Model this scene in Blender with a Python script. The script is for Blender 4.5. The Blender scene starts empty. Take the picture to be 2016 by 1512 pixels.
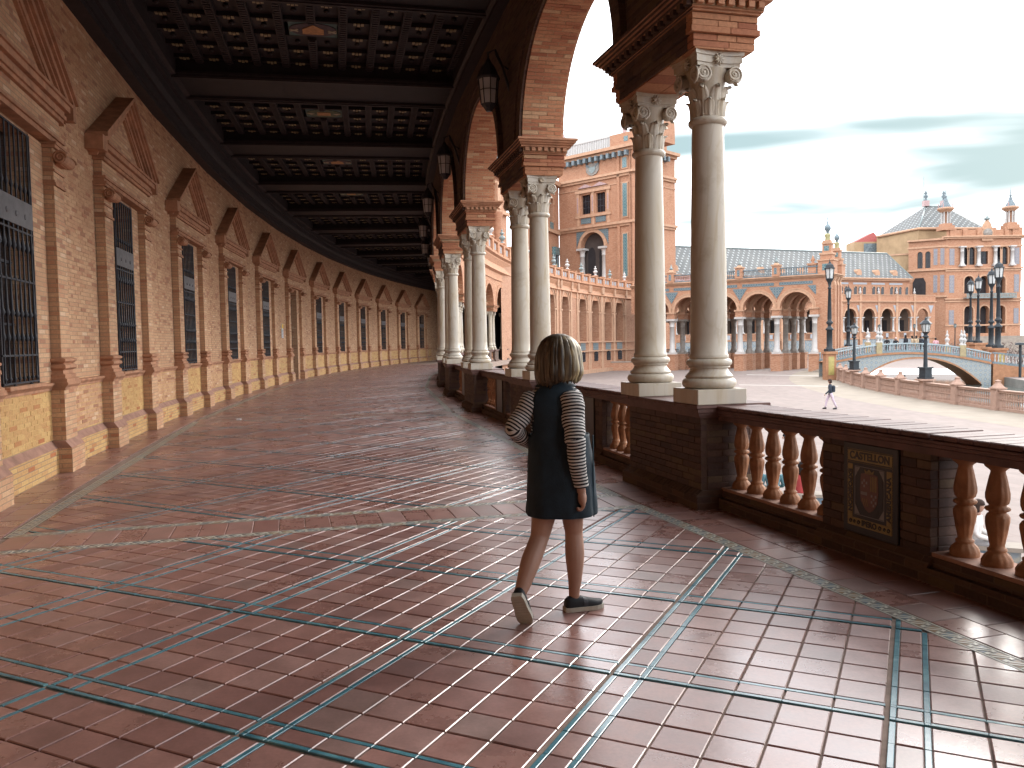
import bpy, math, random
import numpy as np
from mathutils import Matrix, Vector
random.seed(7)
PI = math.pi
sc = bpy.context.scene
COL = sc.collection

# ------------------------------------------------------------------ camera
F_PX, PITCH, ROLL, EYE = 1642.8, 0.0502, -0.0169, 1.6
_cp, _sp, _cr, _sr = math.cos(PITCH), math.sin(PITCH), math.cos(ROLL), math.sin(ROLL)
FWD = Vector((0, _cp, -_sp)); _U0 = Vector((0, _sp, _cp)); _R0 = Vector((1, 0, 0))
RGT = _cr * _R0 + _sr * _U0
UPV = -_sr * _R0 + _cr * _U0
cam_d = bpy.data.cameras.new('camera')
cam = bpy.data.objects.new('camera', cam_d); COL.objects.link(cam)
cam.matrix_world = Matrix(((RGT.x, UPV.x, -FWD.x, 0), (RGT.y, UPV.y, -FWD.y, 0), (RGT.z, UPV.z, -FWD.z, EYE), (0, 0, 0, 1)))
cam_d.sensor_width = 36; cam_d.lens = 36 * F_PX / 2016
cam_d.clip_start = 0.05; cam_d.clip_end = 3000
sc.camera = cam

# ------------------------------------------------------------------ sky, sun, exposure
SUN_EL, SUN_AZ = math.radians(25), math.radians(42)      # azimuth clockwise from +Y (straight ahead)
world = bpy.data.worlds.new('World'); sc.world = world; world.use_nodes = True
def build_world():
    nt = world.node_tree; nt.nodes.clear(); N = nt.nodes.new; L = nt.links.new
    sky = N('ShaderNodeTexSky'); sky.sky_type = 'NISHITA'; sky.sun_disc = False
    sky.sun_elevation = SUN_EL; sky.sun_rotation = SUN_AZ
    sky.air_density = 1.0; sky.dust_density = 4.0
    tc = N('ShaderNodeTexCoord'); sep = N('ShaderNodeSeparateXYZ'); L(tc.outputs['Generated'], sep.inputs[0])
    def m(op, a, b=None, clamp=False):
        n = N('ShaderNodeMath'); n.operation = op; n.use_clamp = clamp
        for i, v in enumerate((a, b)):
            if v is None: continue
            if isinstance(v, (int, float)): n.inputs[i].default_value = v
            else: L(v, n.inputs[i])
        return n.outputs[0]
    zz = m('ADD', m('MAXIMUM', sep.outputs[2], 0.0), 0.16)
    cx = m('DIVIDE', sep.outputs[0], zz); cy = m('DIVIDE', sep.outputs[1], zz)
    comb = N('ShaderNodeCombineXYZ'); L(cx, comb.inputs[0]); L(cy, comb.inputs[1])
    pr = N('ShaderNodeMapping'); pr.inputs['Rotation'].default_value = (0, 0, 0.28); L(comb.outputs[0], pr.inputs[0])
    mp = N('ShaderNodeMapping'); mp.inputs['Location'].default_value = (-5.02, -1.03, -3.9); mp.inputs['Rotation'].default_value = (0, 0, -0.28)
    mp.inputs['Scale'].default_value = (0.55, 1.15, 1); L(pr.outputs[0], mp.inputs[0])
    nz = N('ShaderNodeTexNoise'); nz.inputs['Scale'].default_value = 0.975; nz.inputs['Detail'].default_value = 4.5
    nz.inputs['Roughness'].default_value = 0.46; nz.inputs['Distortion'].default_value = 0.35; L(mp.outputs[0], nz.inputs[0])
    rp = N('ShaderNodeValToRGB'); rp.color_ramp.interpolation = 'EASE'
    rp.color_ramp.elements[0].position = 0.45; rp.color_ramp.elements[0].color = (0, 0, 0, 1)
    rp.color_ramp.elements[1].position = 0.66; rp.color_ramp.elements[1].color = (1, 1, 1, 1)
    L(nz.outputs[0], rp.inputs[0])
    white = N('ShaderNodeRGB'); white.outputs[0].default_value = (24.0, 24.2, 25.2, 1)
    # veiled blue showing between the bright clouds: Nishita sky under a thin cloud layer
    veil = N('ShaderNodeMixRGB'); veil.inputs[0].default_value = 0.975; L(sky.outputs[0], veil.inputs[1]); veil.inputs[2].default_value = (2.7, 3.75, 3.98, 1)
    mx = N('ShaderNodeMixRGB'); L(rp.outputs[0], mx.inputs[0]); L(white.outputs[0], mx.inputs[1]); L(veil.outputs[0], mx.inputs[2])
    bg = N('ShaderNodeBackground'); bg.inputs['Strength'].default_value = 0.1; L(mx.outputs[0], bg.inputs[0])
    out = N('ShaderNodeOutputWorld'); L(bg.outputs[0], out.inputs[0])
build_world()
sun_d = bpy.data.lights.new('sun', 'SUN'); sun_d.energy = 1.5; sun_d.angle = math.radians(26); sun_d.color = (1.0, 0.95, 0.88)
sun = bpy.data.objects.new('sun', sun_d); COL.objects.link(sun)
_sd = Vector((math.sin(SUN_AZ) * math.cos(SUN_EL), math.cos(SUN_AZ) * math.cos(SUN_EL), math.sin(SUN_EL)))
sun.rotation_euler = _sd.to_track_quat('Z', 'Y').to_euler(); sun.location = (30, 30, 60)
sc.view_settings.view_transform = 'Standard'; sc.view_settings.look = 'None'
sc.view_settings.exposure = 0.9; sc.view_settings.gamma = 1.0; sc.view_settings.use_curve_mapping = False
cy = sc.cycles
cy.use_denoising = True
try: cy.denoiser = 'OPENIMAGEDENOISE'
except Exception: pass
cy.max_bounces = 6; cy.diffuse_bounces = 4; cy.glossy_bounces = 3; cy.transmission_bounces = 3; cy.transparent_max_bounces = 4
cy.caustics_reflective = False; cy.caustics_refractive = False

# ------------------------------------------------------------------ geometry helpers
CX, CY = 149.8, 48.32                      # centre of the half-round plaza
def pol(a, r, z=0.0): return (CX - r * math.cos(a), CY + r * math.sin(a), z)
def pix(P):
    d = Vector(P) - Vector((0, 0, EYE)); w = d.dot(FWD)
    if w < 0.2: return None
    return (1008 + F_PX * d.dot(RGT) / w, 756 - F_PX * d.dot(UPV) / w, w)
def inframe(P, pad=40):
    p = pix(P); return p is not None and -pad < p[0] < 2016 + pad and -pad < p[1] < 1512 + pad
def at(x, y, Y):                           # a point of the real place on the line of sight, Y metres ahead
    d = FWD + (x - 1008) / F_PX * RGT - (y - 756) / F_PX * UPV
    return Vector((0, 0, EYE)) + d * (Y / d.y)

class G:
    def __init__(s): s.v = []; s.f = []; s.m = []; s.s = []
    def face(s, pts, m=0, smooth=False):
        n = len(s.v); s.v.extend([tuple(p) for p in pts]); s.f.append(tuple(range(n, n + len(pts)))); s.m.append(m); s.s.append(smooth)
    def mesh(s, vs, fs, m=0, smooth=False):
        n = len(s.v); s.v.extend([tuple(p) for p in vs])
        for f in fs: s.f.append(tuple(i + n for i in f)); s.m.append(m); s.s.append(smooth)
    def box(s, x0, x1, y0, y1, z0, z1, m=0, skip=''):
        V = [(x0,y0,z0),(x1,y0,z0),(x1,y1,z0),(x0,y1,z0),(x0,y0,z1),(x1,y0,z1),(x1,y1,z1),(x0,y1,z1)]
        F = {'b':(0,3,2,1),'t':(4,5,6,7),'f':(0,1,5,4),'k':(2,3,7,6),'l':(3,0,4,7),'r':(1,2,6,5)}
        s.mesh(V, [F[k] for k in F if k not in skip], m)
    def cbox(s, x0, x1, y0, y1, z0, z1, b=0.01, m=0):   # chamfered box
        xs, ys, zs = (x0, x1), (y0, y1), (z0, z1); V = []; idx = {}
        for i in (0, 1):
            for j in (0, 1):
                for k in (0, 1):
                    sx, sy, sz = (1 - 2 * i), (1 - 2 * j), (1 - 2 * k)
                    for ax in range(3):
                        p = [xs[i] + sx * b, ys[j] + sy * b, zs[k] + sz * b]; p[ax] = (xs[i], ys[j], zs[k])[ax]
                        idx[(i, j, k, ax)] = len(V); V.append(tuple(p))
        F = []
        for ax in range(3):
            o = [q for q in range(3) if q != ax]
            for e in (0, 1):
                r = []
                for (p, q) in ((0, 0), (1, 0), (1, 1), (0, 1)):
                    c = [0, 0, 0]; c[ax] = e; c[o[0]] = p; c[o[1]] = q; r.append(idx[(c[0], c[1], c[2], ax)])
                flip = (e == 0) ^ (ax == 1)
                F.append(tuple(r[::-1] if flip else r))
        for ax in range(3):                 # edges along ax
            o = [q for q in range(3) if q != ax]
            for p in (0, 1):
                for q in (0, 1):
                    c0 = [0, 0, 0]; c0[o[0]] = p; c0[o[1]] = q; c1 = list(c0); c1[ax] = 1
                    F.append((idx[(*c0, o[0])], idx[(*c1, o[0])], idx[(*c1, o[1])], idx[(*c0, o[1])]))
        for i in (0, 1):
            for j in (0, 1):
                for k in (0, 1): F.append((idx[(i, j, k, 0)], idx[(i, j, k, 1)], idx[(i, j, k, 2)]))
        s.mesh(V, F, m)
    def prism(s, poly, ax, a0, a1, m=0, caps=True, smooth=False):   # poly in the other two axes (in order x,y,z)
        def P(p, a):
            return (a, p[0], p[1]) if ax == 0 else (p[0], a, p[1]) if ax == 1 else (p[0], p[1], a)
        n = len(poly); V = [P(p, a0) for p in poly] + [P(p, a1) for p in poly]
        s.mesh(V, [(i, (i + 1) % n, n + (i + 1) % n, n + i) for i in range(n)], m, smooth)
        if caps: s.mesh(V, [tuple(range(n))[::-1], tuple(range(n, 2 * n))], m)
    def lathe(s, prof, n=16, c=(0, 0, 0), m=0, smooth=True, flute=None, ph=0.0, caps=True):
        V = []; F = []
        for (r, z) in prof:
            for k in range(n):
                t = 2 * PI * k / n + ph; rr = r
                if flute: rr = r * (1 + flute(z, t))
                V.append((c[0] + rr * math.cos(t), c[1] + rr * math.sin(t), c[2] + z))
        for i in range(len(prof) - 1):
            for k in range(n):
                k2 = (k + 1) % n; F.append((i * n + k, i * n + k2, (i + 1) * n + k2, (i + 1) * n + k))
        s.mesh(V, F, m, smooth)
        if caps:
            if prof[-1][0] > 1e-4: s.mesh(V[-n:], [tuple(range(n))], m)
            if prof[0][0] > 1e-4: s.mesh(V[:n], [tuple(range(n))[::-1]], m)
    def tube(s, pts, rad, n=8, m=0, smooth=True, cap=True):
        pts = [Vector(p) for p in pts]; V = []; F = []; prev = None
        for i, p in enumerate(pts):
            d = (pts[min(i + 1, len(pts) - 1)] - pts[max(i - 1, 0)]).normalized()
            if prev is None: u = d.orthogonal().normalized()
            else: u = (prev - d * prev.dot(d)).normalized()
            prev = u; w = d.cross(u); r = rad(i / (len(pts) - 1)) if callable(rad) else rad
            for k in range(n):
                t = 2 * PI * k / n; V.append(p + u * (r * math.cos(t)) + w * (r * math.sin(t)))
        for i in range(len(pts) - 1):
            for k in range(n):
                k2 = (k + 1) % n; F.append((i * n + k, i * n + k2, (i + 1) * n + k2, (i + 1) * n + k))
        if cap: F += [tuple(range(n))[::-1], tuple(range((len(pts) - 1) * n, len(pts) * n))]
        s.mesh(V, F, m, smooth)
    def sweep(s, prof, frames, m=0, closed=False, smooth=False, caps=True):   # frames: callables (u,v)->xyz
        n = len(prof); V = []; F = []
        for fr in frames: V += [fr(*p) for p in prof]
        rng = n if closed else n - 1
        for i in range(len(frames) - 1):
            for k in range(rng):
                k2 = (k + 1) % n; F.append((i * n + k, (i + 1) * n + k, (i + 1) * n + k2, i * n + k2))
        if closed and caps: F += [tuple(range(n)), tuple(range((len(frames) - 1) * n, len(frames) * n))[::-1]]
        s.mesh(V, F, m, smooth)
    def arcsweep(s, prof, a0, a1, n, m=0, closed=True, zf=None):              # prof = (radius, z) in world polar
        fr = []
        for i in range(n + 1):
            a = a0 + (a1 - a0) * i / n
            fr.append(lambda r, z, a=a: pol(a, r, z))
        s.sweep(prof, fr, m, closed)
    def add(s, o, M=None, m=None):
        vs = o.v if M is None else [tuple(M @ Vector(p)) for p in o.v]
        n = len(s.v); s.v.extend(vs)
        for f, mm, sm in zip(o.f, o.m, o.s): s.f.append(tuple(i + n for i in f)); s.m.append(mm if m is None else m); s.s.append(sm)
    def data(s, name, mats):
        me = bpy.data.meshes.new(name); me.from_pydata(s.v, [], s.f)
        if not isinstance(mats, (list, tuple)): mats = [mats]
        for q in mats: me.materials.append(q)
        nf = len(s.f)
        me.polygons.foreach_set('material_index', np.array(s.m, dtype=np.int32))
        me.polygons.foreach_set('use_smooth', np.array(s.s, dtype=bool))
        nv = len(me.vertices)
        if nf:
            co = np.empty(nv * 3, dtype=np.float32); me.vertices.foreach_get('co', co); co = co.reshape(-1, 3)
            nl = len(me.loops); li = np.empty(nl, dtype=np.int32); me.loops.foreach_get('vertex_index', li)
            no = np.empty(nf * 3, dtype=np.float32); me.polygons.foreach_get('normal', no); no = np.abs(no.reshape(-1, 3))
            lt = np.empty(nf, dtype=np.int32); me.polygons.foreach_get('loop_total', lt)
            ln = np.repeat(no, lt, axis=0); p = co[li]
            uv = np.where((ln[:, 2:3] > 0.75), p[:, [0, 1]], np.where(ln[:, 0:1] > ln[:, 1:2], p[:, [1, 2]], p[:, [0, 2]]))
            lay = me.uv_layers.new(name='UVMap'); lay.data.foreach_set('uv', uv.astype(np.float32).ravel())
        me.update(); return me

def link(name, me, parent=None, loc=(0, 0, 0), rz=0.0):
    o = bpy.data.objects.new(name, me); COL.objects.link(o)
    if parent is not None: o.parent = parent
    o.location = loc; o.rotation_euler = (0, 0, rz); return o
def thing(name, label, cat, loc=(0, 0, 0), rz=0.0, group=None, me=None):
    o = link(name, me, None, loc, rz); o['label'] = label; o['category'] = cat
    if group: o['group'] = group
    return o
def wpart(name, g, mats, parent):          # a part whose mesh is given in world coordinates
    return link(name, g.data(name, mats), parent, tuple(-c for c in parent.location))
def part(name, g, mats, parent, loc=(0, 0, 0), rz=0.0):
    return link(name, g.data(name, mats) if isinstance(g, G) else g, parent, loc, rz)
def stuff(o): o['kind'] = 'stuff'; return o

# ------------------------------------------------------------------ materials
class NT:
    def __init__(s, name):
        s.mat = bpy.data.materials.new(name); s.mat.use_nodes = True; s.nt = s.mat.node_tree; s.nt.nodes.clear()
        s.out = s.N('ShaderNodeOutputMaterial'); s.b = s.N('ShaderNodeBsdfPrincipled'); s.L(s.b.outputs[0], s.out.inputs[0])
        s.b.inputs['Specular IOR Level'].default_value = 0.3
    def N(s, t): return s.nt.nodes.new(t)
    def L(s, a, b): s.nt.links.new(a, b)
    def set(s, inp, v):
        if isinstance(v, (int, float)): inp.default_value = v
        elif isinstance(v, (tuple, list)): inp.default_value = (*v, 1.0) if len(v) == 3 and inp.type == 'RGBA' else v
        else: s.L(v, inp)
    def math(s, op, a, b=None, c=None, clamp=False):
        n = s.N('ShaderNodeMath'); n.operation = op; n.use_clamp = clamp
        for i, v in enumerate((a, b, c)):
            if v is not None: s.set(n.inputs[i], v)
        return n.outputs[0]
    def mix(s, f, a, b, mode='MIX'):
        n = s.N('ShaderNodeMixRGB'); n.blend_type = mode; s.set(n.inputs[0], f); s.set(n.inputs[1], a); s.set(n.inputs[2], b); return n.outputs[0]
    def ramp(s, f, stops, interp='LINEAR'):
        n = s.N('ShaderNodeValToRGB'); cr = n.color_ramp; cr.interpolation = interp
        while len(cr.elements) < len(stops): cr.elements.new(0.5)
        for e, (p, c) in zip(cr.elements, stops): e.position = p; e.color = (*c, 1) if len(c) == 3 else c
        s.L(f, n.inputs[0]); return n.outputs[0]
    def pos(s): return s.N('ShaderNodeNewGeometry').outputs['Position']
    def objc(s): return s.N('ShaderNodeTexCoord').outputs['Object']
    def uv(s): return s.N('ShaderNodeTexCoord').outputs['UV']
    def map(s, v, scale=(1, 1, 1), loc=(0, 0, 0), rot=(0, 0, 0)):
        n = s.N('ShaderNodeMapping'); s.L(v, n.inputs[0]); n.inputs['Scale'].default_value = scale; n.inputs['Location'].default_value = loc; n.inputs['Rotation'].default_value = rot; return n.outputs[0]
    def noise(s, v, scale, detail=3, rough=0.55, dist=0.0, col=False):
        n = s.N('ShaderNodeTexNoise'); n.inputs['Scale'].default_value = scale; n.inputs['Detail'].default_value = detail; n.inputs['Roughness'].default_value = rough; n.inputs['Distortion'].default_value = dist
        s.L(v, n.inputs[0]); return n.outputs[1 if col else 0]
    def sep(s, v): n = s.N('ShaderNodeSeparateXYZ'); s.L(v, n.inputs[0]); return n.outputs
    def comb(s, x, y, z=0.0):
        n = s.N('ShaderNodeCombineXYZ'); s.set(n.inputs[0], x); s.set(n.inputs[1], y); s.set(n.inputs[2], z); return n.outputs[0]
    def white(s, v): n = s.N('ShaderNodeTexWhiteNoise'); n.noise_dimensions = '3D'; s.L(v, n.inputs['Vector']); return n.outputs['Value']
    def island(s): return s.N('ShaderNodeNewGeometry').outputs['Random Per Island']
    def objrand(s): return s.N('ShaderNodeObjectInfo').outputs['Random']
    def bump(s, h, strength=0.3, dist=0.01):
        n = s.N('ShaderNodeBump'); n.inputs['Strength'].default_value = strength; n.inputs['Distance'].default_value = dist; s.L(h, n.inputs['Height']); s.L(n.outputs[0], s.b.inputs['Normal'])
    def fin(s, col, rough=0.6, metal=0.0, spec=None):
        s.set(s.b.inputs['Base Color'], col); s.set(s.b.inputs['Roughness'], rough); s.b.inputs['Metallic'].default_value = metal
        if spec is not None: s.b.inputs['Specular IOR Level'].default_value = spec
        return s.mat
def sc_(c, k): return tuple(min(1.0, q * k) for q in c)
def M_plain(name, col, rough=0.6, amt=0.25, scale=3.0, metal=0.0, bump=0.0, bscale=40.0, spec=None):
    t = NT(name); p = t.pos()
    n = t.noise(p, scale, 4, 0.6)
    c = t.ramp(n, [(0.25, sc_(col, 1 - amt)), (0.75, sc_(col, 1 + amt))])
    if bump: t.bump(t.noise(p, bscale, 3, 0.6), bump, 0.01)
    return t.fin(c, rough, metal, spec)
def bricks_nodes(t, w, h, mortar=0.010):
    u, v, _ = t.sep(t.uv())
    row = t.math('FLOOR', t.math('DIVIDE', v, h))
    uu = t.math('ADD', t.math('DIVIDE', u, w), t.math('MULTIPLY', t.math('MODULO', t.math('ABSOLUTE', row), 2.0), 0.5))
    cid = t.math('FLOOR', uu)
    rnd = t.white(t.comb(cid, row, 3.7))
    fu = t.math('MULTIPLY', t.math('FRACT', uu), w); fv = t.math('SUBTRACT', v, t.math('MULTIPLY', row, h))
    e = t.math('MINIMUM', t.math('MINIMUM', fu, t.math('SUBTRACT', w, fu)), t.math('MINIMUM', fv, t.math('SUBTRACT', h, fv)))
    face = t.math('DIVIDE', t.math('SUBTRACT', e, mortar * 0.25), mortar * 0.5, clamp=True)
    return rnd, face
SANDY = [(0.0, (0.55, 0.325, 0.19)), (0.08, (0.40, 0.20, 0.12)), (0.15, (0.54, 0.31, 0.18)), (0.40, (0.58, 0.35, 0.205)), (0.62, (0.61, 0.38, 0.225)), (0.78, (0.53, 0.285, 0.165)), (0.90, (0.66, 0.455, 0.30)), (0.95, (0.45, 0.215, 0.125))]
ORANGE = [(0.0, (0.40, 0.185, 0.10)), (0.25, (0.35, 0.145, 0.08)), (0.45, (0.43, 0.21, 0.115)), (0.65, (0.38, 0.16, 0.085)), (0.82, (0.47, 0.29, 0.17)), (0.93, (0.29, 0.11, 0.06))]
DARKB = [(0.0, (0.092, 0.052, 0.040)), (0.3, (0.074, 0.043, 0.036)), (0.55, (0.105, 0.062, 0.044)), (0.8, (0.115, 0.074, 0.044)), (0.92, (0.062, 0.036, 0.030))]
YELLOW = [(0.0, (0.58, 0.36, 0.15)), (0.3, (0.62, 0.40, 0.17)), (0.6, (0.56, 0.33, 0.14)), (0.86, (0.50, 0.24, 0.10)), (0.94, (0.45, 0.17, 0.07))]
def M_brick(name, pal, w=0.25, h=0.06, mortar=(0.36, 0.25, 0.16), bump=0.5, dirt=0.3, mw=0.010):
    t = NT(name); rnd, face = bricks_nodes(t, w, h, mw)
    c = t.ramp(rnd, pal, 'CONSTANT'); p = t.pos()
    n = t.noise(p, 0.9, 5, 0.65); n2 = t.noise(p, 38, 3, 0.6)
    c = t.mix(1.0, c, t.ramp(n2, [(0.3, (0.86,) * 3), (0.7, (1.1,) * 3)]), 'MULTIPLY')
    c = t.mix(t.math('MULTIPLY', t.ramp(n, [(0.5, (0,) * 3), (0.75, (1,) * 3)]), dirt), c, t.mix(1.0, c, (0.62, 0.55, 0.48), 'MULTIPLY'))
    c = t.mix(face, mortar, c)
    t.bump(t.math('ADD', face, t.math('MULTIPLY', n2, 0.25)), bump, 0.006)
    return t.fin(c, 0.85)
def M_brickpiece(name, pal, per='object', rough=0.85, bump=0.25, dirt=0.3):
    t = NT(name)
    r = t.objrand() if per == 'object' else t.island()
    c = t.ramp(r, pal, 'CONSTANT'); p = t.pos(); n2 = t.noise(p, 38, 3, 0.6); n = t.noise(p, 0.9, 5, 0.65)
    c = t.mix(1.0, c, t.ramp(n2, [(0.3, (0.8,) * 3), (0.7, (1.12,) * 3)]), 'MULTIPLY')
    c = t.mix(t.math('MULTIPLY', t.ramp(n, [(0.5, (0,) * 3), (0.75, (1,) * 3)]), dirt), c, t.mix(1.0, c, (0.62, 0.55, 0.48), 'MULTIPLY'))
    t.bump(n2, bump, 0.004)
    return t.fin(c, rough)
MORT = M_plain('mortar', (0.34, 0.24, 0.15), 0.95, 0.2, 8)
MORTD = M_plain('dark_mortar', (0.10, 0.065, 0.05), 0.95, 0.2, 8)
B_SANDY = M_brick('sandy_brickwork', SANDY)
B_SANDYP = M_brickpiece('sandy_brick_piece', SANDY, 'object'); B_SANDYI = M_brickpiece('sandy_brick_pieces', SANDY, 'island')
B_YELP = M_brickpiece('yellow_brick_piece', YELLOW, 'object'); B_YELI = M_brickpiece('yellow_brick_pieces', YELLOW, 'island')
B_YEL = M_brick('yellow_brickwork', YELLOW, 0.25, 0.06)
B_OR = M_brick('orange_brickwork', ORANGE, 0.25, 0.06, (0.40, 0.27, 0.18))
B_ORP = M_brickpiece('orange_brick_piece', ORANGE, 'object'); B_ORI = M_brickpiece('orange_brick_pieces', ORANGE, 'island')
B_DK = M_brick('dark_and_shade_brickwork', DARKB, 0.25, 0.062, (0.11, 0.075, 0.055))  # balustrade's own colour; on the arcade's gallery side it paints shade
B_DKP = M_brickpiece('dark_brick_piece', DARKB, 'object', 0.7); B_DKI = M_brickpiece('dark_and_shade_brick_pieces', DARKB, 'island', 0.7)  # balustrade's own colour; on the imposts' gallery side both paint shade
SLOPE = M_plain('purple_brick_slope', (0.34, 0.19, 0.14), 0.85, 0.3, 6, bump=0.2)
MOULD = M_plain('terracotta_moulding', (0.42, 0.215, 0.125), 0.8, 0.35, 5, bump=0.25, bscale=30)
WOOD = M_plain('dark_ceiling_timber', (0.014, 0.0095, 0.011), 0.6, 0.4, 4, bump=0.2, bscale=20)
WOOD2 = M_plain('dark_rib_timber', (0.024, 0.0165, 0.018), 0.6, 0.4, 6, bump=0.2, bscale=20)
GILT = M_plain('worn_gilding', (0.30, 0.24, 0.14), 0.45, 0.4, 20)
IRON = M_plain('wrought_iron', (0.035, 0.035, 0.042), 0.5, 0.4, 20, bump=0.3, bscale=60)
IRONP = M_plain('iron_plate', (0.13, 0.125, 0.13), 0.5, 0.3, 10)
DARKGL = M_plain('dark_window_glass', (0.012, 0.012, 0.016), 0.15, 0.3, 2, spec=0.5)
VOID = M_plain('dark_interior', (0.03, 0.026, 0.028), 0.9, 0.3, 1)
def M_marble():
    t = NT('cream_marble'); p = t.pos(); o = t.objc()
    r = t.objrand()
    pp = t.N('ShaderNodeVectorMath'); pp.operation = 'ADD'; t.L(p, pp.inputs[0]); t.L(t.comb(t.math('MULTIPLY', r, 7.0), t.math('MULTIPLY', r, 13.0), t.math('MULTIPLY', r, 3.0)), pp.inputs[1])
    n = t.noise(t.map(pp.outputs[0], (3.2, 3.2, 0.35)), 1.6, 5, 0.55, 1.2)
    c = t.ramp(n, [(0.28, (0.37, 0.30, 0.20)), (0.42, (0.44, 0.38, 0.29)), (0.55, (0.46, 0.415, 0.345)), (0.75, (0.40, 0.37, 0.32))])
    v = t.noise(t.map(pp.outputs[0], (1.6, 1.6, 0.5)), 1.3, 3, 0.5, 1.6)
    vein = t.ramp(v, [(0.46, (0,) * 3), (0.5, (1,) * 3), (0.54, (0,) * 3)])
    c = t.mix(t.math('MULTIPLY', vein, 0.22), c, (0.28, 0.19, 0.09))
    d = t.noise(pp.outputs[0], 2.2, 5, 0.7)
    c = t.mix(t.math('MULTIPLY', t.ramp(d, [(0.56, (0,) * 3), (0.76, (1,) * 3)]), 0.55), c, (0.22, 0.155, 0.085))
    t.bump(t.noise(p, 60, 3, 0.6), 0.12, 0.004)
    return t.fin(c, 0.42, 0, 0.4)
MARB = M_marble()
# ------------------------------------------------------------------ gallery floor
def M_tile(per):
    t = NT('terracotta_floor_tile_' + per); r = t.objrand() if per == 'object' else t.island(); p = t.pos()
    c = t.ramp(r, [(0.0, (0.285, 0.145, 0.122)), (0.2, (0.31, 0.160, 0.136)), (0.45, (0.265, 0.130, 0.112)), (0.65, (0.305, 0.168, 0.146)), (0.85, (0.225, 0.112, 0.098)), (0.95, (0.245, 0.145, 0.126))], 'CONSTANT')
    n = t.noise(p, 6, 5, 0.65); n2 = t.noise(p, 55, 3, 0.6); st = t.noise(p, 2.1, 4, 0.7, 0.8)
    c = t.mix(1.0, c, t.ramp(n, [(0.3, (0.78,) * 3), (0.7, (1.2,) * 3)]), 'MULTIPLY')
    c = t.mix(1.0, c, t.ramp(n2, [(0.25, (0.85,) * 3), (0.75, (1.12,) * 3)]), 'MULTIPLY')
    c = t.mix(t.ramp(st, [(0.60, (0,) * 3), (0.72, (0.5,) * 3)]), c, (0.17, 0.045, 0.032))
    ro = t.ramp(t.math('ADD', t.math('MULTIPLY', n, 0.6), t.math('MULTIPLY', r, 0.4)), [(0.25, (0.24,) * 3), (0.75, (0.42,) * 3)])
    t.bump(t.math('ADD', t.math('MULTIPLY', n, 1.0), t.math('MULTIPLY', n2, 0.25)), 0.16, 0.006)
    t.b.inputs['IOR'].default_value = 1.6; return t.fin(c, ro, 0, 1.0)
TILE_O, TILE_I = M_tile('object'), M_tile('island')
TEAL = NT('teal_glaze'); _p = TEAL.pos()
TEAL = TEAL.fin(TEAL.ramp(TEAL.noise(_p, 9, 4, 0.6), [(0.3, (0.05, 0.15, 0.20)), (0.55, (0.085, 0.225, 0.27)), (0.72, (0.16, 0.34, 0.37))]), 0.25, 0, 0.9)
GROUT = M_plain('floor_grout', (0.27, 0.20, 0.165), 0.9, 0.35, 9)
MZ_W = M_plain('mosaic_white', (0.62, 0.60, 0.52), 0.35, 0.2, 20, spec=0.5)
MZ_D = M_plain('mosaic_dark', (0.20, 0.175, 0.15), 0.4, 0.4, 14, spec=0.5)
MZ_B = M_plain('mosaic_blue', (0.10, 0.15, 0.19), 0.35, 0.4, 9, spec=0.5)
MZ_O = M_plain('mosaic_ochre', (0.27, 0.16, 0.07), 0.4, 0.35, 9, spec=0.5)

floor = link('gallery_floor', None); floor['kind'] = 'structure'
g = G(); g.arcsweep([(152.6, -0.010), (160.9, -0.010), (160.9, -0.4), (152.6, -0.4)], -0.42, 0.34, 80)
wpart('floor_bed', g, GROUT, floor)

def clip(poly, nx, ny, d):                  # keep nx*x+ny*y <= d
    out = []
    for i in range(len(poly)):
        p, q = poly[i], poly[(i + 1) % len(poly)]
        a, b = nx * p[0] + ny * p[1] - d, nx * q[0] + ny * q[1] - d
        if a <= 0: out.append(p)
        if (a < 0 < b) or (b < 0 < a):
            t = a / (a - b); out.append((p[0] + t * (q[0] - p[0]), p[1] + t * (q[1] - p[1])))
    return out
def area(p): return 0.5 * abs(sum(p[i][0] * p[(i + 1) % len(p)][1] - p[(i + 1) % len(p)][0] * p[i][1] for i in range(len(p))))
def ccw(p):
    s = sum(p[i][0] * p[(i + 1) % len(p)][1] - p[(i + 1) % len(p)][0] * p[i][1] for i in range(len(p)))
    return p if s > 0 else p[::-1]
def inset(p, d):
    n = len(p); L = []
    for i in range(n):
        a, b = p[i], p[(i + 1) % n]; dx, dy = b[0] - a[0], b[1] - a[1]; l = math.hypot(dx, dy)
        L.append((-dy / l, dx / l, (-dy * a[0] + dx * a[1]) / l + d))
    out = []
    for i in range(n):
        A, B = L[i - 1], L[i]; det = A[0] * B[1] - A[1] * B[0]
        if abs(det) < 1e-6: out.append(p[i]); continue
        out.append(((A[2] * B[1] - A[1] * B[2]) / det, (A[0] * B[2] - A[2] * B[0]) / det))
    return out
def clean(p):
    out = []
    for q in p:
        if not out or math.hypot(q[0] - out[-1][0], q[1] - out[-1][1]) > 0.004: out.append(q)
    if len(out) > 2 and math.hypot(out[0][0] - out[-1][0], out[0][1] - out[-1][1]) < 0.004: out.pop()
    return out
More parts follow.
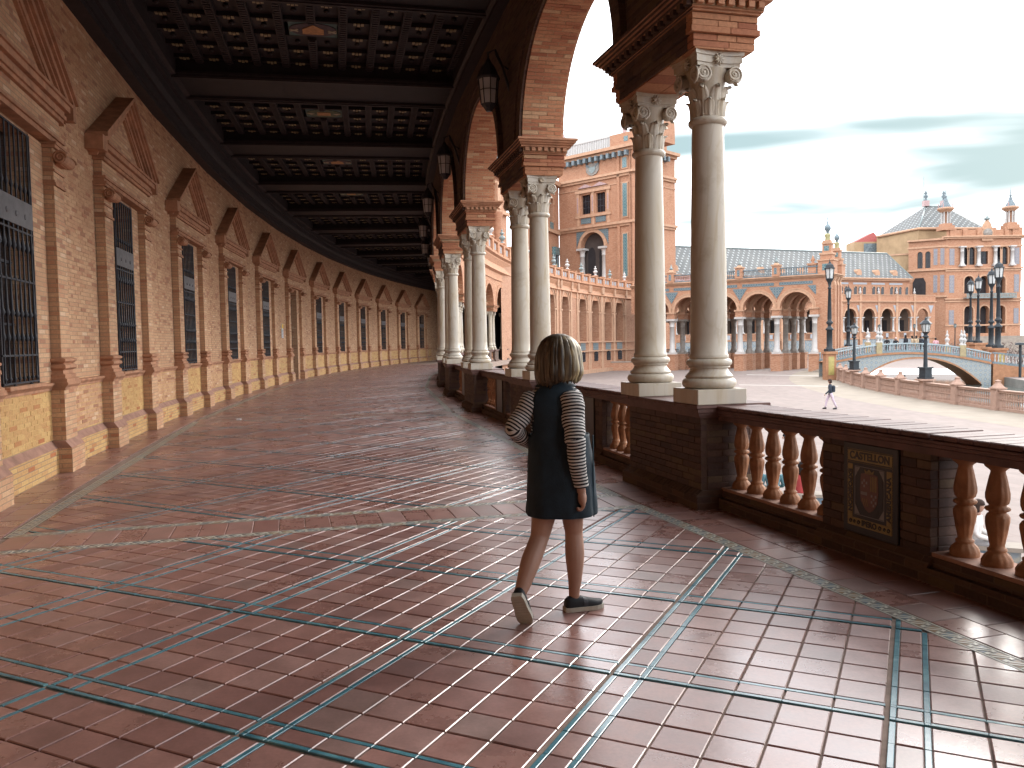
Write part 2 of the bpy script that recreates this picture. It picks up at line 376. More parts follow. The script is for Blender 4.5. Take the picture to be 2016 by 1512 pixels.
def slab(poly, z=0.0, bev=0.004, dep=0.013, org=(0, 0), m=0, g=None, jitter=0.0012, tilt=0.0016):
    g = g or G(); poly = ccw(poly); n = len(poly)
    top = inset(poly, bev); zz = z + random.uniform(-jitter, jitter); tx, ty = random.uniform(-tilt, tilt), random.uniform(-tilt, tilt)
    cx = sum(p[0] for p in poly) / n; cyy = sum(p[1] for p in poly) / n
    hz = lambda p, dz: (p[0] - org[0], p[1] - org[1], zz + dz + tx * (p[0] - cx) + ty * (p[1] - cyy))
    g.mesh([hz(p, 0) for p in top] + [hz(p, -bev * 0.8) for p in poly] + [(p[0] - org[0], p[1] - org[1], z - dep) for p in poly],
           [tuple(range(n))] + [(n + i, n + (i + 1) % n, (i + 1) % n, i) for i in range(n)] + [(2 * n + i, 2 * n + (i + 1) % n, n + (i + 1) % n, n + i) for i in range(n)], m)
    return g
TS = 1.6 / 7.5504
TYAW = -0.4499
pieces = []                                 # (key distance, kind, polygon)
def keep(kind, poly):
    poly = clean(poly)
    if len(poly) < 3 or area(poly) < 0.00035: return
    pieces.append((kind, ccw(poly)))
BAND0, BANDP = -0.2631, 0.0731
RIN, ROUT = 153.92, 159.60
def intervals(lo, hi, o, first):
    out = []; per = 5.7177
    k0 = math.floor((lo - o) / per) - 1; k1 = math.ceil((hi - o) / per) + 1
    for k in range(k0, k1):
        b = o + k * per
        out += [(b - 0.055, b + 0.055, 'T'), (b + 0.055, b + 0.5627, 'N'), (b + 0.5627, b + 0.6727, 'T')]
        for i in range(5): out.append((b + 0.6727 + i * 0.98, b + 0.6727 + (i + 1) * 0.98, 'F'))
    return [q for q in out if q[1] > lo and q[0] < hi]
for j in range(-2, 6):
    aA = BAND0 + (j - 1) * BANDP + 0.0016; aB = BAND0 + j * BANDP - 0.0016
    quad = [pol(aA, RIN)[:2], pol(aB, RIN)[:2], pol(aB, ROUT)[:2], pol(aA, ROUT)[:2]]
    quad = ccw(quad); inner = inset(quad, 0.125)
    for i in range(4):                      # mosaic border frame
        A, B = quad[i], quad[(i + 1) % 4]; a, b = inner[i], inner[(i + 1) % 4]
        n = max(2, int(math.hypot(B[0] - A[0], B[1] - A[1]) / 0.215))
        lerp = lambda p, q, t: (p[0] + (q[0] - p[0]) * t, p[1] + (q[1] - p[1]) * t)
        for k in range(n):
            t0, t1 = k / n, (k + 1) / n
            pieces.append(('M', [lerp(A, B, t0), lerp(A, B, t1), lerp(a, b, t1), lerp(a, b, t0)]))
    yaw = TYAW - (j) * 0.0731 if j != 0 else TYAW
    c, s = math.cos(yaw), math.sin(yaw)
    inner = inset(quad, 0.129)
    uvp = [((p[0] * c + p[1] * s) / TS, (-p[0] * s + p[1] * c) / TS) for p in inner]
    U = [p[0] for p in uvp]; V = [p[1] for p in uvp]
    ou, ov = (-17.4967, 12.0355) if j == 0 else (-17.4967 + 1.3 * j, 12.0355 + 2.1 * j)
    for (u0, u1, ku) in intervals(min(U), max(U), ou, 0):
        for (v0, v1, kv) in intervals(min(V), max(V), ov, 0):
            if ku == 'T' and kv == 'T': kind = 'G'
            elif ku == 'T' or kv == 'T': kind = 'G'
            else: kind = 'F'
            e = 0.019 if kind == 'F' else 0.012
            if ku == 'T' and kv == 'T': q = (u0 - 0.002, u1 + 0.002, v0 - 0.002, v1 + 0.002)
            elif ku == 'T': q = (u0 - 0.004, u1 + 0.004, v0 + 0.004, v1 - 0.004)
            elif kv == 'T': q = (u0 + 0.004, u1 - 0.004, v0 - 0.004, v1 + 0.004)
            else: q = (u0 + e, u1 - e, v0 + e, v1 - e)
            poly = [(q[0], q[2]), (q[1], q[2]), (q[1], q[3]), (q[0], q[3])]
            poly = [((x * c - y * s) * TS, (x * s + y * c) * TS) for x, y in poly]
            for i in range(4):
                A, B = inner[i], inner[(i + 1) % 4]; l = math.hypot(B[0] - A[0], B[1] - A[1])
                nx, ny = (B[1] - A[1]) / l, -(B[0] - A[0]) / l
                poly = clip(poly, nx, ny, nx * A[0] + ny * A[1])
                if len(poly) < 3: break
            if len(poly) >= 3: keep(kind, poly)
    # plain row between the two panels
    n = 25; w = 0.0011
    ac = BAND0 + j * BANDP
    for k in range(n):
        r0 = RIN + 0.05 + (ROUT - RIN - 0.1) * k / n + 0.003; r1 = RIN + 0.05 + (ROUT - RIN - 0.1) * (k + 1) / n - 0.003
        keep('F', [pol(ac - w * 1.42, r0)[:2], pol(ac + w * 1.42, r0)[:2], pol(ac + w * 1.42, r1)[:2], pol(ac - w * 1.42, r1)[:2]])
# border tiles along the balustrade and along the wall
def border(r0, r1, rows, step):
    n = int((0.33 + 0.40) * 156 / step)
    for k in range(n):
        a0 = -0.40 + 0.73 * k / n; a1 = -0.40 + 0.73 * (k + 1) / n
        for i in range(rows):
            q0 = r0 + (r1 - r0) * i / rows + 0.003; q1 = r0 + (r1 - r0) * (i + 1) / rows - 0.003; e = 0.003 / 156
            sh = (i % 2) * 0.5 * (a1 - a0)
            poly = [pol(a0 + sh + e, q0)[:2], pol(a1 + sh - e, q0)[:2], pol(a1 + sh - e, q1)[:2], pol(a0 + sh + e, q1)[:2]]
            keep('B', poly)
border(153.02, 153.90, 3, 0.29); border(159.62, 160.42, 3, 0.29)
def chordcut(poly):                         # border tiles stop at the straight edges of the panels
    cx = sum(p[0] for p in poly) / len(poly); cyy = sum(p[1] for p in poly) / len(poly)
    a = math.atan2(cyy - CY, CX - cx); j = math.floor((a - BAND0) / BANDP) + 1
    aA = BAND0 + (j - 1) * BANDP + 0.0016; aB = BAND0 + j * BANDP - 0.0016
    r = math.hypot(cx - CX, cyy - CY)
    for R_, sg in ((RIN, 1), (ROUT, -1)):
        A, B = pol(aA, R_), pol(aB, R_); l = math.hypot(B[0] - A[0], B[1] - A[1])
        nx, ny = (B[1] - A[1]) / l, -(B[0] - A[0]) / l
        d = nx * A[0] + ny * A[1]; inside_c = nx * CX + ny * CY < d
        if (R_ == RIN) == (r < 156.5):
            sgn = 1 if ((nx * CX + ny * CY < d) == (R_ == RIN)) else -1
            return clip(poly, sgn * nx, sgn * ny, sgn * d - 0.004)
    return poly
for i, (k, p) in enumerate(pieces):
    if k == 'B': pieces[i] = ('F', ccw(clean(chordcut(p))))
pieces = [(k, p) for k, p in pieces if len(p) >= 3 and area(p) > 0.0004]
def mosaic(poly, g, org=(0, 0)):            # white fillets, paired white squares and slanting darts on a dark ground
    A, B, b, a = poly
    def P(u, v, z):
        x = (A[0] * (1 - u) + B[0] * u) * (1 - v) + (a[0] * (1 - u) + b[0] * u) * v
        y = (A[1] * (1 - u) + B[1] * u) * (1 - v) + (a[1] * (1 - u) + b[1] * u) * v
        return (x - org[0], y - org[1], z)
    g.face([P(0, 0, -0.003), P(1, 0, -0.003), P(1, 1, -0.003), P(0, 1, -0.003)], 1)
    q = lambda pts, z, m: g.face([P(u, v, z) for u, v in pts], m)
    q([(0, .04), (1, .04), (1, .11), (0, .11)], 0.0, 0); q([(0, .89), (1, .89), (1, .96), (0, .96)], 0.0, 0)
    for h in (0, .5):
        mm = random.choice((2, 2, 3, 3, 1))
        q([(h + .17, .2), (h + .46, .2), (h + .44, .8), (h + .15, .8)], -0.0015, mm)
        q([(h + .02, .2), (h + .13, .2), (h + .13, .42), (h + .02, .42)], 0.0, 0); q([(h + .02, .56), (h + .13, .56), (h + .13, .80), (h + .02, .80)], 0.0, 0)
        q([(h + .13, .14), (h + .5, .62), (h + .5, .72), (h + .13, .24)], 0.0005, 0); q([(h + .13, .46), (h + .36, .86), (h + .46, .86), (h + .13, .34)], 0.0008, 0)
MZ = [MZ_W, MZ_D, MZ_B, MZ_O]
def cen(p): return (sum(q[0] for q in p) / len(p), sum(q[1] for q in p) / len(p))
limits = {'F': 300, 'G': 300, 'M': 200}; names = {'F': 'floor_tile', 'G': 'glazed_strip', 'M': 'mosaic_tile'}
seen = {'F': [], 'G': [], 'M': []}; rest = {'F': G(), 'G': G(), 'M': G()}
for k, p in pieces:
    c = cen(p); (seen[k] if inframe((c[0], c[1], 0), 10) else seen[k]).append((not inframe((c[0], c[1], 0), 10), math.hypot(*c) if k != 'F' else -area(p) / (c[0] ** 2 + c[1] ** 2), c, p))
for k in seen:
    lst = sorted(seen[k], key=lambda q: (q[0], q[1]))
    for i, (hid, d, c, p) in enumerate(lst):
        solo = i < limits[k] and not hid
        gg = G() if solo else rest[k]; org = c if solo else (0, 0)
        if k == 'M': mosaic(p, gg, org)
        else: slab(p, 0.0 if k == 'F' else -0.0005, 0.0042 if k == 'F' else 0.0022, 0.014, org, 0, gg)
        if solo: part(names[k], gg, {'F': TILE_O, 'G': TEAL, 'M': MZ}[k], floor, (c[0], c[1], 0))
    stuff(part(names[k] + '_field', rest[k], {'F': TILE_I, 'G': TEAL, 'M': MZ}[k], floor))
# ------------------------------------------------------------------ inner wall of the gallery
WA0, WDA, WR = -0.2575, 0.038, 160.0
WHALF = 1.73; BAY = WDA * WR                # 6.08 m
wall = link('gallery_wall', None); wall.location = pol(WA0 + 0.0108, WR)
wall['label'] = 'sandy brick gallery wall with tall grilled windows under pointed hoods'; wall['category'] = 'wall'
def wang(k): return WA0 + WDA * k + 0.0108 + (0.0031 if k <= 0 else 0.0)
def WL(k): p = pol(wang(k), WR); return (p[0] - wall.location[0], p[1] - wall.location[1], 0.0)
XW = -0.25                                   # wall face, local x points to the plaza
ZC = 6.62
def brick_rows(g, x, y0, y1, z0, z1, w=0.25, h=0.06, solo=None, jw=0.006):
    r = 0; z = z0; n = max(1, int(round((z1 - z0) / h))); hh = (z1 - z0) / n; cnt = 0
    for r in range(n):
        off = (r % 2) * 0.5 * w; y = y0 - off
        while y < y1 - 0.005:
            a, b = max(y, y0) + jw / 2, min(y + w, y1) - jw / 2; y += w
            if b - a < 0.02: continue
            d = random.uniform(0.001, 0.006); za, zb = z0 + r * hh + jw / 2, z0 + (r + 1) * hh - jw / 2
            q = G() if solo else g; X0 = x - 0.012; X1 = x + d; c = 0.003
            oy, oz = ((a + b) / 2, (za + zb) / 2) if solo else (0, 0)
            q.mesh([(X0, a - oy, za - oz), (X0, b - oy, za - oz), (X0, b - oy, zb - oz), (X0, a - oy, zb - oz), (X1, a + c - oy, za + c - oz), (X1, b - c - oy, za + c - oz), (X1, b - c - oy, zb - c - oz), (X1, a + c - oy, zb - c - oz)],
                   [(4, 5, 6, 7), (0, 1, 5, 4), (1, 2, 6, 5), (2, 3, 7, 6), (3, 0, 4, 7)])
            if solo: solo(q, oy, oz)
def wall_core(door=False, cut=0.0):                  # flat brick faces and dado between and under the window trims
    g = G(); b = BAY / 2
    z0 = 0.0
    for (y0, y1) in ((-b, -WHALF), (WHALF - 0.02, b - cut)):
        g.box(-0.6, XW, y0, y1, 1.10, ZC + 0.4, 0, 'lfkb')
    # over the window, behind the hood
    g.box(-0.6, XW, -WHALF, WHALF - 0.02, 4.22, ZC + 0.4, 0, 'fk')
    # window panel left and right of the opening
    g.box(-0.6, XW + 0.03, -1.24, -0.68, (0.0 if door else 1.15), 4.24, 0, 'lb'); g.box(-0.6, XW + 0.03, 0.67, 1.20, (0.0 if door else 1.15), 4.24, 0, 'lb')
    if not door: g.box(-0.8, -0.6, -0.7, 0.7, 1.1, 4.2, 2)
    return g
def wall_dado(door=False, cut=0.0):
    g = G(); b = BAY / 2; x0 = XW + 0.02
    segs = [(-b, -WHALF - 0.02, x0), (WHALF, b - cut, x0)] + ([] if door else [(-1.22, 1.18, x0)]) + [(-1.75, -1.21, -0.07), (1.17, 1.72, -0.07)]
    for (y0, y1, x) in segs:
        f = x > -0.1; e = 0.0 if not f else 0.002
        g.box(-0.6, x, y0, y1, 0.40, 1.09, 3 if not f else 0, 'lb')
        g.prism([(-0.6, 0.32), (x + 0.075, 0.32), (x, 0.415 + e), (-0.6, 0.415 + e)], 1, y0 - (0.05 if f else 0), y1 + (0.05 if f else 0), 1)
        g.box(-0.6, x + 0.075 - 0.001, y0 - (0.05 if f else 0), y1 + (0.05 if f else 0), -0.02, 0.325, 3 if not f else 0, 'lb')
        # dado cornice
        ov = 0.03 if f else 0.0
        g.box(-0.6, x + 0.022, y0 - ov, y1 + ov, 1.075, 1.105 + e, 2); g.prism([(-0.6, 1.105), (x + 0.025, 1.105), (x + 0.06, 1.145), (x + 0.06, 1.172 + e), (-0.6, 1.19 + e)], 1, y0 - ov * 1.5, y1 + ov * 1.5, 2)
    return g
def pil(y0, y1, zt):                         # one pilaster with base and top mouldings
    g = G(); x = -0.10; yc = (y0 + y1) / 2
    g.box(-0.5, x, y0 + 0.03, y1 - 0.03, 1.17, zt, 0, 'lb')
    prof = [(0.075, 1.17), (0.075, 1.215), (0.045, 1.235), (0.05, 1.27), (0.02, 1.29), (0.015, 1.33), (0.06, 1.36), (0.055, 1.40), (0.02, 1.42), (0.06, 1.45), (0.06, 1.475), (0.03, 1.49), (0.0, 1.50)]
    for i in range(len(prof) - 1):
        (e0, z0), (e1, z1) = prof[i], prof[i + 1]
        V = []
        for e, z in ((e0, z0), (e1, z1)): V += [(-0.45, y0 + 0.03 - e, z), (x + e, y0 + 0.03 - e, z), (x + e, y1 - 0.03 + e, z), (-0.45, y1 - 0.03 + e, z)]
        g.mesh(V, [(0, 1, 5, 4), (1, 2, 6, 5), (2, 3, 7, 6)], 1)
    for z, e, h in ((3.72, 0.03, 0.035), (3.76, 0.015, 0.03), (3.90, 0.02, 0.03), (4.20, 0.04, 0.04), (4.24, 0.06, 0.035)):
        g.box(-0.45, x + e, y0 + 0.03 - e, y1 - 0.03 + e, z, z + h, 1)
    return g
def scroll(yc):                              # console scroll on the pilaster
    g = G(); n = 26
    for s in (-0.24, 0.24):
        pts = []
        for i in range(n):
            t = i / (n - 1); a = t * 2 * PI * 1.9; r = 0.085 * (1 - 0.8 * t)
            pts.append((-0.02 + r * math.cos(a), yc + s, 4.08 + r * math.sin(a)))
        g.tube(pts, lambda t: 0.017 * (1 - 0.3 * t), 6, 0)
    g2 = [(-0.02 + 0.075 * math.cos(2 * PI * k / 14), 4.08 + 0.075 * math.sin(2 * PI * k / 14)) for k in range(14)]
    g.prism(g2, 1, yc - 0.235, yc + 0.235, 0)
    g.box(-0.2, -0.03, yc - 0.15, yc + 0.15, 4.0, 4.16, 0)
    return g
def entab():                                 # architrave, frieze and cornice beneath the hood
    g = G(); x = -0.09
    for z0, z1, e in ((4.27, 4.33, 0.0), (4.33, 4.37, 0.03), (4.37, 4.62, -0.03), (4.62, 4.67, 0.02), (4.67, 4.72, 0.05), (4.72, 4.78, 0.03), (4.78, 4.86, 0.09), (4.86, 4.90, 0.12)):
        g.box(-0.4, x + e, -WHALF - e + 0.03, WHALF - 0.05 + e, z0, z1, 1 if e != -0.03 else 0)
    return g
def hood():                                  # raking cornice in steps
    W, Z0, Z1 = 1.98, 4.98, 6.06; sl = (Z1 - Z0) / W; g = G()
    def rake(t0, t1, x1, side, ext):
        y0, y1 = W + ext, 0.0
        pts = [(side * y0, Z0 - ext * sl + t0), (side * y1, Z1 + t0), (side * y1, Z1 + t1), (side * y0, Z0 - ext * sl + t1)]
        g.prism(pts, 0, -0.45, x1, 0)
    for s in (-1, 1):
        rake(-0.05, 0.02, 0.06, s, 0.0); rake(-0.10, -0.052, 0.02, s, -0.02); rake(-0.19, -0.102, -0.02, s, -0.03); rake(-0.235, -0.192, -0.06, s, -0.04); rake(-0.33, -0.237, -0.10, s, -0.05); rake(-0.37, -0.332, -0.12, s, -0.06)
        g.box(-0.45, 0.02, s * 1.98 - 0.14, s * 1.98 + 0.0 if s > 0 else s * 1.98 + 0.14, 4.70, 4.93, 0)
    return g
def tympanum():
    g = G(); g.prism([(-1.7, 4.9), (1.65, 4.9), (0, 5.80)], 0, -0.45, -0.17, 0); return g
def bar_mesh():                              # one forged bar: plain, swelling into vase-shaped knops
    g = G(); pr = [(0.011, 1.22), (0.011, 1.26), (0.024, 1.28), (0.011, 1.30), (0.011, 1.52), (0.02, 1.54), (0.011, 1.56), (0.011, 1.70), (0.03, 1.74), (0.014, 1.80), (0.011, 1.98), (0.034, 2.02), (0.016, 2.07), (0.011, 2.36), (0.011, 2.40), (0.022, 2.42), (0.011, 2.45), (0.011, 2.75), (0.03, 2.80), (0.013, 2.90), (0.011, 3.06), (0.011, 3.30), (0.011, 3.46), (0.024, 3.50), (0.011, 3.55), (0.011, 4.20)]
    g.lathe(pr, 6, (0, 0, 0), 0); return g
def grille_frame():
    g = G(); x = XW + 0.035
    for z in (1.215, 1.53, 2.40, 2.98, 4.18): g.box(x - 0.008, x + 0.012, -0.65, 0.64, z, z + 0.022, 0)
    for y in (-0.65, 0.615): g.box(x - 0.01, x + 0.012, y, y + 0.025, 1.2, 4.2, 0)
    for y in (-0.3, 0.28):                   # forged scroll feet under the bottom rail
        g.lathe([(0.0, -0.05), (0.03, -0.03), (0.034, 0.0), (0.0, 0.035)], 8, (x + 0.02, y, 1.19), 0)
    return g
def plate():
    g = G(); x = XW + 0.05; g.box(x - 0.008, x + 0.004, -0.58, 0.57, 3.03, 3.32, 0)
    for y in (-0.32, 0.0, 0.32): g.lathe([(0.035, 0), (0.03, 0.015), (0.0, 0.03)], 10, (0, 0, 0), 0)
    n = len(g.v) - 0
    return g
def plate2():
    g = G(); x = XW + 0.05; g.cbox(x - 0.010, x + 0.004, -0.63, 0.62, 3.05, 3.36, 0.003, 0)
    for y in (-0.32, 0.0, 0.32):
        g.add_boss = None
        ring = [(0.035, x + 0.004), (0.028, x + 0.016), (0.012, x + 0.022)]
        V = []
        for r, xx in ring: V += [(xx, y + r * math.cos(2 * PI * k / 10), 3.175 + r * math.sin(2 * PI * k / 10)) for k in range(10)]
        g.mesh(V, [(i * 10 + k, i * 10 + (k + 1) % 10, (i + 1) * 10 + (k + 1) % 10, (i + 1) * 10 + k) for i in range(2) for k in range(10)] + [tuple(range(20, 30))], 0)
    return g
def pane():
    g = G(); g.box(XW - 0.24, XW - 0.22, -0.68, 0.67, 1.15, 4.24, 0)
    g.box(XW - 0.22, XW - 0.19, -0.02, 0.02, 1.15, 4.24, 1)
    for z in (1.9, 2.65, 3.4): g.box(XW - 0.22, XW - 0.195, -0.62, 0.62, z, z + 0.03, 1)
    return g
def sill():
    g = G(); g.cbox(XW - 0.2, XW + 0.12, -0.66, 0.65, 1.15, 1.20, 0.008, 0); return g
ME = dict(core0=wall_core(False, 0.5).data('wall_face', [B_SANDY, MOULD, VOID]), dado0=wall_dado(False, 0.5).data('dado', [B_SANDY, SLOPE, MOULD, B_YEL]), core=wall_core().data('wall_face', [B_SANDY, MOULD, VOID]), cored=wall_core(True).data('wall_face', [B_SANDY, MOULD, VOID]),
          dado=wall_dado().data('dado', [B_SANDY, SLOPE, MOULD, B_YEL]), dadod=wall_dado(True).data('dado', [B_SANDY, SLOPE, MOULD, B_YEL]),
          pl=pil(-1.73, -1.23, 4.27).data('pilaster', [B_SANDY, MOULD]), pr=pil(1.19, 1.70, 4.27).data('pilaster', [B_SANDY, MOULD]),
          sl=scroll(-1.48).data('scroll', [MOULD]), sr=scroll(1.45).data('scroll', [MOULD]), ent=entab().data('entablature', [B_SANDY, MOULD]),
          hood=hood().data('pointed_hood', [MOULD]), tym=tympanum().data('tympanum', [B_SANDY]), bar=bar_mesh().data('grille_bar', [IRON]),
          fr=grille_frame().data('grille_frame', [IRON]), plate=plate2().data('iron_plate', [IRONP]), pane=pane().data('window_pane', [DARKGL, IRON]), sill=sill().data('window_sill', [MOULD]))
DOORK = 5
for k in range(-2, 17):
    rz = -wang(k); L0 = WL(k)
    if k >= 12:                              # plain stretch at the far end, narrow slit window
        g = G(); b = BAY / 2 + 0.05
        g.box(-0.6, XW, -b, -0.15 if k == 12 else 0.0, 0, ZC + 0.4, 0, 'lb'); g.box(-0.6, XW, 0.15 if k == 12 else 0.0, b, 0, ZC + 0.4, 0, 'lb')
        if k == 12: g.box(-0.6, XW, -0.15, 0.15, 0, 1.7, 0, 'lb'); g.box(-0.6, XW, -0.15, 0.15, 3.6, ZC + 0.4, 0, 'lb'); g.box(-0.65, -0.5, -0.3, 0.3, 1.6, 3.7, 1)
        g.box(-0.6, XW + 0.05, -b, b, 0, 1.1, 0, 'lb'); g.box(-0.6, XW + 0.09, -b, b, 1.1, 1.17, 2)
        part('wall_face', g, [B_SANDY, VOID, MOULD], wall, L0, rz); continue
    d = (k == DOORK)
    part('wall_face', ME['cored' if d else 'core0' if k == 0 else 'core'], None, wall, L0, rz); part('dado', ME['dadod' if d else 'dado0' if k == 0 else 'dado'], None, wall, L0, rz)
    w = part('doorway' if d else 'window', ME['pane'], None, wall, L0, rz)
    if d:
        w.data = ME['pane'].copy(); w.data.name = 'door_glass'
        g = G(); g.box(XW - 0.30, XW - 0.24, -0.63, 0.62, 0.0, 1.15, 0)
        for y in (-0.3, 0.3): g.box(XW - 0.24, XW - 0.225, y - 0.22, y + 0.22, 0.15, 1.0, 0)
        part('door_leaf', g, [IRON], w)
    else:
        link('grille_frame', ME['fr'], w); link('iron_plate', ME['plate'], w); link('window_sill', ME['sill'], w)
        if k <= 4:
            for i in range(8): link('grille_bar', ME['bar'], w, (XW + 0.04, -0.56 + i * 0.16, 0))
        else:
            if 'bars' not in ME:
                g = G()
                for i in range(8):
                    y = -0.56 + i * 0.16; g.lathe([(0.012, 1.2), (0.012, 1.7), (0.03, 1.74), (0.012, 1.8), (0.012, 1.98), (0.03, 2.02), (0.012, 2.1), (0.012, 2.75), (0.028, 2.8), (0.012, 2.9), (0.012, 4.2)], 5, (XW + 0.04, y, 0), 0)
                ME['bars'] = g.data('grille_bars', [IRON])
            link('grille_bars', ME['bars'], w)
    part('pilaster', ME['pl'], None, wall, L0, rz); part('pilaster', ME['pr'], None, wall, L0, rz)
    part('scroll', ME['sl'], None, wall, L0, rz); part('scroll', ME['sr'], None, wall, L0, rz)
    part('entablature', ME['ent'], None, wall, L0, rz); part('pointed_hood', ME['hood'], None, wall, L0, rz); part('tympanum', ME['tym'], None, wall, L0, rz)
# single bricks of the pier between the two nearest windows, then the rest of the near piers as one mass
NB = [0]
def solo_maker(k, X):
    def f(q, oy, oz):
        NB[0] += 1
        c, s = math.cos(-wang(k)), math.sin(-wang(k)); L0 = WL(k)
        o = link('brick', q.data('brick', [B_SANDYP]), wall, (L0[0] - s * oy, L0[1] + c * oy, oz), -wang(k))
    return f
b = BAY / 2
gsolo = G()
brick_rows(gsolo, XW + 0.02, WHALF + 0.06, b - 0.5, 0.44, 1.06, solo=solo_maker(0, 0)); brick_rows(gsolo, XW, WHALF + 0.06, b - 0.5, 1.26, 2.28, solo=solo_maker(0, 0))
brick_rows(gsolo, XW + 0.02, -b, -WHALF - 0.08, 0.44, 1.06, solo=solo_maker(1, 0))
# one mass per near pier
for k, zs in ((-1, 1.26), (0, 2.28), (1, 1.26), (2, 1.26), (3, 1.26)):
    g = G()
    if k != 0:
        brick_rows(g, XW + 0.02, WHALF + 0.06, b, 0.44, 1.06)
    brick_rows(g, XW, WHALF + 0.06, b - (0.5 if k == 0 else 0), zs, ZC)
    stuff(part('brick_pier', g, [B_SANDYI], wall, WL(k), -wang(k)))
    g = G()
    if k != 1: brick_rows(g, XW + 0.02, -b, -WHALF - 0.08, 0.44, 1.06)
    brick_rows(g, XW, -b, -WHALF - 0.06, 1.26, ZC)
    stuff(part('brick_pier', g, [B_SANDYI], wall, WL(k), -wang(k)))
    g = G(); brick_rows(g, XW + 0.02, -1.2, 1.16, 0.44, 1.06)
    stuff(part('brick_dado', g, [B_YELI], wall, WL(k), -wang(k)))
# back of the building
g = G(); g.arcsweep([(160.75, -0.3), (161.0, -0.3), (161.0, 8.2), (160.75, 8.2)], -0.42, 0.40, 90); wpart('rear_leaf', g, [VOID], wall)
# end wall added behind the viewer to keep light out of the gallery
g = G(); e0 = pol(-0.345, 152.0); e1 = pol(-0.345, 161.0)
dx, dy = e1[0] - e0[0], e1[1] - e0[1]; L_ = math.hypot(dx, dy); ux, uy = dx / L_, dy / L_; nx, ny = uy, -ux
V = []
for (s, t) in ((0, 0), (1, 0), (1, 1), (0, 1)):
    V.append((e0[0] + ux * L_ * s + nx * 0.5 * t, e0[1] + uy * L_ * s + ny * 0.5 * t))
g.prism(V, 2, -0.3, 9.0, 0)
h_ = G(); h_.arcsweep([(152.7, 7.9), (161.0, 7.9), (161.0, 8.3), (152.7, 8.3)], -0.40, -0.30, 8); g.add(h_)
end = link('added_end_wall', g.data('added_end_wall', [B_SANDY])); end['label'] = 'added brick end wall behind the viewer, blocking light from there'; end['category'] = 'wall'
# small notice beside the doorway
nt_ = M_plain('notice_white', (0.62, 0.64, 0.66), 0.4, 0.05); ny_ = M_plain('notice_yellow', (0.72, 0.46, 0.03), 0.4, 0.05); nb_ = M_plain('notice_print', (0.12, 0.12, 0.14), 0.5, 0.05)
kk = 4; c, s = math.cos(-wang(kk)), math.sin(-wang(kk)); Lw = pol(wang(kk), WR)
yy = 3.55; x_ = XW + 0.02
note = thing('wall_notice', 'small yellow and white notice fixed to the brick beside the doorway', 'notice', (Lw[0] + c * x_ - s * yy, Lw[1] + s * x_ + c * yy, 1.95), -wang(kk))
g = G(); g.cbox(0, 0.02, -0.2, 0.2, 0.0, 0.62, 0.004, 0); part('board', g, [nt_], note)
g = G(); g.box(0.018, 0.024, -0.19, 0.19, 0.42, 0.61, 0); part('yellow_band', g, [ny_], note)
g = G()
for i in range(5): g.box(0.018, 0.023, -0.15, 0.15 - 0.05 * (i % 2), 0.07 + i * 0.065, 0.09 + i * 0.065, 0)
part('print_lines', g, [nb_], note)

# ------------------------------------------------------------------ coffered ceiling
ceil = link('coffered_ceiling', None); ceil.location = (0, 0, 7.3); ceil['label'] = 'dark timber coffered ceiling over the curved gallery'; ceil['category'] = 'ceiling'
PA0, PDA = -0.2617, 0.0378
ZB, ZF = 7.33, 7.62
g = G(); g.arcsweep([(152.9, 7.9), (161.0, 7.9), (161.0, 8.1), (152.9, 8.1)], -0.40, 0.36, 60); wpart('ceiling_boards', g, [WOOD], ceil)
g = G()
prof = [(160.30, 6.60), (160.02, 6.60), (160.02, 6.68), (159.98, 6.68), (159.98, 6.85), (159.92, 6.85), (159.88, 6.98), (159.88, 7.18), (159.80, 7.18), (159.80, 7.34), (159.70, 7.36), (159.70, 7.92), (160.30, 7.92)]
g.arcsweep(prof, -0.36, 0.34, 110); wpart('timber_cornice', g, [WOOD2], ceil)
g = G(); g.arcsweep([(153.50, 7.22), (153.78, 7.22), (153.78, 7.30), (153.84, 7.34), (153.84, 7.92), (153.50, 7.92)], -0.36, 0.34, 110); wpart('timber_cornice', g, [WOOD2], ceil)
def beam_mesh():
    g = G(); x0, x1 = -3.9, 3.1               # local x toward the plaza, about r = 156.8
    g.box(x0, x1, -0.84, 0.84, ZB + 0.05, ZB + 0.6, 0)
    for s in (-1, 1):
        y = s * 0.80; g.box(x0, x1, y - 0.085, y + 0.085, ZB, ZB + 0.06, 1); g.box(x0, x1, y + s * 0.075 - 0.03, y + s * 0.075 + 0.03, ZB + 0.055, ZB + 0.11, 1)
        g.box(x0, x1, y + s * 0.02 - 0.04, y + s * 0.02 + 0.04, ZB - 0.02, ZB + 0.0, 1)
    return g
def ribs_mesh():
    g = G(); YH = 2.12
    n = 11
    for i in range(n):
        x = -2.98 + i * (5.9 / (n - 1)); 
        if i in (5,): 
            segs = ((-YH, -0.42), (0.42, YH))
        else: segs = ((-YH, YH),)
        for (y0, y1) in segs:
            g.box(x - 0.085, x + 0.085, y0, y1, ZF, ZF + 0.3, 1)
            m = int((y1 - y0) / 0.11)
            for q in range(m):
                yy = y0 + (q + 0.5) * (y1 - y0) / m; g.box(x - 0.055, x + 0.055, yy - 0.033, yy + 0.033, ZF - 0.025, ZF + 0.002, 1, 't')
    for j in range(6):
        y = -2.02 + j * 0.81; g.box(-3.05, 3.0, y - 0.05, y + 0.05, ZF + 0.05, ZF + 0.3, 0)
    return g
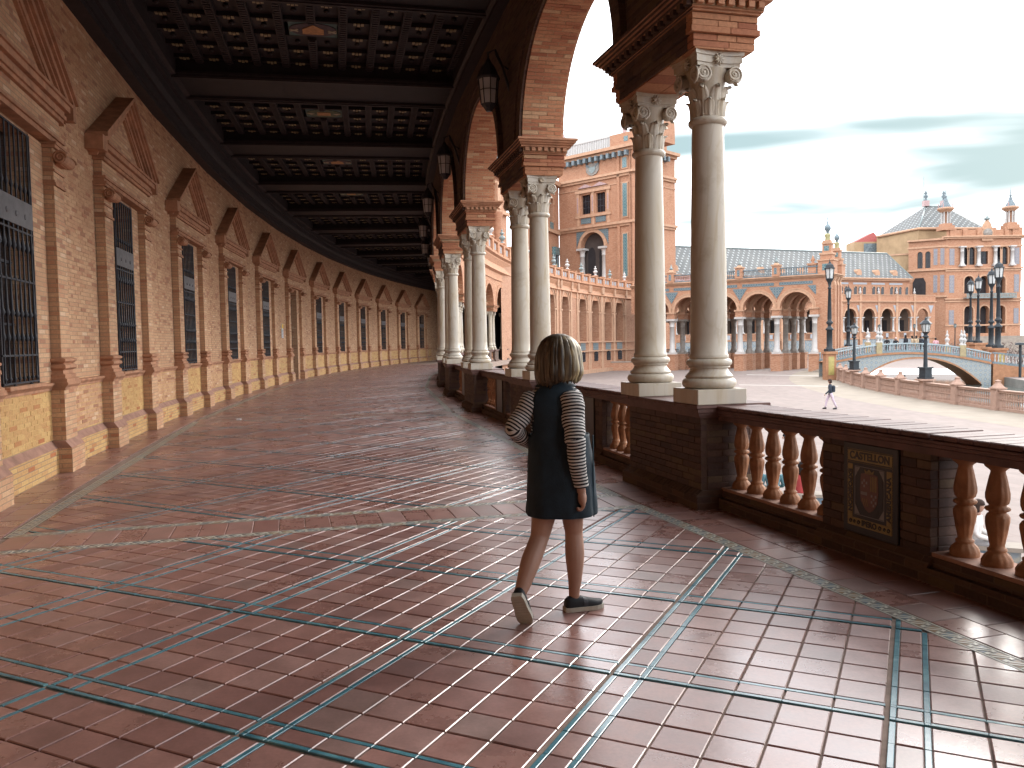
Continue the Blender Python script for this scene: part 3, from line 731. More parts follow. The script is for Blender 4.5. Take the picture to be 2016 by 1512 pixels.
def gilt_mesh(idx):                           # scalloped gilded lips on the cross ribs of one coffer row
    g = G(); n = 11
    for j in range(6):
        y = -2.02 + j * 0.81
        for i in range(n - 1):
            x = -2.98 + (i + 0.5) * 5.9 / (n - 1)
            if i in (4, 5) and j in (2, 3): continue
            for k in range(5):
                xx = x - 0.14 + k * 0.07; d = (0.006, 0.010, 0.022, 0.010, 0.006)[k]
                g.box(xx - 0.026, xx + 0.026, y - 0.056, y + 0.056, ZF + 0.050 - d, ZF + 0.052, 0, 't') if k in (1, 2, 3) else None
    return g
def coffer_back():
    g = G(); n = 11
    for i in range(n - 1):
        for j in range(5):
            if i in (4, 5) and j == 2: continue
            x = -2.98 + (i + 0.5) * 5.9 / (n - 1); y = -2.02 + (j + 0.5) * 0.81
            g.box(x - 0.21, x + 0.21, y - 0.355, y + 0.355, ZF + 0.13, ZF + 0.2, 1, 't'); g.lathe([(0.0, 0.06), (0.05, 0.08), (0.06, 0.10), (0.04, 0.13)], 6, (x, y, ZF), 1)
    return g
BM = beam_mesh().data('ceiling_beam', [WOOD, WOOD2]); RB = ribs_mesh().data('coffer_ribs', [WOOD, WOOD2]); GL = gilt_mesh(0).data('gilded_lips', [GILT]); CB = coffer_back().data('coffer_backs', [WOOD, WOOD2])
TEALP = M_plain('painted_teal', (0.045, 0.10, 0.10), 0.5, 0.4, 12); PAINTW = M_plain('painted_cream', (0.36, 0.31, 0.22), 0.5, 0.3, 12); PAINTO = M_plain('painted_ochre', (0.40, 0.20, 0.08), 0.5, 0.4, 14); PAINTG = M_plain('painted_green', (0.07, 0.09, 0.05), 0.5, 0.4, 12); PAINTD = M_plain('painted_dark', (0.05, 0.03, 0.04), 0.5, 0.4, 12)
def shield_panel(style):
    g = G(); z = ZF + 0.055
    g.box(-0.46, 0.46, -0.36, 0.36, z, z + 0.2, 0)
    el = [(0.45 * math.cos(2 * PI * k / 24), 0.34 * math.sin(2 * PI * k / 24)) for k in range(24)]
    g.prism(el, 2, z - 0.012, z + 0.01, 3 if style else 4)
    if style == 0:
        for sx in (-0.36, 0.36):
            for rot in (0.6, -0.6):
                c, s = math.cos(rot), math.sin(rot); q = [(-0.09, -0.022), (0.09, -0.022), (0.09, 0.022), (-0.09, 0.022)]
                g.prism([(sx + x * c - y * s, 0.04 + x * s + y * c) for x, y in q], 2, z - 0.02 - (0.003 if rot > 0 else 0), z, 1)
        g.prism([(-0.2, 0.2), (0.2, 0.2), (0.2, -0.05), (0, -0.27), (-0.2, -0.05)], 2, z - 0.022, z, 2)
    else:
        g.prism([(-0.17, -0.13), (0.17, -0.13), (0.17, 0.14), (-0.17, 0.14)], 2, z - 0.022, z, 2)
        for sx in (-0.33, 0.33): g.prism([(sx - 0.1, -0.03), (sx + 0.1, -0.03), (sx, 0.08)], 2, z - 0.02, z, 1)
    return g
SP = [shield_panel(i).data('painted_panel', [TEALP, PAINTW, PAINTO, PAINTG, PAINTD]) for i in (0, 1)]
for k in range(-3, 13):
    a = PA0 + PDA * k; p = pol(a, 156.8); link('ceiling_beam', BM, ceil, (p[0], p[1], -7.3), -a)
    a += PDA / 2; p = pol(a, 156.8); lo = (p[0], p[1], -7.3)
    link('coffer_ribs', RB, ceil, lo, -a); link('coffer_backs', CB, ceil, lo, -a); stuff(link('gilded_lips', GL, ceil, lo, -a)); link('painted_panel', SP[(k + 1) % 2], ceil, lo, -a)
# ------------------------------------------------------------------ arcade: piers, arches, outer face
ARC_R = 153.28; HB = 0.93                    # middle of the arcade wall, half length of an impost block
AH, ARISE, ASPR = 2.05, 1.68, 4.76
NBAY = range(-3, 12)
def pang(k): return PA0 + PDA * k
arcade = link('gallery_arcade', None); arcade.location = pol(pang(0), ARC_R, 0)
arcade['label'] = 'brick arcade of round arches standing on paired columns along the gallery'; arcade['category'] = 'arcade'
def AL(a): p = pol(a, ARC_R); return (p[0] - arcade.location[0], p[1] - arcade.location[1], 0.0)
GF, PF = -0.30, 0.33                         # gallery face and plaza face in local x
PL = PDA * ARC_R                             # pier spacing
def arch_pts(n=40, ah=AH, ri=ARISE):
    return [(-ah * math.cos(PI * i / n), ASPR + ri * math.sin(PI * i / n) ** 0.97) for i in range(n + 1)]
def spandrel(faces_, soffit=True):
    g = G(); pts = arch_pts(); ZT = 7.95; h = PL / 2
    for x, fl in faces_:
        for i in range(len(pts) - 1):
            (y0, z0), (y1, z1) = pts[i], pts[i + 1]
            q = [(x, y0, z0), (x, y1, z1), (x, y1, ZT), (x, y0, ZT)]; g.face(q if not fl else q[::-1], 0)
        for (y0, y1) in ((-h - 0.01, -AH), (AH, h + 0.01)):
            q = [(x, y0, ASPR), (x, y1, ASPR), (x, y1, ZT), (x, y0, ZT)]; g.face(q if not fl else q[::-1], 0)
    for i in range(len(pts) - 1 if soffit else 0):            # soffit backing
        (y0, z0), (y1, z1) = pts[i], pts[i + 1]; g.face([(GF, y0, z0), (GF, y1, z1), (PF, y1, z1), (PF, y0, z0)], 1)
    return g
def archivolt(x, sgn, ins, wid, thick):
    g = G(); P = arch_pts(40, AH + ins, ARISE + ins); Q = arch_pts(40, AH + ins + wid, ARISE + ins + wid); n = len(P); V = []
    for p in P: V.append((x, p[0], p[1]))
    for p in Q: V.append((x, p[0], p[1]))
    for p in P: V.append((x + sgn * thick, p[0], p[1]))
    for p in Q: V.append((x + sgn * thick, p[0], p[1]))
    F = []
    for i in range(n - 1):
        F += [(2 * n + i, 2 * n + i + 1, 3 * n + i + 1, 3 * n + i), (i, i + 1, 2 * n + i + 1, 2 * n + i), (n + i, 3 * n + i, 3 * n + i + 1, n + i + 1)]
    g.mesh(V, F, 0); return g
def arch_bricks(half, solo=None):            # voussoir bricks lining the arch, in courses
    g = G(); n = 92; P = arch_pts(n)
    dep = PF - GF + 0.02
    for i in range(n):
        if half and i < n // 2 - 4: continue
        (y0, z0), (y1, z1) = P[i], P[i + 1]
        ty, tz = y1 - y0, z1 - z0; l = math.hypot(ty, tz); ty /= l; tz /= l; ny, nz = tz, -ty     # towards the opening
        cuts = [0, 0.27, 0.53, dep] if i % 2 else [0, 0.14, 0.40, dep]
        for a, b in zip(cuts[:-1], cuts[1:]):
            xa, xb = GF - 0.01 + a + 0.003, GF - 0.01 + b - 0.003; e = 0.003; d = random.uniform(0.004, 0.010)
            A = (y0 + ty * e, z0 + tz * e); B = (y1 - ty * e, z1 - tz * e); q = G() if solo else g
            o = ((xa + xb) / 2, (y0 + y1) / 2, (z0 + z1) / 2) if solo else (0, 0, 0); c = 0.003
            S = lambda x, p, k: (x - o[0], p[0] + ny * k - o[1], p[1] + nz * k - o[2])
            A2 = (A[0] + ty * c, A[1] + tz * c); B2 = (B[0] - ty * c, B[1] - tz * c)
            q.mesh([S(xa, A, -0.01), S(xa, B, -0.01), S(xb, B, -0.01), S(xb, A, -0.01), S(xa + c, A2, d), S(xa + c, B2, d), S(xb - c, B2, d), S(xb - c, A2, d)],
                   [(4, 5, 6, 7), (0, 1, 5, 4), (1, 2, 6, 5), (2, 3, 7, 6), (3, 0, 4, 7)])
            if solo: solo(q, o)
    return g
IMP = [(4.25, 4.305, 0.0), (4.31, 4.365, 0.0), (4.37, 4.425, 0.035), (4.43, 4.485, 0.02), (4.49, 4.545, 0.02)]   # brick courses (z0, z1, projection)
def impost_core():
    g = G()
    g.box(GF + 0.012, PF - 0.012, -HB + 0.012, HB - 0.012, 4.25, 4.76, 1)
    for z0, z1, e in ((4.55, 4.57, 0.05), (4.57, 4.585, 0.075), (4.645, 4.675, 0.15), (4.677, 4.705, 0.19), (4.705, 4.735, 0.235), (4.735, 4.765, 0.27)):
        g.box(GF - e * 0.62, PF + e * 0.62, -HB - e, HB + e, z0, z1, 0)
    g.box(GF - 0.045, PF + 0.045, -HB - 0.09, HB + 0.09, 4.585, 4.645, 1)
    return g
def dentils():
    g = G(); n = 15; e = 0.14
    for i in range(n):
        y = -HB - 0.10 + (i + 0.5) * (2 * HB + 0.20) / n
        for x, s in ((GF - 0.05, -1), (PF + 0.05, 1)): g.box(min(x, x + s * 0.045), max(x, x + s * 0.045), y - 0.034, y + 0.034, 4.587, 4.643, 0)
    return g
def dentil_piece(): g = G(); g.box(-0.028, 0.028, -0.025, 0.025, -0.027, 0.027, 0); return g
def impost_bricks(g, solo=None):
    def put(x0, x1, y0, y1, z0, z1):
        q = G() if solo else g; o = ((x0 + x1) / 2, (y0 + y1) / 2, (z0 + z1) / 2) if solo else (0, 0, 0)
        q.cbox(x0 - o[0], x1 - o[0], y0 - o[1], y1 - o[1], z0 - o[2], z1 - o[2], 0.003, 0)
        if solo: solo(q, o)
    for r, (z0, z1, e) in enumerate(IMP):
        j = random.uniform(-0.002, 0.002)
        xs = [GF - e, GF + 0.24, GF + 0.44, PF + e] if r % 2 else [GF - e, GF + 0.36, PF + e]
        for s in (-1, 1):                    # end faces
            for a, b in zip(xs[:-1], xs[1:]):
                y = s * (HB + e); put(a + 0.002, b - 0.002, min(y, y - s * 0.12), max(y, y - s * 0.12), z0, z1 - 0.001)
        n = 7; off = 0.5 if r % 2 else 0.0
        ys = [-HB - e + 0.122] + [-HB + 0.12 + (i + off) * (2 * HB - 0.24) / n for i in range(1, n)] + [HB + e - 0.122]
        for a, b in zip(ys[:-1], ys[1:]):    # long faces
            put(GF - e, GF + 0.11, a + 0.002, b - 0.002, z0, z1 - 0.001); put(PF - 0.11, PF + e, a + 0.002, b - 0.002, z0, z1 - 0.001)
    return g
def soffit_slab():
    g = G(); n = 7
    for i in range(n):
        y0 = -HB + 2 * HB * i / n + 0.004; y1 = -HB + 2 * HB * (i + 1) / n - 0.004
        for (x0, x1) in ((GF + 0.02, GF + 0.31), (GF + 0.318, PF - 0.02)): g.box(x0, x1, y0, y1, 4.236, 4.256, 0)
    return g
SPD = spandrel(((PF, 0),)).data('spandrel_wall', [B_OR, MORT]); SPI = spandrel(((GF, 1),), False).data('gallery_face', [B_DK])  # gallery side gets dark brick: its backlit shade is put into the colour
AVI = archivolt(GF, -1, 0.02, 0.30, 0.05).data('archivolt', [B_DK]); AVI2 = archivolt(GF - 0.05, -1, 0.24, 0.08, 0.03).data('archivolt', [B_DK])  # inner archivolts carry the same painted shade
AVO = archivolt(PF, 1, 0.02, 0.34, 0.05).data('archivolt', [B_OR])
ABK = arch_bricks(False).data('arch_bricks', [B_ORI]); ABH = None
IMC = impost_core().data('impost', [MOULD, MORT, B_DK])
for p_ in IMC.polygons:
    if p_.normal.x < -0.7: p_.material_index = 2  # gallery side of the impost coloured dark for its shade
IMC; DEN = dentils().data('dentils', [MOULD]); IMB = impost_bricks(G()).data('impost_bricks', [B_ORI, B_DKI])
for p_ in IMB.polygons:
    if p_.center.x < GF + 0.1 and abs(p_.center.y) < HB - 0.12: p_.material_index = 1  # bricks on the gallery side take the painted shade tone
IMB; SOF = soffit_slab().data('impost_soffit', [B_ORI])
for k in NBAY:
    a = pang(k); lo = AL(a)
    imp = link('impost', IMC, arcade, lo, -a); link('impost_soffit', SOF, imp)
    if k in (0, 1, 2):
        impost_bricks(G(), lambda q, o, imp=imp: part('brick', q, [B_DKP if (o[0] < GF + 0.1 and abs(o[1]) < HB - 0.12) else B_ORP], imp, o))  # single bricks facing the gallery are coloured dark for shade
        for i in range(15):
            y = -HB - 0.10 + (i + 0.5) * (2 * HB + 0.20) / 15
            g = G(); g.box(GF - 0.095, GF - 0.045, y - 0.034, y + 0.034, 4.587, 4.643, 0); part('dentil', g, [B_DK], imp)  # gallery-side dentils in the same painted shade
        for i in range(7):
            x = GF - 0.04 + (i + 0.5) * (PF - GF + 0.08) / 7
            for s in (-1, 1):
                g = G(); y = s * (HB + 0.092); g.box(x - 0.030, x + 0.030, min(y, y + s * 0.045), max(y, y + s * 0.045), 4.587, 4.643, 0); part('dentil', g, [MOULD], imp)
    else:
        stuff(link('impost_bricks', IMB, imp)); stuff(link('dentils', DEN, imp))
    am = a + PDA / 2; lo = AL(am)
    ar = link('arch', SPD, arcade, lo, -am); link('gallery_face', SPI, ar)
    for me in (AVI, AVI2, AVO): link('archivolt', me, ar)
    if k == 0:
        arch_bricks(True, lambda q, o, ar=ar: part('brick', q, [B_ORP], ar, o))
        rest_ = G(); tmp = arch_bricks(False)
        for f, s_ in zip(tmp.f, tmp.s):
            P = [tmp.v[i] for i in f]
            if sum(p[1] for p in P) / len(P) < -0.2: rest_.face(P, 0)
        stuff(part('arch_bricks', rest_, [B_ORI], ar))
    else: stuff(link('arch_bricks', ABK, ar))
# outer entablature, terrace parapet
TILEB = None
def M_azulejo(name, ca, cb, cc, s=0.28):
    t = NT(name); u, v, _ = t.sep(t.uv())
    fu = t.math('ABSOLUTE', t.math('SUBTRACT', t.math('FRACT', t.math('DIVIDE', u, s)), 0.5)); fv = t.math('ABSOLUTE', t.math('SUBTRACT', t.math('FRACT', t.math('DIVIDE', v, s)), 0.5))
    d = t.math('ADD', fu, fv); n = t.noise(t.uv(), 5.0 / s, 2, 0.5)
    c = t.ramp(t.math('ADD', d, t.math('MULTIPLY', t.math('SUBTRACT', n, 0.5), 0.7)), [(0.22, ca), (0.36, cb), (0.55, cc), (0.72, ca)], 'LINEAR')
    return t.fin(c, 0.3, 0, 0.5)
AZUL = M_azulejo('blue_glazed_tile', (0.075, 0.125, 0.155), (0.25, 0.275, 0.27), (0.105, 0.165, 0.19), 0.34)
AZULW = M_azulejo('white_blue_glazed_tile', (0.30, 0.32, 0.35), (0.15, 0.21, 0.28), (0.36, 0.36, 0.36), 0.22)
AZULT = M_azulejo('teal_glazed_tile', (0.055, 0.135, 0.155), (0.20, 0.255, 0.25), (0.085, 0.17, 0.185), 0.5)
CERW = M_plain('white_ceramic', (0.40, 0.39, 0.38), 0.3, 0.15, 5, spec=0.5); CERB = M_plain('blue_ceramic', (0.14, 0.19, 0.215), 0.3, 0.4, 6, spec=0.5); CERG = M_plain('grey_green_ceramic', (0.17, 0.21, 0.21), 0.35, 0.35, 6, spec=0.5); CERY = M_plain('yellow_green_ceramic', (0.30, 0.28, 0.14), 0.35, 0.3, 5, spec=0.5); CERP = M_plain('pink_ceramic', (0.37, 0.255, 0.25), 0.4, 0.3, 5)
g = G(); RO = ARC_R - PF
g.arcsweep([(RO - 0.0, 7.0), (RO - 0.06, 7.0), (RO - 0.06, 7.12), (RO - 0.03, 7.14), (RO - 0.03, 7.6), (RO - 0.25, 7.75), (RO - 0.06, 8.3), (RO - 0.25, 8.75), (RO - 0.25, 8.86), (RO - 0.45, 9.0), (RO - 0.45, 9.12), (RO + 0.3, 9.2), (RO + 0.3, 7.0)], -0.36, 0.56, 150)
wpart('entablature', g, [MOULD], arcade)
g = G(); g.arcsweep([(RO - 0.30, 9.12), (RO - 0.30, 9.3), (RO + 0.0, 9.3), (RO + 0.0, 9.12)], -0.36, 0.56, 150); g.arcsweep([(RO - 0.32, 10.05), (RO - 0.36, 10.1), (RO - 0.36, 10.2), (RO + 0.04, 10.2), (RO + 0.04, 10.05)], -0.36, 0.56, 150); g.arcsweep([(RO - 0.2, 9.28), (RO - 0.2, 10.06), (RO - 0.1, 10.06), (RO - 0.1, 9.28)], -0.36, 0.56, 150)
wpart('terrace_parapet', g, [MOULD], arcade)
g = G(); g.arcsweep([(RO - 0.1, 9.2), (161.0, 9.2), (161.0, 9.15), (RO - 0.1, 9.15)], -0.36, 0.56, 100); wpart('terrace', g, [B_OR], arcade)
def post_m(): g = G(); g.box(-0.24, 0.24, -0.3, 0.3, 9.15, 10.28, 0); g.box(-0.3, 0.3, -0.36, 0.36, 10.28, 10.38, 0); return g
def tilepanel_m(): g = G(); g.box(-0.02, 0.02, -0.36, 0.36, 9.42, 9.94, 0); return g
def vase_m(h=1.3):
    g = G(); pr = [(0.2, 0), (0.2, 0.08), (0.1, 0.14), (0.09, 0.2), (0.24, 0.36), (0.3, 0.5), (0.24, 0.6), (0.1, 0.7), (0.1, 0.76), (0.2, 0.86), (0.2, 0.94), (0.06, 1.04), (0.06, 1.1), (0.1, 1.17), (0.0, 1.3)]
    g.lathe([(r, z * h / 1.3) for r, z in pr], 12); return g
POST = post_m().data('parapet_post', [MOULD]); TPAN = tilepanel_m().data('tile_panel', [AZULW]); VASE = vase_m().data('vase_finial', [CERW]); VASEB = vase_m().data('vase_finial', [CERG])
for i in range(-2, 44):
    a = -0.26 + i * PDA / 2; r = RO - 0.15; p = pol(a, r); lo = (p[0] - arcade.location[0], p[1] - arcade.location[1], 0)
    link('parapet_post', POST, arcade, lo, -a)
    if i % 2: link('vase_finial', VASE if i % 4 == 1 else VASEB, arcade, (lo[0], lo[1], 10.38), -a)
    for s in (-1, 1):
        a2 = a + PDA / 4 + s * 0.0034; p = pol(a2, RO - 0.2); link('tile_panel', TPAN, arcade, (p[0] - arcade.location[0], p[1] - arcade.location[1], 0), -a2)

# ------------------------------------------------------------------ paired marble columns
def shaft_m():
    g = G(); pr = []
    for i in range(13):
        t = i / 12; pr.append((0.172 - 0.024 * t ** 1.6, 1.455 + (3.60 - 1.455) * t))
    g.lathe([(0.185, 1.425), (0.185, 1.447), (0.174, 1.456)] + pr[1:], 28)
    g.lathe([(0.150, 3.60), (0.166, 3.605), (0.182, 3.625), (0.182, 3.65), (0.166, 3.668), (0.152, 3.67)], 28)
    return g
def base_m():
    g = G()
    def tor(R, r, zc, n=9): return [(R + r * math.cos(-PI / 2 + PI * i / (n - 1)), zc + r * math.sin(-PI / 2 + PI * i / (n - 1))) for i in range(n)]
    pr = [(0.2, 1.125)] + tor(0.205, 0.052, 1.178) + [(0.225, 1.232), (0.225, 1.245)] + [(0.178 + 0.047 * (1 - math.sin(PI / 2 * i / 8)) , 1.247 + 0.075 * i / 8) for i in range(9)] + [(0.195, 1.325), (0.195, 1.337)] + tor(0.180, 0.036, 1.374) + [(0.186, 1.412), (0.186, 1.426)]
    g.lathe(pr, 32); return g
def plinth_m(): g = G(); g.cbox(-0.255, 0.255, -0.255, 0.255, 0.985, 1.128, 0.006, 0); return g
def bell_m():
    g = G(); g.lathe([(0.150, 3.67), (0.150, 3.80), (0.156, 3.93), (0.172, 4.03), (0.195, 4.08), (0.20, 4.10)], 24)
    n = 9; V = []                            # abacus with hollow sides
    ring = []
    for s in range(4):
        for i in range(n):
            t = -1 + 2 * i / n; d = 0.232 - 0.035 * (1 - t * t); x, y = d, t * 0.232
            c, q = math.cos(s * PI / 2), math.sin(s * PI / 2); ring.append((x * c - y * q, x * q + y * c))
    for z0, z1, k in ((4.10, 4.135, 0.94), (4.135, 4.20, 1.0), (4.20, 4.25, 1.06)):
        g.prism([(x * k, y * k) for x, y in ring], 2, z0, z1)
    return g
def leaf_m(h, w, out):                       # one acanthus leaf, root at the bell, local +x outward
    g = G(); ns, nw = 9, 8; V = []
    for i in range(ns + 1):
        t = i / ns; z = h * (t if t < 0.85 else 0.85 + (t - 0.85) * 0.2) - (0.0 if t < 0.88 else (t - 0.88) * h * 0.8); x = out * t ** 3
        wd = w * (0.75 + 0.35 * math.sin(PI * min(1, t * 1.05))) * (1 - max(0, t - 0.7) * 1.9)
        for j in range(nw + 1):
            u = -1 + 2 * j / nw; lob = 1 + 0.10 * math.cos(t * 22) * abs(u) ** 2
            V.append((x - 0.022 * u * u + 0.008 * math.cos(u * 3 * PI) + 0.01 * (1 - abs(u)), u * wd * lob * 0.5, z - 0.012 * abs(u)))
    F = [(i * (nw + 1) + j, i * (nw + 1) + j + 1, (i + 1) * (nw + 1) + j + 1, (i + 1) * (nw + 1) + j) for i in range(ns) for j in range(nw)]
    g.mesh(V, F, 0, True); return g
def volute_m():                              # spiral facing +x
    g = G(); n = 30; pts = []
    for i in range(n):
        t = i / (n - 1); a = -PI / 2 + t * 2 * PI * 2.1; r = 0.078 * (1 - 0.82 * t); pts.append((0, r * math.cos(a), r * math.sin(a)))
    g.tube(pts, lambda t: 0.0135 * (1 - 0.35 * t), 6); el = [(0.066 * math.cos(2 * PI * k / 16), 0.066 * math.sin(2 * PI * k / 16)) for k in range(16)]
    g.prism(el, 0, -0.09, 0.0); g.lathe([(0.016, -0.01), (0.016, 0.01), (0.0, 0.016)], 8)
    return g
def rosette_m():
    g = G()
    for k in range(9):
        a = 2 * PI * k / 9; g.tube([(0.0, 0, 0), (0.02, 0.025 * math.cos(a), 0.025 * math.sin(a)), (0.005, 0.055 * math.cos(a), 0.055 * math.sin(a))], lambda t: 0.012 * (1 - 0.5 * t), 5)
    return g
SH, BS, PT_, BL = shaft_m().data('shaft', [MARB]), base_m().data('base', [MARB]), plinth_m().data('plinth', [MARB]), bell_m().data('capital', [MARB])
LF1, LF2 = leaf_m(0.19, 0.115, 0.045).data('leaf', [MARB]), leaf_m(0.33, 0.115, 0.075).data('leaf', [MARB])
VO = volute_m().data('volute', [MARB]); RS = rosette_m().data('rosette', [MARB])
def cap_bits():
    out = []
    for k in range(8):
        a = 2 * PI * k / 8 + PI / 8; out.append((LF1, 'leaf', (0.15 * math.cos(a), 0.15 * math.sin(a), 3.672), a))
        a = 2 * PI * k / 8; out.append((LF2, 'leaf', (0.146 * math.cos(a), 0.146 * math.sin(a), 3.672), a))
    for k in range(4):
        a = k * PI / 2; c, s = math.cos(a), math.sin(a)
        for u in (-0.158, 0.158): out.append((VO, 'volute', (0.222 * c - u * s, 0.222 * s + u * c, 4.035), a))
        out.append((RS, 'rosette', (0.205 * c, 0.205 * s, 4.165), a))
    return out
def joined_cap():
    g = G(); b = bell_m(); g.add(b); L1, L2, V_, R_ = leaf_m(0.19, 0.115, 0.045), leaf_m(0.33, 0.115, 0.075), volute_m(), rosette_m()
    mp = {LF1: L1, LF2: L2, VO: V_, RS: R_}
    for me, nm, lo, a in cap_bits(): g.add(mp[me], Matrix.Translation(lo) @ Matrix.Rotation(a, 4, 'Z'))
    return g
JC = joined_cap().data('capital', [MARB]); BITS = cap_bits()
COL_R = 153.30
ORD = {0: 'nearest pair', 1: 'second pair, behind the walking woman', 2: 'third pair along the gallery', 3: 'fourth pair along the gallery', 4: 'fifth pair along the gallery', 5: 'sixth pair along the gallery'}
for k in range(-2, 13):
    for s, nm in ((-1, 'near'), (1, 'far')):
        a = pang(k) + s * 0.67 / ARC_R; p = pol(a, COL_R)
        if k in ORD: lab = ('tall cream marble column, ' + ('nearer' if s < 0 else 'farther') + ' of the ' + ORD[k])
        elif k < 0: lab = 'cream marble column beside the viewer, outside the picture'
        else: lab = 'cream marble column in the far bend of the gallery arcade'
        c = thing('marble_column', lab, 'column', p, -a, 'paired marble columns of the gallery')
        link('plinth', PT_, c); link('base', BS, c); link('shaft', SH, c)
        if k in (0, 1, 2):
            cp_ = link('capital', BL, c)
            for me, n_, lo, aa in BITS: link(n_, me, cp_, lo, aa)
        else: link('capital', JC, c)

# ------------------------------------------------------------------ pedestals and balustrade
RAILM = M_plain('dark_coping_brick', (0.120, 0.062, 0.052), 0.58, 0.35, 7, bump=0.3, spec=0.35)
TERRA = M_plain('terracotta_baluster', (0.27, 0.125, 0.06), 0.6, 0.4, 9, bump=0.3, bscale=45)
PEDX0, PEDX1, PEDH = -0.20, 0.42, 0.845     # local x about ARC_R; gallery face at about r 153.48
def blk_bricks(g, x0, x1, y0, y1, z0, z1, solo=None, w=0.25, h=0.063, faces='lfk'):
    n = int(round((z1 - z0) / h)); hh = (z1 - z0) / n
    def put(bx, axis, face):
        q = G() if solo else g; xa, xb, ya, yb, za, zb = bx
        o = ((xa + xb) / 2, (ya + yb) / 2, (za + zb) / 2) if solo else (0, 0, 0)
        q.cbox(xa - o[0], xb - o[0], ya - o[1], yb - o[1], za - o[2], zb - o[2], 0.003, 0)
        if solo: solo(q, o)
    for r in range(n):
        za, zb = z0 + r * hh + 0.003, z0 + (r + 1) * hh - 0.003; y = y0 + 0.001 - (0.5 * w if r % 2 else 0)
        while y < y1 - 0.02:
            a, b = max(y, y0) + (0.0 if y <= y0 else 0.0025), min(y + w, y1) - 0.0025; y += w
            if b - a < 0.03: continue
            d = random.uniform(0.0, 0.004); put((x0 - d, x0 + 0.06, a, b, za, zb), 0, 'l')
        for s, f in ((0, 'f'), (1, 'k')):
            if f not in faces: continue
            yy = (y0, y1)[s]; x = x0 + 0.062 - (0.25 * w if r % 2 else 0); sg = 1 if s else -1
            while x < x1 - 0.02:
                a, b = max(x, x0 + 0.062), min(x + w * 0.9, x1) - 0.005; x += w * 0.9
                if b - a < 0.03: continue
                d = random.uniform(0, 0.003); put((a, b, yy - 0.05 if s else yy - d, yy + d if s else yy + 0.05, za, zb), 1, f)
def pedestal_core():
    g = G(); g.box(PEDX0 + 0.008, PEDX1 - 0.008, -0.842, 0.842, -0.05, 0.93, 1)
    g.box(PEDX0 - 0.07, PEDX1 + 0.07, -0.90, 0.90, -0.05, 0.12, 0); g.prism([(PEDX0 - 0.07, 0.12), (PEDX1 + 0.07, 0.12), (PEDX1, 0.175), (PEDX0, 0.175)], 1, -0.87, 0.87, 0)
    for z0, z1, e in ((0.86, 0.885, 0.02), (0.885, 0.912, 0.038), (0.912, 0.948, 0.055)): g.box(PEDX0 - e, PEDX1 + e, -0.845 - e, 0.845 + e, z0, z1, 2)
    return g
def coping_bricks(g, x0, x1, y0, y1, z0, z1, step=0.115, solo=None, m=0):
    n = max(1, int(round((y1 - y0) / step))); w = (y1 - y0) / n
    for i in range(n):
        a, b = y0 + i * w + 0.003, y0 + (i + 1) * w - 0.003; d = random.uniform(0, 0.003); q = G() if solo else g
        o = ((x0 + x1) / 2, (a + b) / 2, z0) if solo else (0, 0, 0)
        q.cbox(x0 - d - o[0], x1 + d - o[0], a - o[1], b - o[1], z0 - o[2], z1 + d - o[2], 0.006, m)
        if solo: solo(q, o)
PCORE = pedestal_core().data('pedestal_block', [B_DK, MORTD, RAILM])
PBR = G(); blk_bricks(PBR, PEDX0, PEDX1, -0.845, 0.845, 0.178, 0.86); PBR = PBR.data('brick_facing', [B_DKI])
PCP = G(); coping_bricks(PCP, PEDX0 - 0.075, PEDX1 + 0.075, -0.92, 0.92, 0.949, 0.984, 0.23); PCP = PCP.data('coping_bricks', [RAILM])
for k in range(-2, 13):
    a = pang(k); lab = {0: 'brick pedestal under the nearest column pair', 1: 'brick pedestal under the second column pair behind the woman', 2: 'brick pedestal under the third column pair', 3: 'brick pedestal under the fourth column pair', 4: 'brick pedestal under the fifth column pair'}.get(k, ('brick pedestal, number %d along the gallery from the viewer, in the far bend' % (k + 1)) if k > 0 else 'brick pedestal beside the viewer, outside the picture')
    pd = thing('column_pedestal', lab, 'pedestal', pol(a, ARC_R), -a, 'brick pedestals under the paired columns')
    link('pedestal_block', PCORE, pd)
    if k == 0:
        blk_bricks(G(), PEDX0, PEDX1, -0.845, 0.845, 0.178, 0.86, lambda q, o: part('brick', q, [B_DKP], pd, o))
        coping_bricks(G(), PEDX0 - 0.075, PEDX1 + 0.075, -0.92, 0.92, 0.949, 0.984, 0.23, lambda q, o: part('coping_brick', q, [RAILM], pd, o))
    else:
        stuff(link('brick_facing', PBR, pd)); stuff(link('coping_bricks', PCP, pd))
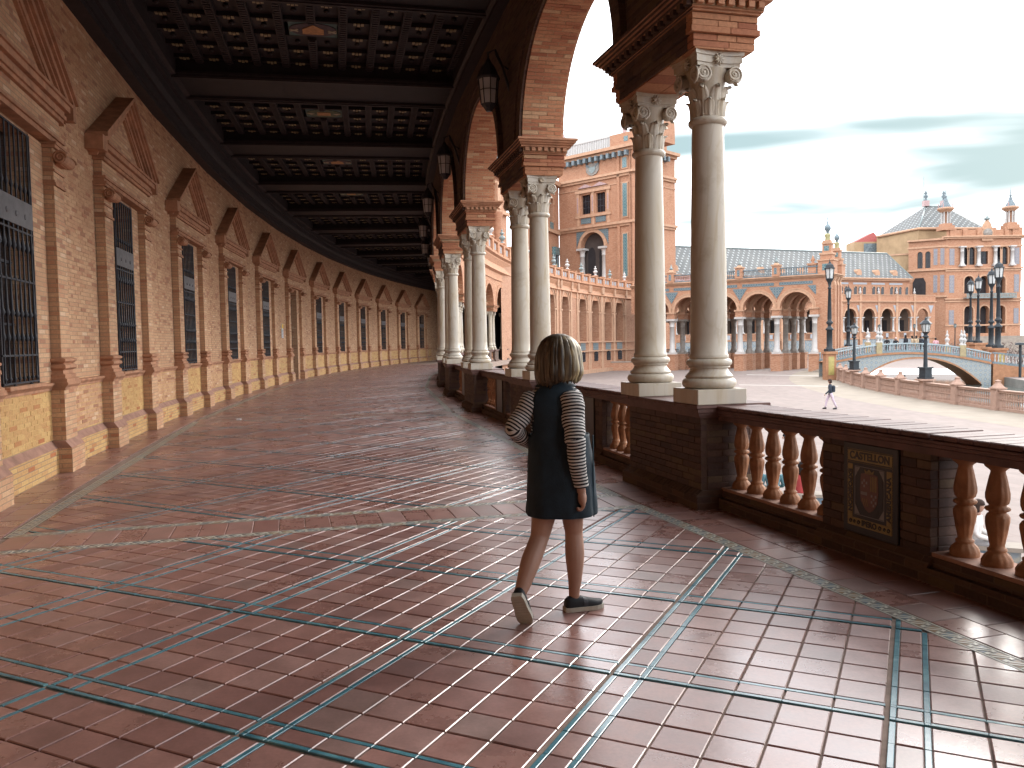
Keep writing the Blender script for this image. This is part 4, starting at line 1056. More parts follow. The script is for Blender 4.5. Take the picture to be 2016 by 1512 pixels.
def baluster_m():
    pr = [(0.088, 0.0), (0.088, 0.012), (0.086, 0.03), (0.074, 0.055), (0.056, 0.075), (0.05, 0.083), (0.055, 0.09), (0.055, 0.10), (0.043, 0.108), (0.042, 0.125), (0.048, 0.16), (0.058, 0.215), (0.066, 0.265), (0.066, 0.295), (0.058, 0.315), (0.047, 0.322), (0.05, 0.33), (0.064, 0.336), (0.069, 0.347), (0.064, 0.358), (0.05, 0.364), (0.047, 0.37),
          (0.058, 0.38), (0.066, 0.41), (0.066, 0.44), (0.060, 0.475), (0.050, 0.525), (0.042, 0.565), (0.041, 0.578), (0.05, 0.588), (0.066, 0.6), (0.075, 0.61), (0.075, 0.64)]
    def fl(z, t):
        if 0.02 < z < 0.08: return 0.05 * math.cos(12 * t)
        if 0.125 < z < 0.31: return 0.045 * math.cos(10 * t + 6 * z) + 0.02 * math.cos(5 * t) * math.sin(60 * z)
        if 0.335 < z < 0.36: return 0.04 * math.cos(14 * t + 1.5)
        if 0.375 < z < 0.56: return 0.045 * math.cos(10 * t - 5 * z) + 0.02 * math.cos(5 * t) * math.sin(55 * z)
        return 0.0
    fine = []
    for i in range(len(pr) - 1):
        n = max(1, int((pr[i + 1][1] - pr[i][1]) / 0.014))
        for j in range(n): t = j / n; fine.append((pr[i][0] + (pr[i + 1][0] - pr[i][0]) * t, pr[i][1] + (pr[i + 1][1] - pr[i][1]) * t))
    fine.append(pr[-1]); g = G(); g.lathe(fine, 40, (0, 0, 0), 0, True, fl); return g
BALM = baluster_m().data('baluster', [TERRA])
BX0, BX1 = 0.0, 0.30                        # base course and rail, local x
YA, YB = 0.845, 1.10 / 2                    # half pedestal, half centre pier
PLQ = {}
def plaque(parent, x):                       # glazed panel with the lettering of the province, facing the gallery (-x)
    blk = M_plain('plaque_black_glaze', (0.012, 0.009, 0.011), 0.35, 0.3, 9, spec=0.5) if not PLQ else PLQ['b']
    yel = M_plain('plaque_ochre_glaze', (0.24, 0.165, 0.04), 0.35, 0.25, 20, spec=0.5) if not PLQ else PLQ['y']
    whi = M_plain('plaque_white_glaze', (0.20, 0.185, 0.18), 0.35, 0.2, 20, spec=0.5) if not PLQ else PLQ['w']
    red = M_plain('plaque_brown_glaze', (0.13, 0.05, 0.035), 0.35, 0.3, 20, spec=0.5) if not PLQ else PLQ['r']
    PLQ.update(b=blk, y=yel, w=whi, r=red)
    # in plaque coordinates u runs left to right for the reader (local +y is left... reader looks along +x, so left = +y)
    W, H, zc = 0.56, 0.66, 0.50
    pl = G(); pl.cbox(x - 0.022, x + 0.03, -W / 2, W / 2, zc - H / 2, zc + H / 2, 0.006, 0); po = part('name_plaque', pl, [blk], parent)
    po['label'] = 'black and ochre tile plaque reading CASTELLON'
    Q = lambda u, v: (-u, zc + v)
    def flat(pts, d, mat_i, g): g.prism([Q(u, v) for u, v in pts], 0, x - 0.022 - d, x - 0.020, mat_i)
    g = G(); R4 = lambda u0, u1, v0, v1: [(u0, v0), (u1, v0), (u1, v1), (u0, v1)]
    flat(R4(-0.225, 0.225, 0.20, 0.275), 0.002, 0, g); flat(R4(-0.225, 0.225, -0.275, -0.215), 0.002, 0, g)
    flat(R4(-0.225, -0.175, -0.214, 0.175), 0.002, 0, g); flat(R4(0.175, 0.225, -0.214, 0.165), 0.002, 0, g)
    part('ochre_band', g, [yel], po)
    g = G()                                   # beaded edge
    for i in range(44): flat(R4(-0.23 + i * 0.0105, -0.226 + i * 0.0105, 0.281, 0.286), 0.002, 0, g); flat(R4(-0.23 + i * 0.0105, -0.226 + i * 0.0105, 0.187, 0.192), 0.002, 0, g)
    for i in range(50): flat(R4(0.229, 0.234, -0.27 + i * 0.011, -0.266 + i * 0.011), 0.002, 0, g); flat(R4(-0.234, -0.229, -0.27 + i * 0.011, -0.266 + i * 0.011), 0.002, 0, g)
    part('beaded_edge', g, [yel], po)
    g = G()                                   # square frame, oval wreath and shield
    for (a, b, c_, d_) in ((-0.152, -0.147, -0.19, 0.165), (0.147, 0.152, -0.19, 0.165), (-0.152, 0.152, -0.19, -0.186), (-0.152, 0.152, 0.161, 0.165)): flat(R4(a, b, c_, d_), 0.002, 0, g)
    for sx in (-1, 1):
        for sy in (-1, 1):
            P = [(sx * 0.147, -0.0125 + sy * 0.17)]
            for i in range(6):
                t = PI / 2 * i / 5; P.append((sx * 0.147 * math.cos(t) if i else sx * 0.147, -0.0125 + sy * (0.175 - 0.075 * (1 - math.sin(t)))) if False else (sx * (0.147 - 0.05 * math.sin(t)), -0.0125 + sy * (0.10 + 0.07 * math.sin(t))))
            flat(P if (sx * sy) > 0 else P[::-1], 0.0015, 0, g)
    part('corner_ornament', g, [whi], po)
    g = G(); sh = [(-0.085, 0.115), (0.0, 0.135), (0.085, 0.115), (0.095, 0.0), (0.085, -0.08), (0.04, -0.135), (0.0, -0.155), (-0.04, -0.135), (-0.085, -0.08), (-0.095, 0.0)]
    flat([(1.5 * u, 1.18 * v - 0.01) for u, v in sh], 0.0015, 0, g); flat(sh, 0.003, 1, g)
    part('coat_of_arms', g, [blk, red], po)
    g = G()
    for i in range(4): flat(R4(0.012 + i * 0.018, 0.020 + i * 0.018, 0.0, 0.108), 0.004, 0, g)      # pales
    flat(R4(-0.085, -0.02, -0.035, -0.012), 0.004, 1, g)
    for i in range(3): flat([(-0.07 + i * 0.02, -0.06), (-0.065 + i * 0.02, -0.06), (-0.045 + i * 0.02, -0.115), (-0.05 + i * 0.02, -0.115)], 0.004, 0, g)
    for i in range(3):
        for j in range(4):
            if (i + j) % 2 == 0: flat(R4(0.02 + i * 0.02, 0.036 + i * 0.02, -0.04 - j * 0.022, -0.022 - j * 0.022), 0.004, 1, g)
    for (u, v) in ((-0.05, 0.07), (-0.05, 0.03), (-0.025, 0.055), (-0.07, 0.05)): flat(R4(u - 0.008, u + 0.008, v - 0.009, v + 0.009), 0.004, 1, g)
    flat([(-0.04, 0.118), (0.04, 0.118), (0.05, 0.152), (0.025, 0.135), (0.0, 0.156), (-0.025, 0.135), (-0.05, 0.152)], 0.003, 0, g)
    part('shield_charges', g, [yel, whi], po)
    def text(s_, u, v, size, rot, sx=1.0):
        cu = bpy.data.curves.new('lettering', 'FONT'); cu.body = s_; cu.size = size; cu.align_x = 'CENTER'; cu.align_y = 'CENTER'; cu.extrude = 0.0015; cu.offset = 0.0026; cu.space_character = 1.02
        o = bpy.data.objects.new('tmp', cu); COL.objects.link(o); bpy.context.view_layer.update()
        dg = bpy.context.evaluated_depsgraph_get(); me = bpy.data.meshes.new_from_object(o.evaluated_get(dg)); bpy.data.objects.remove(o)
        me.materials.clear(); me.materials.append(blk); t = bpy.data.objects.new('lettering', me); COL.objects.link(t); t.parent = po
        # text plane: +X -> reader's right (-y), +Y -> up (z), normal -> -x
        M = Matrix(((0, 0, -1, x - 0.0245), (-1, 0, 0, -u), (0, 1, 0, zc + v), (0, 0, 0, 1)))
        t.matrix_local = M @ Matrix.Rotation(rot, 4, 'Z') @ Matrix.Diagonal((sx, 1, 1, 1)); return t
    text('CASTELLON', 0, 0.2375, 0.075, 0, 0.98); text('IBERO', 0.0, -0.245, 0.056, 0, 1.0)
    text('EXPOSICION', -0.2, -0.02, 0.052, -PI / 2, 1.02); text('AMERICANA', 0.2, -0.03, 0.052, PI / 2, 1.05)
    g = G()                                   # scroll flourishes beside IBERO
    for sx in (-1, 1):
        for uu, rr in ((0.11, 0.016), (0.155, 0.012), (0.195, 0.016)):
            pts = [(x - 0.0235, -(sx * uu + rr * (1 - i / 14 * 0.7) * math.cos(i * 0.75)), zc - 0.246 + rr * (1 - i / 14 * 0.7) * math.sin(i * 0.75)) for i in range(12)]
            g.tube(pts, 0.0045, 5)
    part('scroll_flourish', g, [blk], po)
def rail_profile(): return [(BX0 - 0.02, 0.83), (BX0 - 0.02, 0.875), (BX0 - 0.045, 0.885), (BX0 - 0.045, 0.905), (BX0 - 0.06, 0.915), (BX0 - 0.06, 0.93), (BX0 - 0.04, 0.94), (BX1 + 0.04, 0.94), (BX1 + 0.06, 0.93), (BX1 + 0.06, 0.915), (BX1 + 0.045, 0.905), (BX1 + 0.045, 0.885), (BX1 + 0.02, 0.875), (BX1 + 0.02, 0.83)]
for k in range(-2, 12):
    am = pang(k) + PDA / 2
    am = pang(k - 1) + PDA / 2               # bay before pier k
    pm = pol(am, ARC_R - 0.03); base_ = pm
    lab = {0: 'balustrade bay nearest the viewer with the CASTELLON plaque pier', 1: 'balustrade bay behind the walking woman, partly hidden by her', 2: 'balustrade bay between the second and third column pairs', 3: 'balustrade bay between the third and fourth column pairs'}.get(k, ('balustrade bay, number %d along the gallery from the viewer, in the far bend' % (k + 1)) if k > 0 else 'balustrade bay beside the viewer, outside the picture')
    bl = thing('balustrade', lab, 'balustrade', base_, -am, 'balustrade bays between the column pedestals')
    near = (k == 0)
    # centre pier
    pier = G(); xf = 0.0
    pier.box(xf + 0.006, BX1 + 0.03, -YB + 0.006, YB - 0.006, -0.05, 0.86, 1); pier.box(xf - 0.05, BX1 + 0.08, -YB - 0.04, YB + 0.04, -0.05, 0.10, 0)
    pr_ = [(xf - 0.05, 0.10), (BX1 + 0.08, 0.10), (BX1 + 0.03, 0.16), (xf, 0.16)]; pier.prism(pr_, 1, -YB - 0.02, YB + 0.02, 0)
    po = part('centre_pier', pier, [B_DK, MORTD], bl)
    if near: blk_bricks(G(), xf, BX1 + 0.03, -YB, YB, 0.163, 0.85, lambda q, o: part('brick', q, [B_DKP], po, o))
    else:
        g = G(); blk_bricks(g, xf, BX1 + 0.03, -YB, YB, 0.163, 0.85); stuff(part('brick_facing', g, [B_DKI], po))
        g = G(); g.cbox(xf - 0.022, xf + 0.01, -0.28, 0.28, 0.17, 0.83, 0.006, 0); part('name_plaque', g, [PLQ['b'] if PLQ else IRON], bl)
    if near: plaque(bl, xf)
    g = G(); g.prism(rail_profile(), 1, -YB - 0.03, YB + 0.03, 0); part('rail', g, [RAILM], bl)
    if near: coping_bricks(G(), BX0 - 0.075, BX1 + 0.075, -YB - 0.05, YB + 0.05, 0.941, 0.975, 0.115, lambda q, o: part('coping_brick', q, [RAILM], bl, o))
    else: g = G(); coping_bricks(g, BX0 - 0.075, BX1 + 0.075, -YB - 0.05, YB + 0.05, 0.941, 0.975); stuff(part('coping_bricks', g, [RAILM], bl))
    for s in (-1, 1):                        # the two straight runs of balusters
        e_a = am + s * YB / ARC_R; e_b = am + s * (PDA / 2 - YA / ARC_R)
        A = Vector(pol(e_a, ARC_R - 0.03)); B = Vector(pol(e_b, ARC_R)); d = B - A; Lr = d.length; mid = (A + B) / 2
        # local frame of the run: y along, x toward the plaza
        ang = math.atan2(d.y, d.x) - PI / 2 if s > 0 else math.atan2(-d.y, -d.x) - PI / 2
        rel = mid - Vector(base_); ca, sa = math.cos(am), math.sin(am)
        lo = (rel.x * ca - rel.y * sa, rel.x * sa + rel.y * ca, 0); rz = ang + am
        g = G(); g.box(BX0 - 0.0, BX1, -Lr / 2, Lr / 2, -0.05, 0.165, 0); g.box(BX0 - 0.05, BX1 + 0.05, -Lr / 2, Lr / 2, -0.05, 0.10, 0); g.box(BX0 + 0.01, BX1 - 0.01, -Lr / 2, Lr / 2, 0.165, 0.192, 1)
        part('base_course', g, [B_DK, SLOPE], bl, lo, rz)
        g = G(); g.prism(rail_profile(), 1, -Lr / 2 + 0.0, Lr / 2 - 0.0, 0); part('rail', g, [RAILM], bl, lo, rz)
        c_, s_ = math.cos(rz), math.sin(rz)
        if near: coping_bricks(G(), BX0 - 0.072, BX1 + 0.072, -Lr / 2 + 0.05, Lr / 2 - 0.06, 0.941, 0.972, 0.115, lambda q, o: part('coping_brick', q, [RAILM], bl, (lo[0] + o[0] * c_ - o[1] * s_, lo[1] + o[0] * s_ + o[1] * c_, o[2]), rz))
        else: g = G(); coping_bricks(g, BX0 - 0.072, BX1 + 0.072, -Lr / 2 + 0.05, Lr / 2 - 0.06, 0.941, 0.972); stuff(part('coping_bricks', g, [RAILM], bl, lo, rz))
        nb = 6
        for i in range(nb):
            y = -Lr / 2 + (i + 0.5) * Lr / nb; x = 0.15
            o = link('baluster', BALM, bl, (lo[0] + x * c_ - y * s_, lo[1] + x * s_ + y * c_, 0.192), random.uniform(0, 6.2))
# white slip left on the coping of the nearest pedestal
PAPER = M_plain('white_paper', (0.72, 0.72, 0.74), 0.6, 0.04)
p = pol(pang(0) + 0.80 / ARC_R, 153.44, 0.988); g = G(); g.prism([(-0.04, -0.11), (0.05, -0.09), (0.04, 0.12), (-0.05, 0.10)], 2, 0, 0.004)
ps = thing('paper_slip', 'white paper slip lying on the coping beside the farther near column', 'paper', p, 0.3, None, g.data('paper_slip', [PAPER]))
q = at(470, 829, 18.2); g = G(); g.prism([(-0.05, -0.03), (0.04, -0.035), (0.06, 0.02), (-0.03, 0.035)], 2, 0, 0.02)
thing('paper_scrap', 'crumpled white paper scrap on the gallery floor by the left mosaic strip', 'litter', (q.x, q.y, 0.003), 0.4, None, g.data('paper_scrap', [PAPER]))

# ------------------------------------------------------------------ lanterns on the arcade wall
LANG = M_plain('grey_lantern_glass', (0.50, 0.49, 0.50), 0.2, 0.1, 4, spec=0.6)
for k in range(1, 7):
    a = pang(k); p = pol(a, 153.95, 5.55)
    ln = thing('wall_lantern', 'glass lantern on an iron bracket above the %s column pair' % ('second', 'third', 'fourth', 'fifth', 'sixth', 'seventh')[k - 1], 'lantern', p, -a, 'iron lanterns on the arcade wall')
    g = G(); g.lathe([(0.05, -0.10), (0.12, 0.0), (0.13, 0.02)], 8, (0, 0, 0), 0, False)
    for q in range(8):
        t = 2 * PI * q / 8; g.tube([(0.13 * math.cos(t), 0.13 * math.sin(t), 0.0), (0.17 * math.cos(t), 0.17 * math.sin(t), 0.42)], 0.010, 4); t2 = t + PI / 4
        g.tube([(0.155 * math.cos(t), 0.155 * math.sin(t), 0.24), (0.155 * math.cos(t2), 0.155 * math.sin(t2), 0.24)], 0.008, 4)
    g.lathe([(0.19, 0.42), (0.20, 0.45), (0.15, 0.55), (0.12, 0.62), (0.06, 0.70), (0.03, 0.76)], 8, (0, 0, 0), 0, False); part('lantern_cage', g, [IRON], ln)
    g = G(); g.lathe([(0.122, 0.01), (0.160, 0.42)], 8, (0, 0, 0), 0, False); part('lantern_glass', g, [LANG], ln)
    g = G(); g.tube([(0.36, 0, 0.25), (0.25, 0, 0.62), (0.12, 0, 0.92), (0.0, 0, 0.86), (0.0, 0, 0.74)], 0.022, 6); g.tube([(0.36, 0, 0.60), (0.2, 0, 0.70), (0.12, 0, 0.86)], 0.014, 5); part('bracket', g, [IRON], ln)
# ------------------------------------------------------------------ plaza, canal, buildings round the plaza
ZP = -2.72
FARB = M_brick('far_orange_brickwork', [(0.0, (0.395, 0.205, 0.125)), (0.25, (0.36, 0.178, 0.105)), (0.5, (0.42, 0.235, 0.15)), (0.75, (0.385, 0.19, 0.112)), (0.9, (0.31, 0.145, 0.088))], 0.26, 0.075, (0.38, 0.24, 0.165), 0.3, 0.55, 0.012)  # brick paled a little in place of distance haze
TRIM = M_plain('pale_brick_trim', (0.43, 0.265, 0.175), 0.85, 0.2, 2.0)
OCHRE = M_plain('ochre_render', (0.35, 0.245, 0.145), 0.9, 0.2, 0.6)
WMAR = M_plain('white_marble', (0.44, 0.425, 0.41), 0.5, 0.12, 2)
GREYM = M_plain('grey_marble', (0.22, 0.20, 0.18), 0.6, 0.3, 3)
def M_roof():
    t = NT('grey_glazed_roof_tiles'); u, v, _ = t.sep(t.uv())
    s = 1.3; a = t.math('DIVIDE', t.math('ADD', u, v), s); b = t.math('DIVIDE', t.math('SUBTRACT', u, v), s)
    fa = t.math('ABSOLUTE', t.math('SUBTRACT', t.math('FRACT', a), 0.5)); fb = t.math('ABSOLUTE', t.math('SUBTRACT', t.math('FRACT', b), 0.5))
    dot = t.math('LESS_THAN', t.math('MAXIMUM', fa, fb), 0.17)
    n = t.noise(t.pos(), 0.5, 4, 0.6); n2 = t.noise(t.pos(), 4, 2, 0.5)
    c = t.ramp(t.math('ADD', t.math('MULTIPLY', n, 0.6), t.math('MULTIPLY', n2, 0.4)), [(0.3, (0.085, 0.092, 0.095)), (0.7, (0.15, 0.15, 0.142))])
    c = t.mix(t.math('MULTIPLY', dot, 0.85), c, (0.34, 0.36, 0.36))
    return t.fin(c, 0.7)
ROOF = M_roof()
def M_plaza():
    t = NT('plaza_paving'); p = t.pos(); x, y, z = t.sep(p)
    dx = t.math('SUBTRACT', x, CX); dy = t.math('SUBTRACT', y, CY)
    r = t.math('SQRT', t.math('ADD', t.math('MULTIPLY', dx, dx), t.math('MULTIPLY', dy, dy)))
    a = t.math('ARCTAN2', dy, t.math('MULTIPLY', dx, -1.0))
    sa = t.math('MULTIPLY', a, 140.0)
    fr = t.math('FRACT', t.math('DIVIDE', r, 1.6)); fs = t.math('FRACT', t.math('DIVIDE', sa, 1.6))
    gr = t.math('MINIMUM', t.math('MINIMUM', fr, t.math('SUBTRACT', 1.0, fr)), t.math('MINIMUM', fs, t.math('SUBTRACT', 1.0, fs)))
    line = t.math('LESS_THAN', gr, 0.02)
    n = t.noise(p, 0.25, 5, 0.6); n2 = t.noise(p, 3.0, 4, 0.6)
    cell = t.white(t.comb(t.math('FLOOR', t.math('DIVIDE', r, 0.4)), t.math('FLOOR', t.math('DIVIDE', sa, 0.8)), 1.0))
    c = t.ramp(t.math('ADD', t.math('MULTIPLY', n, 0.55), t.math('MULTIPLY', n2, 0.45)), [(0.3, (0.175, 0.137, 0.124)), (0.55, (0.198, 0.158, 0.143)), (0.75, (0.22, 0.178, 0.160))])
    c = t.mix(1.0, c, t.ramp(cell, [(0.0, (0.9,) * 3), (1.0, (1.08,) * 3)]), 'MULTIPLY')
    c = t.mix(t.math('MULTIPLY', line, 0.35), c, (0.16, 0.11, 0.095))
    return t.fin(c, 0.8)
PLAZA = M_plaza()
SAND = M_plain('pale_sand_paving', (0.235, 0.20, 0.16), 0.9, 0.15, 0.8)
PALE = M_plain('pale_paving_line', (0.34, 0.31, 0.28), 0.8, 0.1, 2)
CONC = M_plain('canal_concrete', (0.20, 0.195, 0.18), 0.85, 0.25, 0.7)
RAILP = M_plain('pink_terracotta_rail', (0.34, 0.225, 0.175), 0.8, 0.15, 3)
LAMPM = M_plain('lamp_black_green', (0.022, 0.028, 0.034), 0.5, 0.3, 6)
LGLASS = M_plain('milky_lamp_glass', (0.45, 0.47, 0.47), 0.25, 0.08, 3, spec=0.5)
LIP = M_plain('stone_kerb', (0.26, 0.225, 0.19), 0.85, 0.2, 1.5)
# ground sheet out to the horizon, with the canal trench left open
RC1, RC0, AC0, AC1 = 121.9, 106.5, -0.55, 0.56
gr = G()
ring = [100000 and 0]
def ringface(r0, r1, a0, a1, n, z):
    for i in range(n):
        u, v = a0 + (a1 - a0) * i / n, a0 + (a1 - a0) * (i + 1) / n; gr.face([pol(u, r0, z), pol(u, r1, z), pol(v, r1, z), pol(v, r0, z)], 0)
ringface(RC1, 1600, AC0, AC1, 60, ZP); ringface(0.0001, RC0, AC0, AC1, 60, ZP); ringface(0.0001, 1600, AC1, AC0 + 2 * PI, 60, ZP)
ground = link('plaza_ground', gr.data('plaza_ground', [PLAZA])); ground['kind'] = 'structure'
g = G(); g.arcsweep([(RC1 + 0.3, ZP + 0.004), (RC1 + 5.0, ZP + 0.004)], AC0, AC1, 90, 0, False); kb = link('sand_path', g.data('sand_path', [SAND])); kb['kind'] = 'structure'
g = G()
A, B = at(1462, 757, 60), at(1660, 757, 60)
for (xa, xb, yv, Yw) in ((1455, 1650, 757, 0), (1470, 1640, 737, 0)):
    P = []
    for xx, yy in ((xa, yv), (xb, yv + 3), (xb, yv + 4.2), (xa, yv + 1.2)):
        d = FWD + (xx - 1008) / F_PX * RGT - (yy - 756) / F_PX * UPV; tt = (ZP + 0.004 - EYE) / d.z; q = Vector((0, 0, EYE)) + d * tt; P.append((q.x, q.y, ZP + 0.005))
    g.face(P[::-1], 0)
pl_ = link('paving_line', g.data('paving_line', [PALE])); pl_['kind'] = 'structure'
# canal walls, water
ZW = -3.5
g = G(); g.arcsweep([(RC1, ZP + 0.0), (RC1, -6), (RC1 + 0.4, -6), (RC1 + 0.4, ZP - 0.02)], AC0, AC1, 90); g.arcsweep([(RC0, ZP), (RC0, -6), (RC0 - 0.4, -6), (RC0 - 0.4, ZP - 0.02)], AC0, AC1, 90)
g.arcsweep([(RC1, ZW + 0.5), (RC1 - 0.5, ZW + 0.5), (RC1 - 0.5, -6), (RC1, -6)], AC0, AC1, 90)
cw = link('canal_walls', g.data('canal_walls', [CONC])); cw['kind'] = 'structure'
t = NT('canal_water'); n = t.noise(t.map(t.pos(), (1, 1, 1)), 1.6, 3, 0.6); t.bump(n, 0.05, 0.02); WATER = t.fin((0.10, 0.12, 0.11), 0.06, 0, 0.9)
g = G(); g.arcsweep([(RC0, ZW), (RC1, ZW)], AC0, AC1, 60, 0, False); wt = link('canal_water', g.data('canal_water', [WATER])); wt['kind'] = 'structure'

# ---- canal balustrade along the plaza side
RR = RC1 + 0.35; DP = 0.036
def rail_sec(a0, a1):
    g = G()
    for z0, z1, e in ((0.0, 0.16, 0.14), (0.58, 0.64, 0.06), (1.0, 1.1, 0.12), (1.1, 1.16, 0.17)): g.arcsweep([(RR - e, ZP + z0), (RR + e, ZP + z0), (RR + e, ZP + z1), (RR - e, ZP + z1)], a0, a1, 4)
    return g
def bal_row(a0, a1):
    g = G(); n = 17
    for i in range(n):
        a = a0 + (a1 - a0) * (i + 0.5) / n; p = pol(a, RR, ZP)
        g.lathe([(0.05, 0.15), (0.07, 0.25), (0.035, 0.42), (0.05, 0.58), (0.05, 0.64), (0.07, 0.72), (0.035, 0.9), (0.06, 1.0)], 6, p)
    return g
def post_g(capz):
    g = G(); g.box(-0.28, 0.28, -0.28, 0.28, 0, 1.2, 0); g.box(-0.34, 0.34, -0.34, 0.34, 1.2, 1.28, 0); g.box(-0.33, 0.33, -0.33, 0.33, 0, 0.18, 0)
    if capz: g.lathe([(0.40, 1.28), (0.28, 1.38), (0.16, 1.52), (0.14, 1.6), (0.19, 1.66), (0.0, 1.74)], 4, (0, 0, 0), 0, False, None, PI / 4)
    else: g.box(-0.5, 0.5, -0.5, 0.5, 1.28, 1.38, 0)
    return g
POSTC, POSTL = post_g(True).data('post', [RAILP]), post_g(False).data('post', [RAILP])
def ray_r(x, r):                             # azimuth angle about C where the sight line through column x meets radius r (far crossing)
    dx = (x - 1008) / F_PX; d = Vector((dx, 1.0)).normalized(); o = Vector((-CX, -CY)); b = o.dot(d); c = o.dot(o) - r * r; D = b * b - c
    if D < 0: return None
    best = None
    for s in (-1, 1):
        tt = -b + s * math.sqrt(D)
        if tt > 0: P = d * tt; best = best or []; best.append((tt, math.atan2(P.y - CY, CX - P.x)))
    return best
aL2 = min(ray_r(1823, RR))[1]; aL1 = min(ray_r(1682, RR))[1]
posts = [aL2 + DP * i for i in range(-5, 9)]
li1 = min(range(len(posts)), key=lambda i: abs(posts[i] - aL1))
for i, a in enumerate(posts):
    p = pol(a, RR, ZP); lamp = (i == 5 or i == li1)
    px_ = pix((p[0], p[1], ZP + 0.6)); vis = px_ and 0 < px_[0] < 2016
    side = 'right of' if a < aL2 else 'left of'; nn = abs(i - 5)
    lab = 'pink canal parapet post carrying the nearer street lamp' if i == 5 else 'pink canal parapet post carrying the farther small lamp' if i == li1 else 'pink canal parapet post with pyramid cap, number %s %s the near lamp' % (['zero', 'one', 'two', 'three', 'four', 'five', 'six', 'seven', 'eight', 'nine'][nn], side)
    thing('parapet_post', lab, 'post', p, -a, 'pink posts of the canal parapet', POSTL if lamp else POSTC)
    if i + 1 < len(posts):
        nn2 = ['first', 'second', 'third', 'fourth', 'fifth', 'sixth', 'seventh', 'eighth', 'ninth']
        k_ = i - 5; lab = 'pink balustrade of the canal, %s length %s the near street lamp' % (nn2[k_ if k_ >= 0 else -k_ - 1], 'left of' if k_ >= 0 else 'right of')
        b_ = thing('canal_balustrade', lab, 'balustrade', pol(a + DP / 2, RR, ZP), 0, 'pink balustrade lengths along the canal')
        wpart('rails', rail_sec(a + 0.0023, a + DP - 0.0023), [RAILP], b_); stuff(wpart('balusters', bal_row(a + 0.003, a + DP - 0.003), [RAILP], b_))

# ---- street lamps
def lamp_small(lab, p):
    L = thing('street_lamp', lab, 'street lamp', p, 0.3, 'street lamps round the canal')
    g = G(); g.box(-0.36, 0.36, -0.36, 0.36, 0, 0.12, 0); g.box(-0.28, 0.28, -0.28, 0.28, 0.12, 0.7, 0); g.box(-0.34, 0.34, -0.34, 0.34, 0.7, 0.8, 0); part('pedestal', g, [LAMPM], L)
    g = G(); g.lathe([(0.14, 0.8), (0.13, 1.2), (0.10, 2.6), (0.10, 2.75), (0.2, 2.8), (0.2, 2.86), (0.1, 2.95), (0.16, 3.05), (0.24, 3.15)], 10); part('pole', g, [LAMPM], L)
    g = G(); g.lathe([(0.20, 3.17), (0.30, 3.68)], 8, (0, 0, 0), 0, False); gl = part('lantern_glass', g, [LGLASS], L)
    g = G(); g.lathe([(0.36, 3.66), (0.40, 3.70), (0.30, 3.80), (0.18, 3.92), (0.08, 3.96), (0.08, 4.05), (0.0, 4.15)], 8, (0, 0, 0), 0, False)
    for k in range(8):
        a = 2 * PI * k / 8; g.tube([(0.205 * math.cos(a), 0.205 * math.sin(a), 3.16), (0.305 * math.cos(a), 0.305 * math.sin(a), 3.69)], 0.018, 4)
    part('lantern_cap', g, [LAMPM], L); return L
def lamp_tall(lab, p, H, ped=None, rz=0.2):
    L = thing('street_lamp', lab, 'street lamp', p, rz, 'street lamps round the canal'); k = H / 10.0
    g = G(); g.box(-0.42 * k, 0.42 * k, -0.42 * k, 0.42 * k, 0, 0.3 * k, 0); g.lathe([(0.40 * k, 0.3 * k), (0.30 * k, 0.5 * k), (0.30 * k, 2.3 * k), (0.42 * k, 2.35 * k), (0.42 * k, 2.45 * k), (0.2 * k, 2.7 * k), (0.17 * k, 2.9 * k), (0.36 * k, 3.1 * k), (0.36 * k, 3.2 * k), (0.2 * k, 3.4 * k), (0.23 * k, 3.6 * k), (0.14 * k, 6.8 * k), (0.2 * k, 6.85 * k), (0.2 * k, 6.95 * k), (0.12 * k, 7.05 * k), (0.2 * k, 7.5 * k), (0.42 * k, 7.9 * k)], 10); part('pole', g, [LAMPM], L)
    g = G(); g.lathe([(0.38 * k, 7.92 * k), (0.48 * k, 9.0 * k)], 6, (0, 0, 0), 0, False); part('lantern_glass', g, [LGLASS], L)
    g = G(); g.lathe([(0.62 * k, 9.0 * k), (0.62 * k, 9.08 * k), (0.5 * k, 9.15 * k), (0.42 * k, 9.4 * k), (0.15 * k, 9.6 * k), (0.1 * k, 9.75 * k), (0.05 * k, 9.8 * k), (0.0, 10.2 * k)], 6, (0, 0, 0), 0, False)
    for q in range(6):
        a = 2 * PI * q / 6; g.tube([(0.39 * k * math.cos(a), 0.39 * k * math.sin(a), 7.92 * k), (0.49 * k * math.cos(a), 0.49 * k * math.sin(a), 9.0 * k)], 0.045 * k, 4)
    g.lathe([(0.46 * k, 7.85 * k), (0.46 * k, 7.95 * k)], 6, (0, 0, 0), 0, False)
    part('lantern_cap', g, [LAMPM], L); return L
p = pol(posts[5], RR); lamp_small('small black street lamp on a canal parapet post, right of the walking man', (p[0], p[1], ZP + 1.38))
p = pol(posts[li1], RR); lamp_small('small black street lamp on the parapet near the left bridge foot', (p[0], p[1], ZP + 1.38))
def place(x, y, Y): q = at(x, y, Y); return (q.x, q.y, q.z)
def hgt(y0, y1, Y): return (y0 - y1) / F_PX * Y
BRICKP = M_plain('orange_pedestal_brick', (0.33, 0.17, 0.095), 0.85, 0.25, 3)
CERYT = M_plain('yellow_glazed_tile', (0.34, 0.29, 0.10), 0.35, 0.3, 3, spec=0.5)
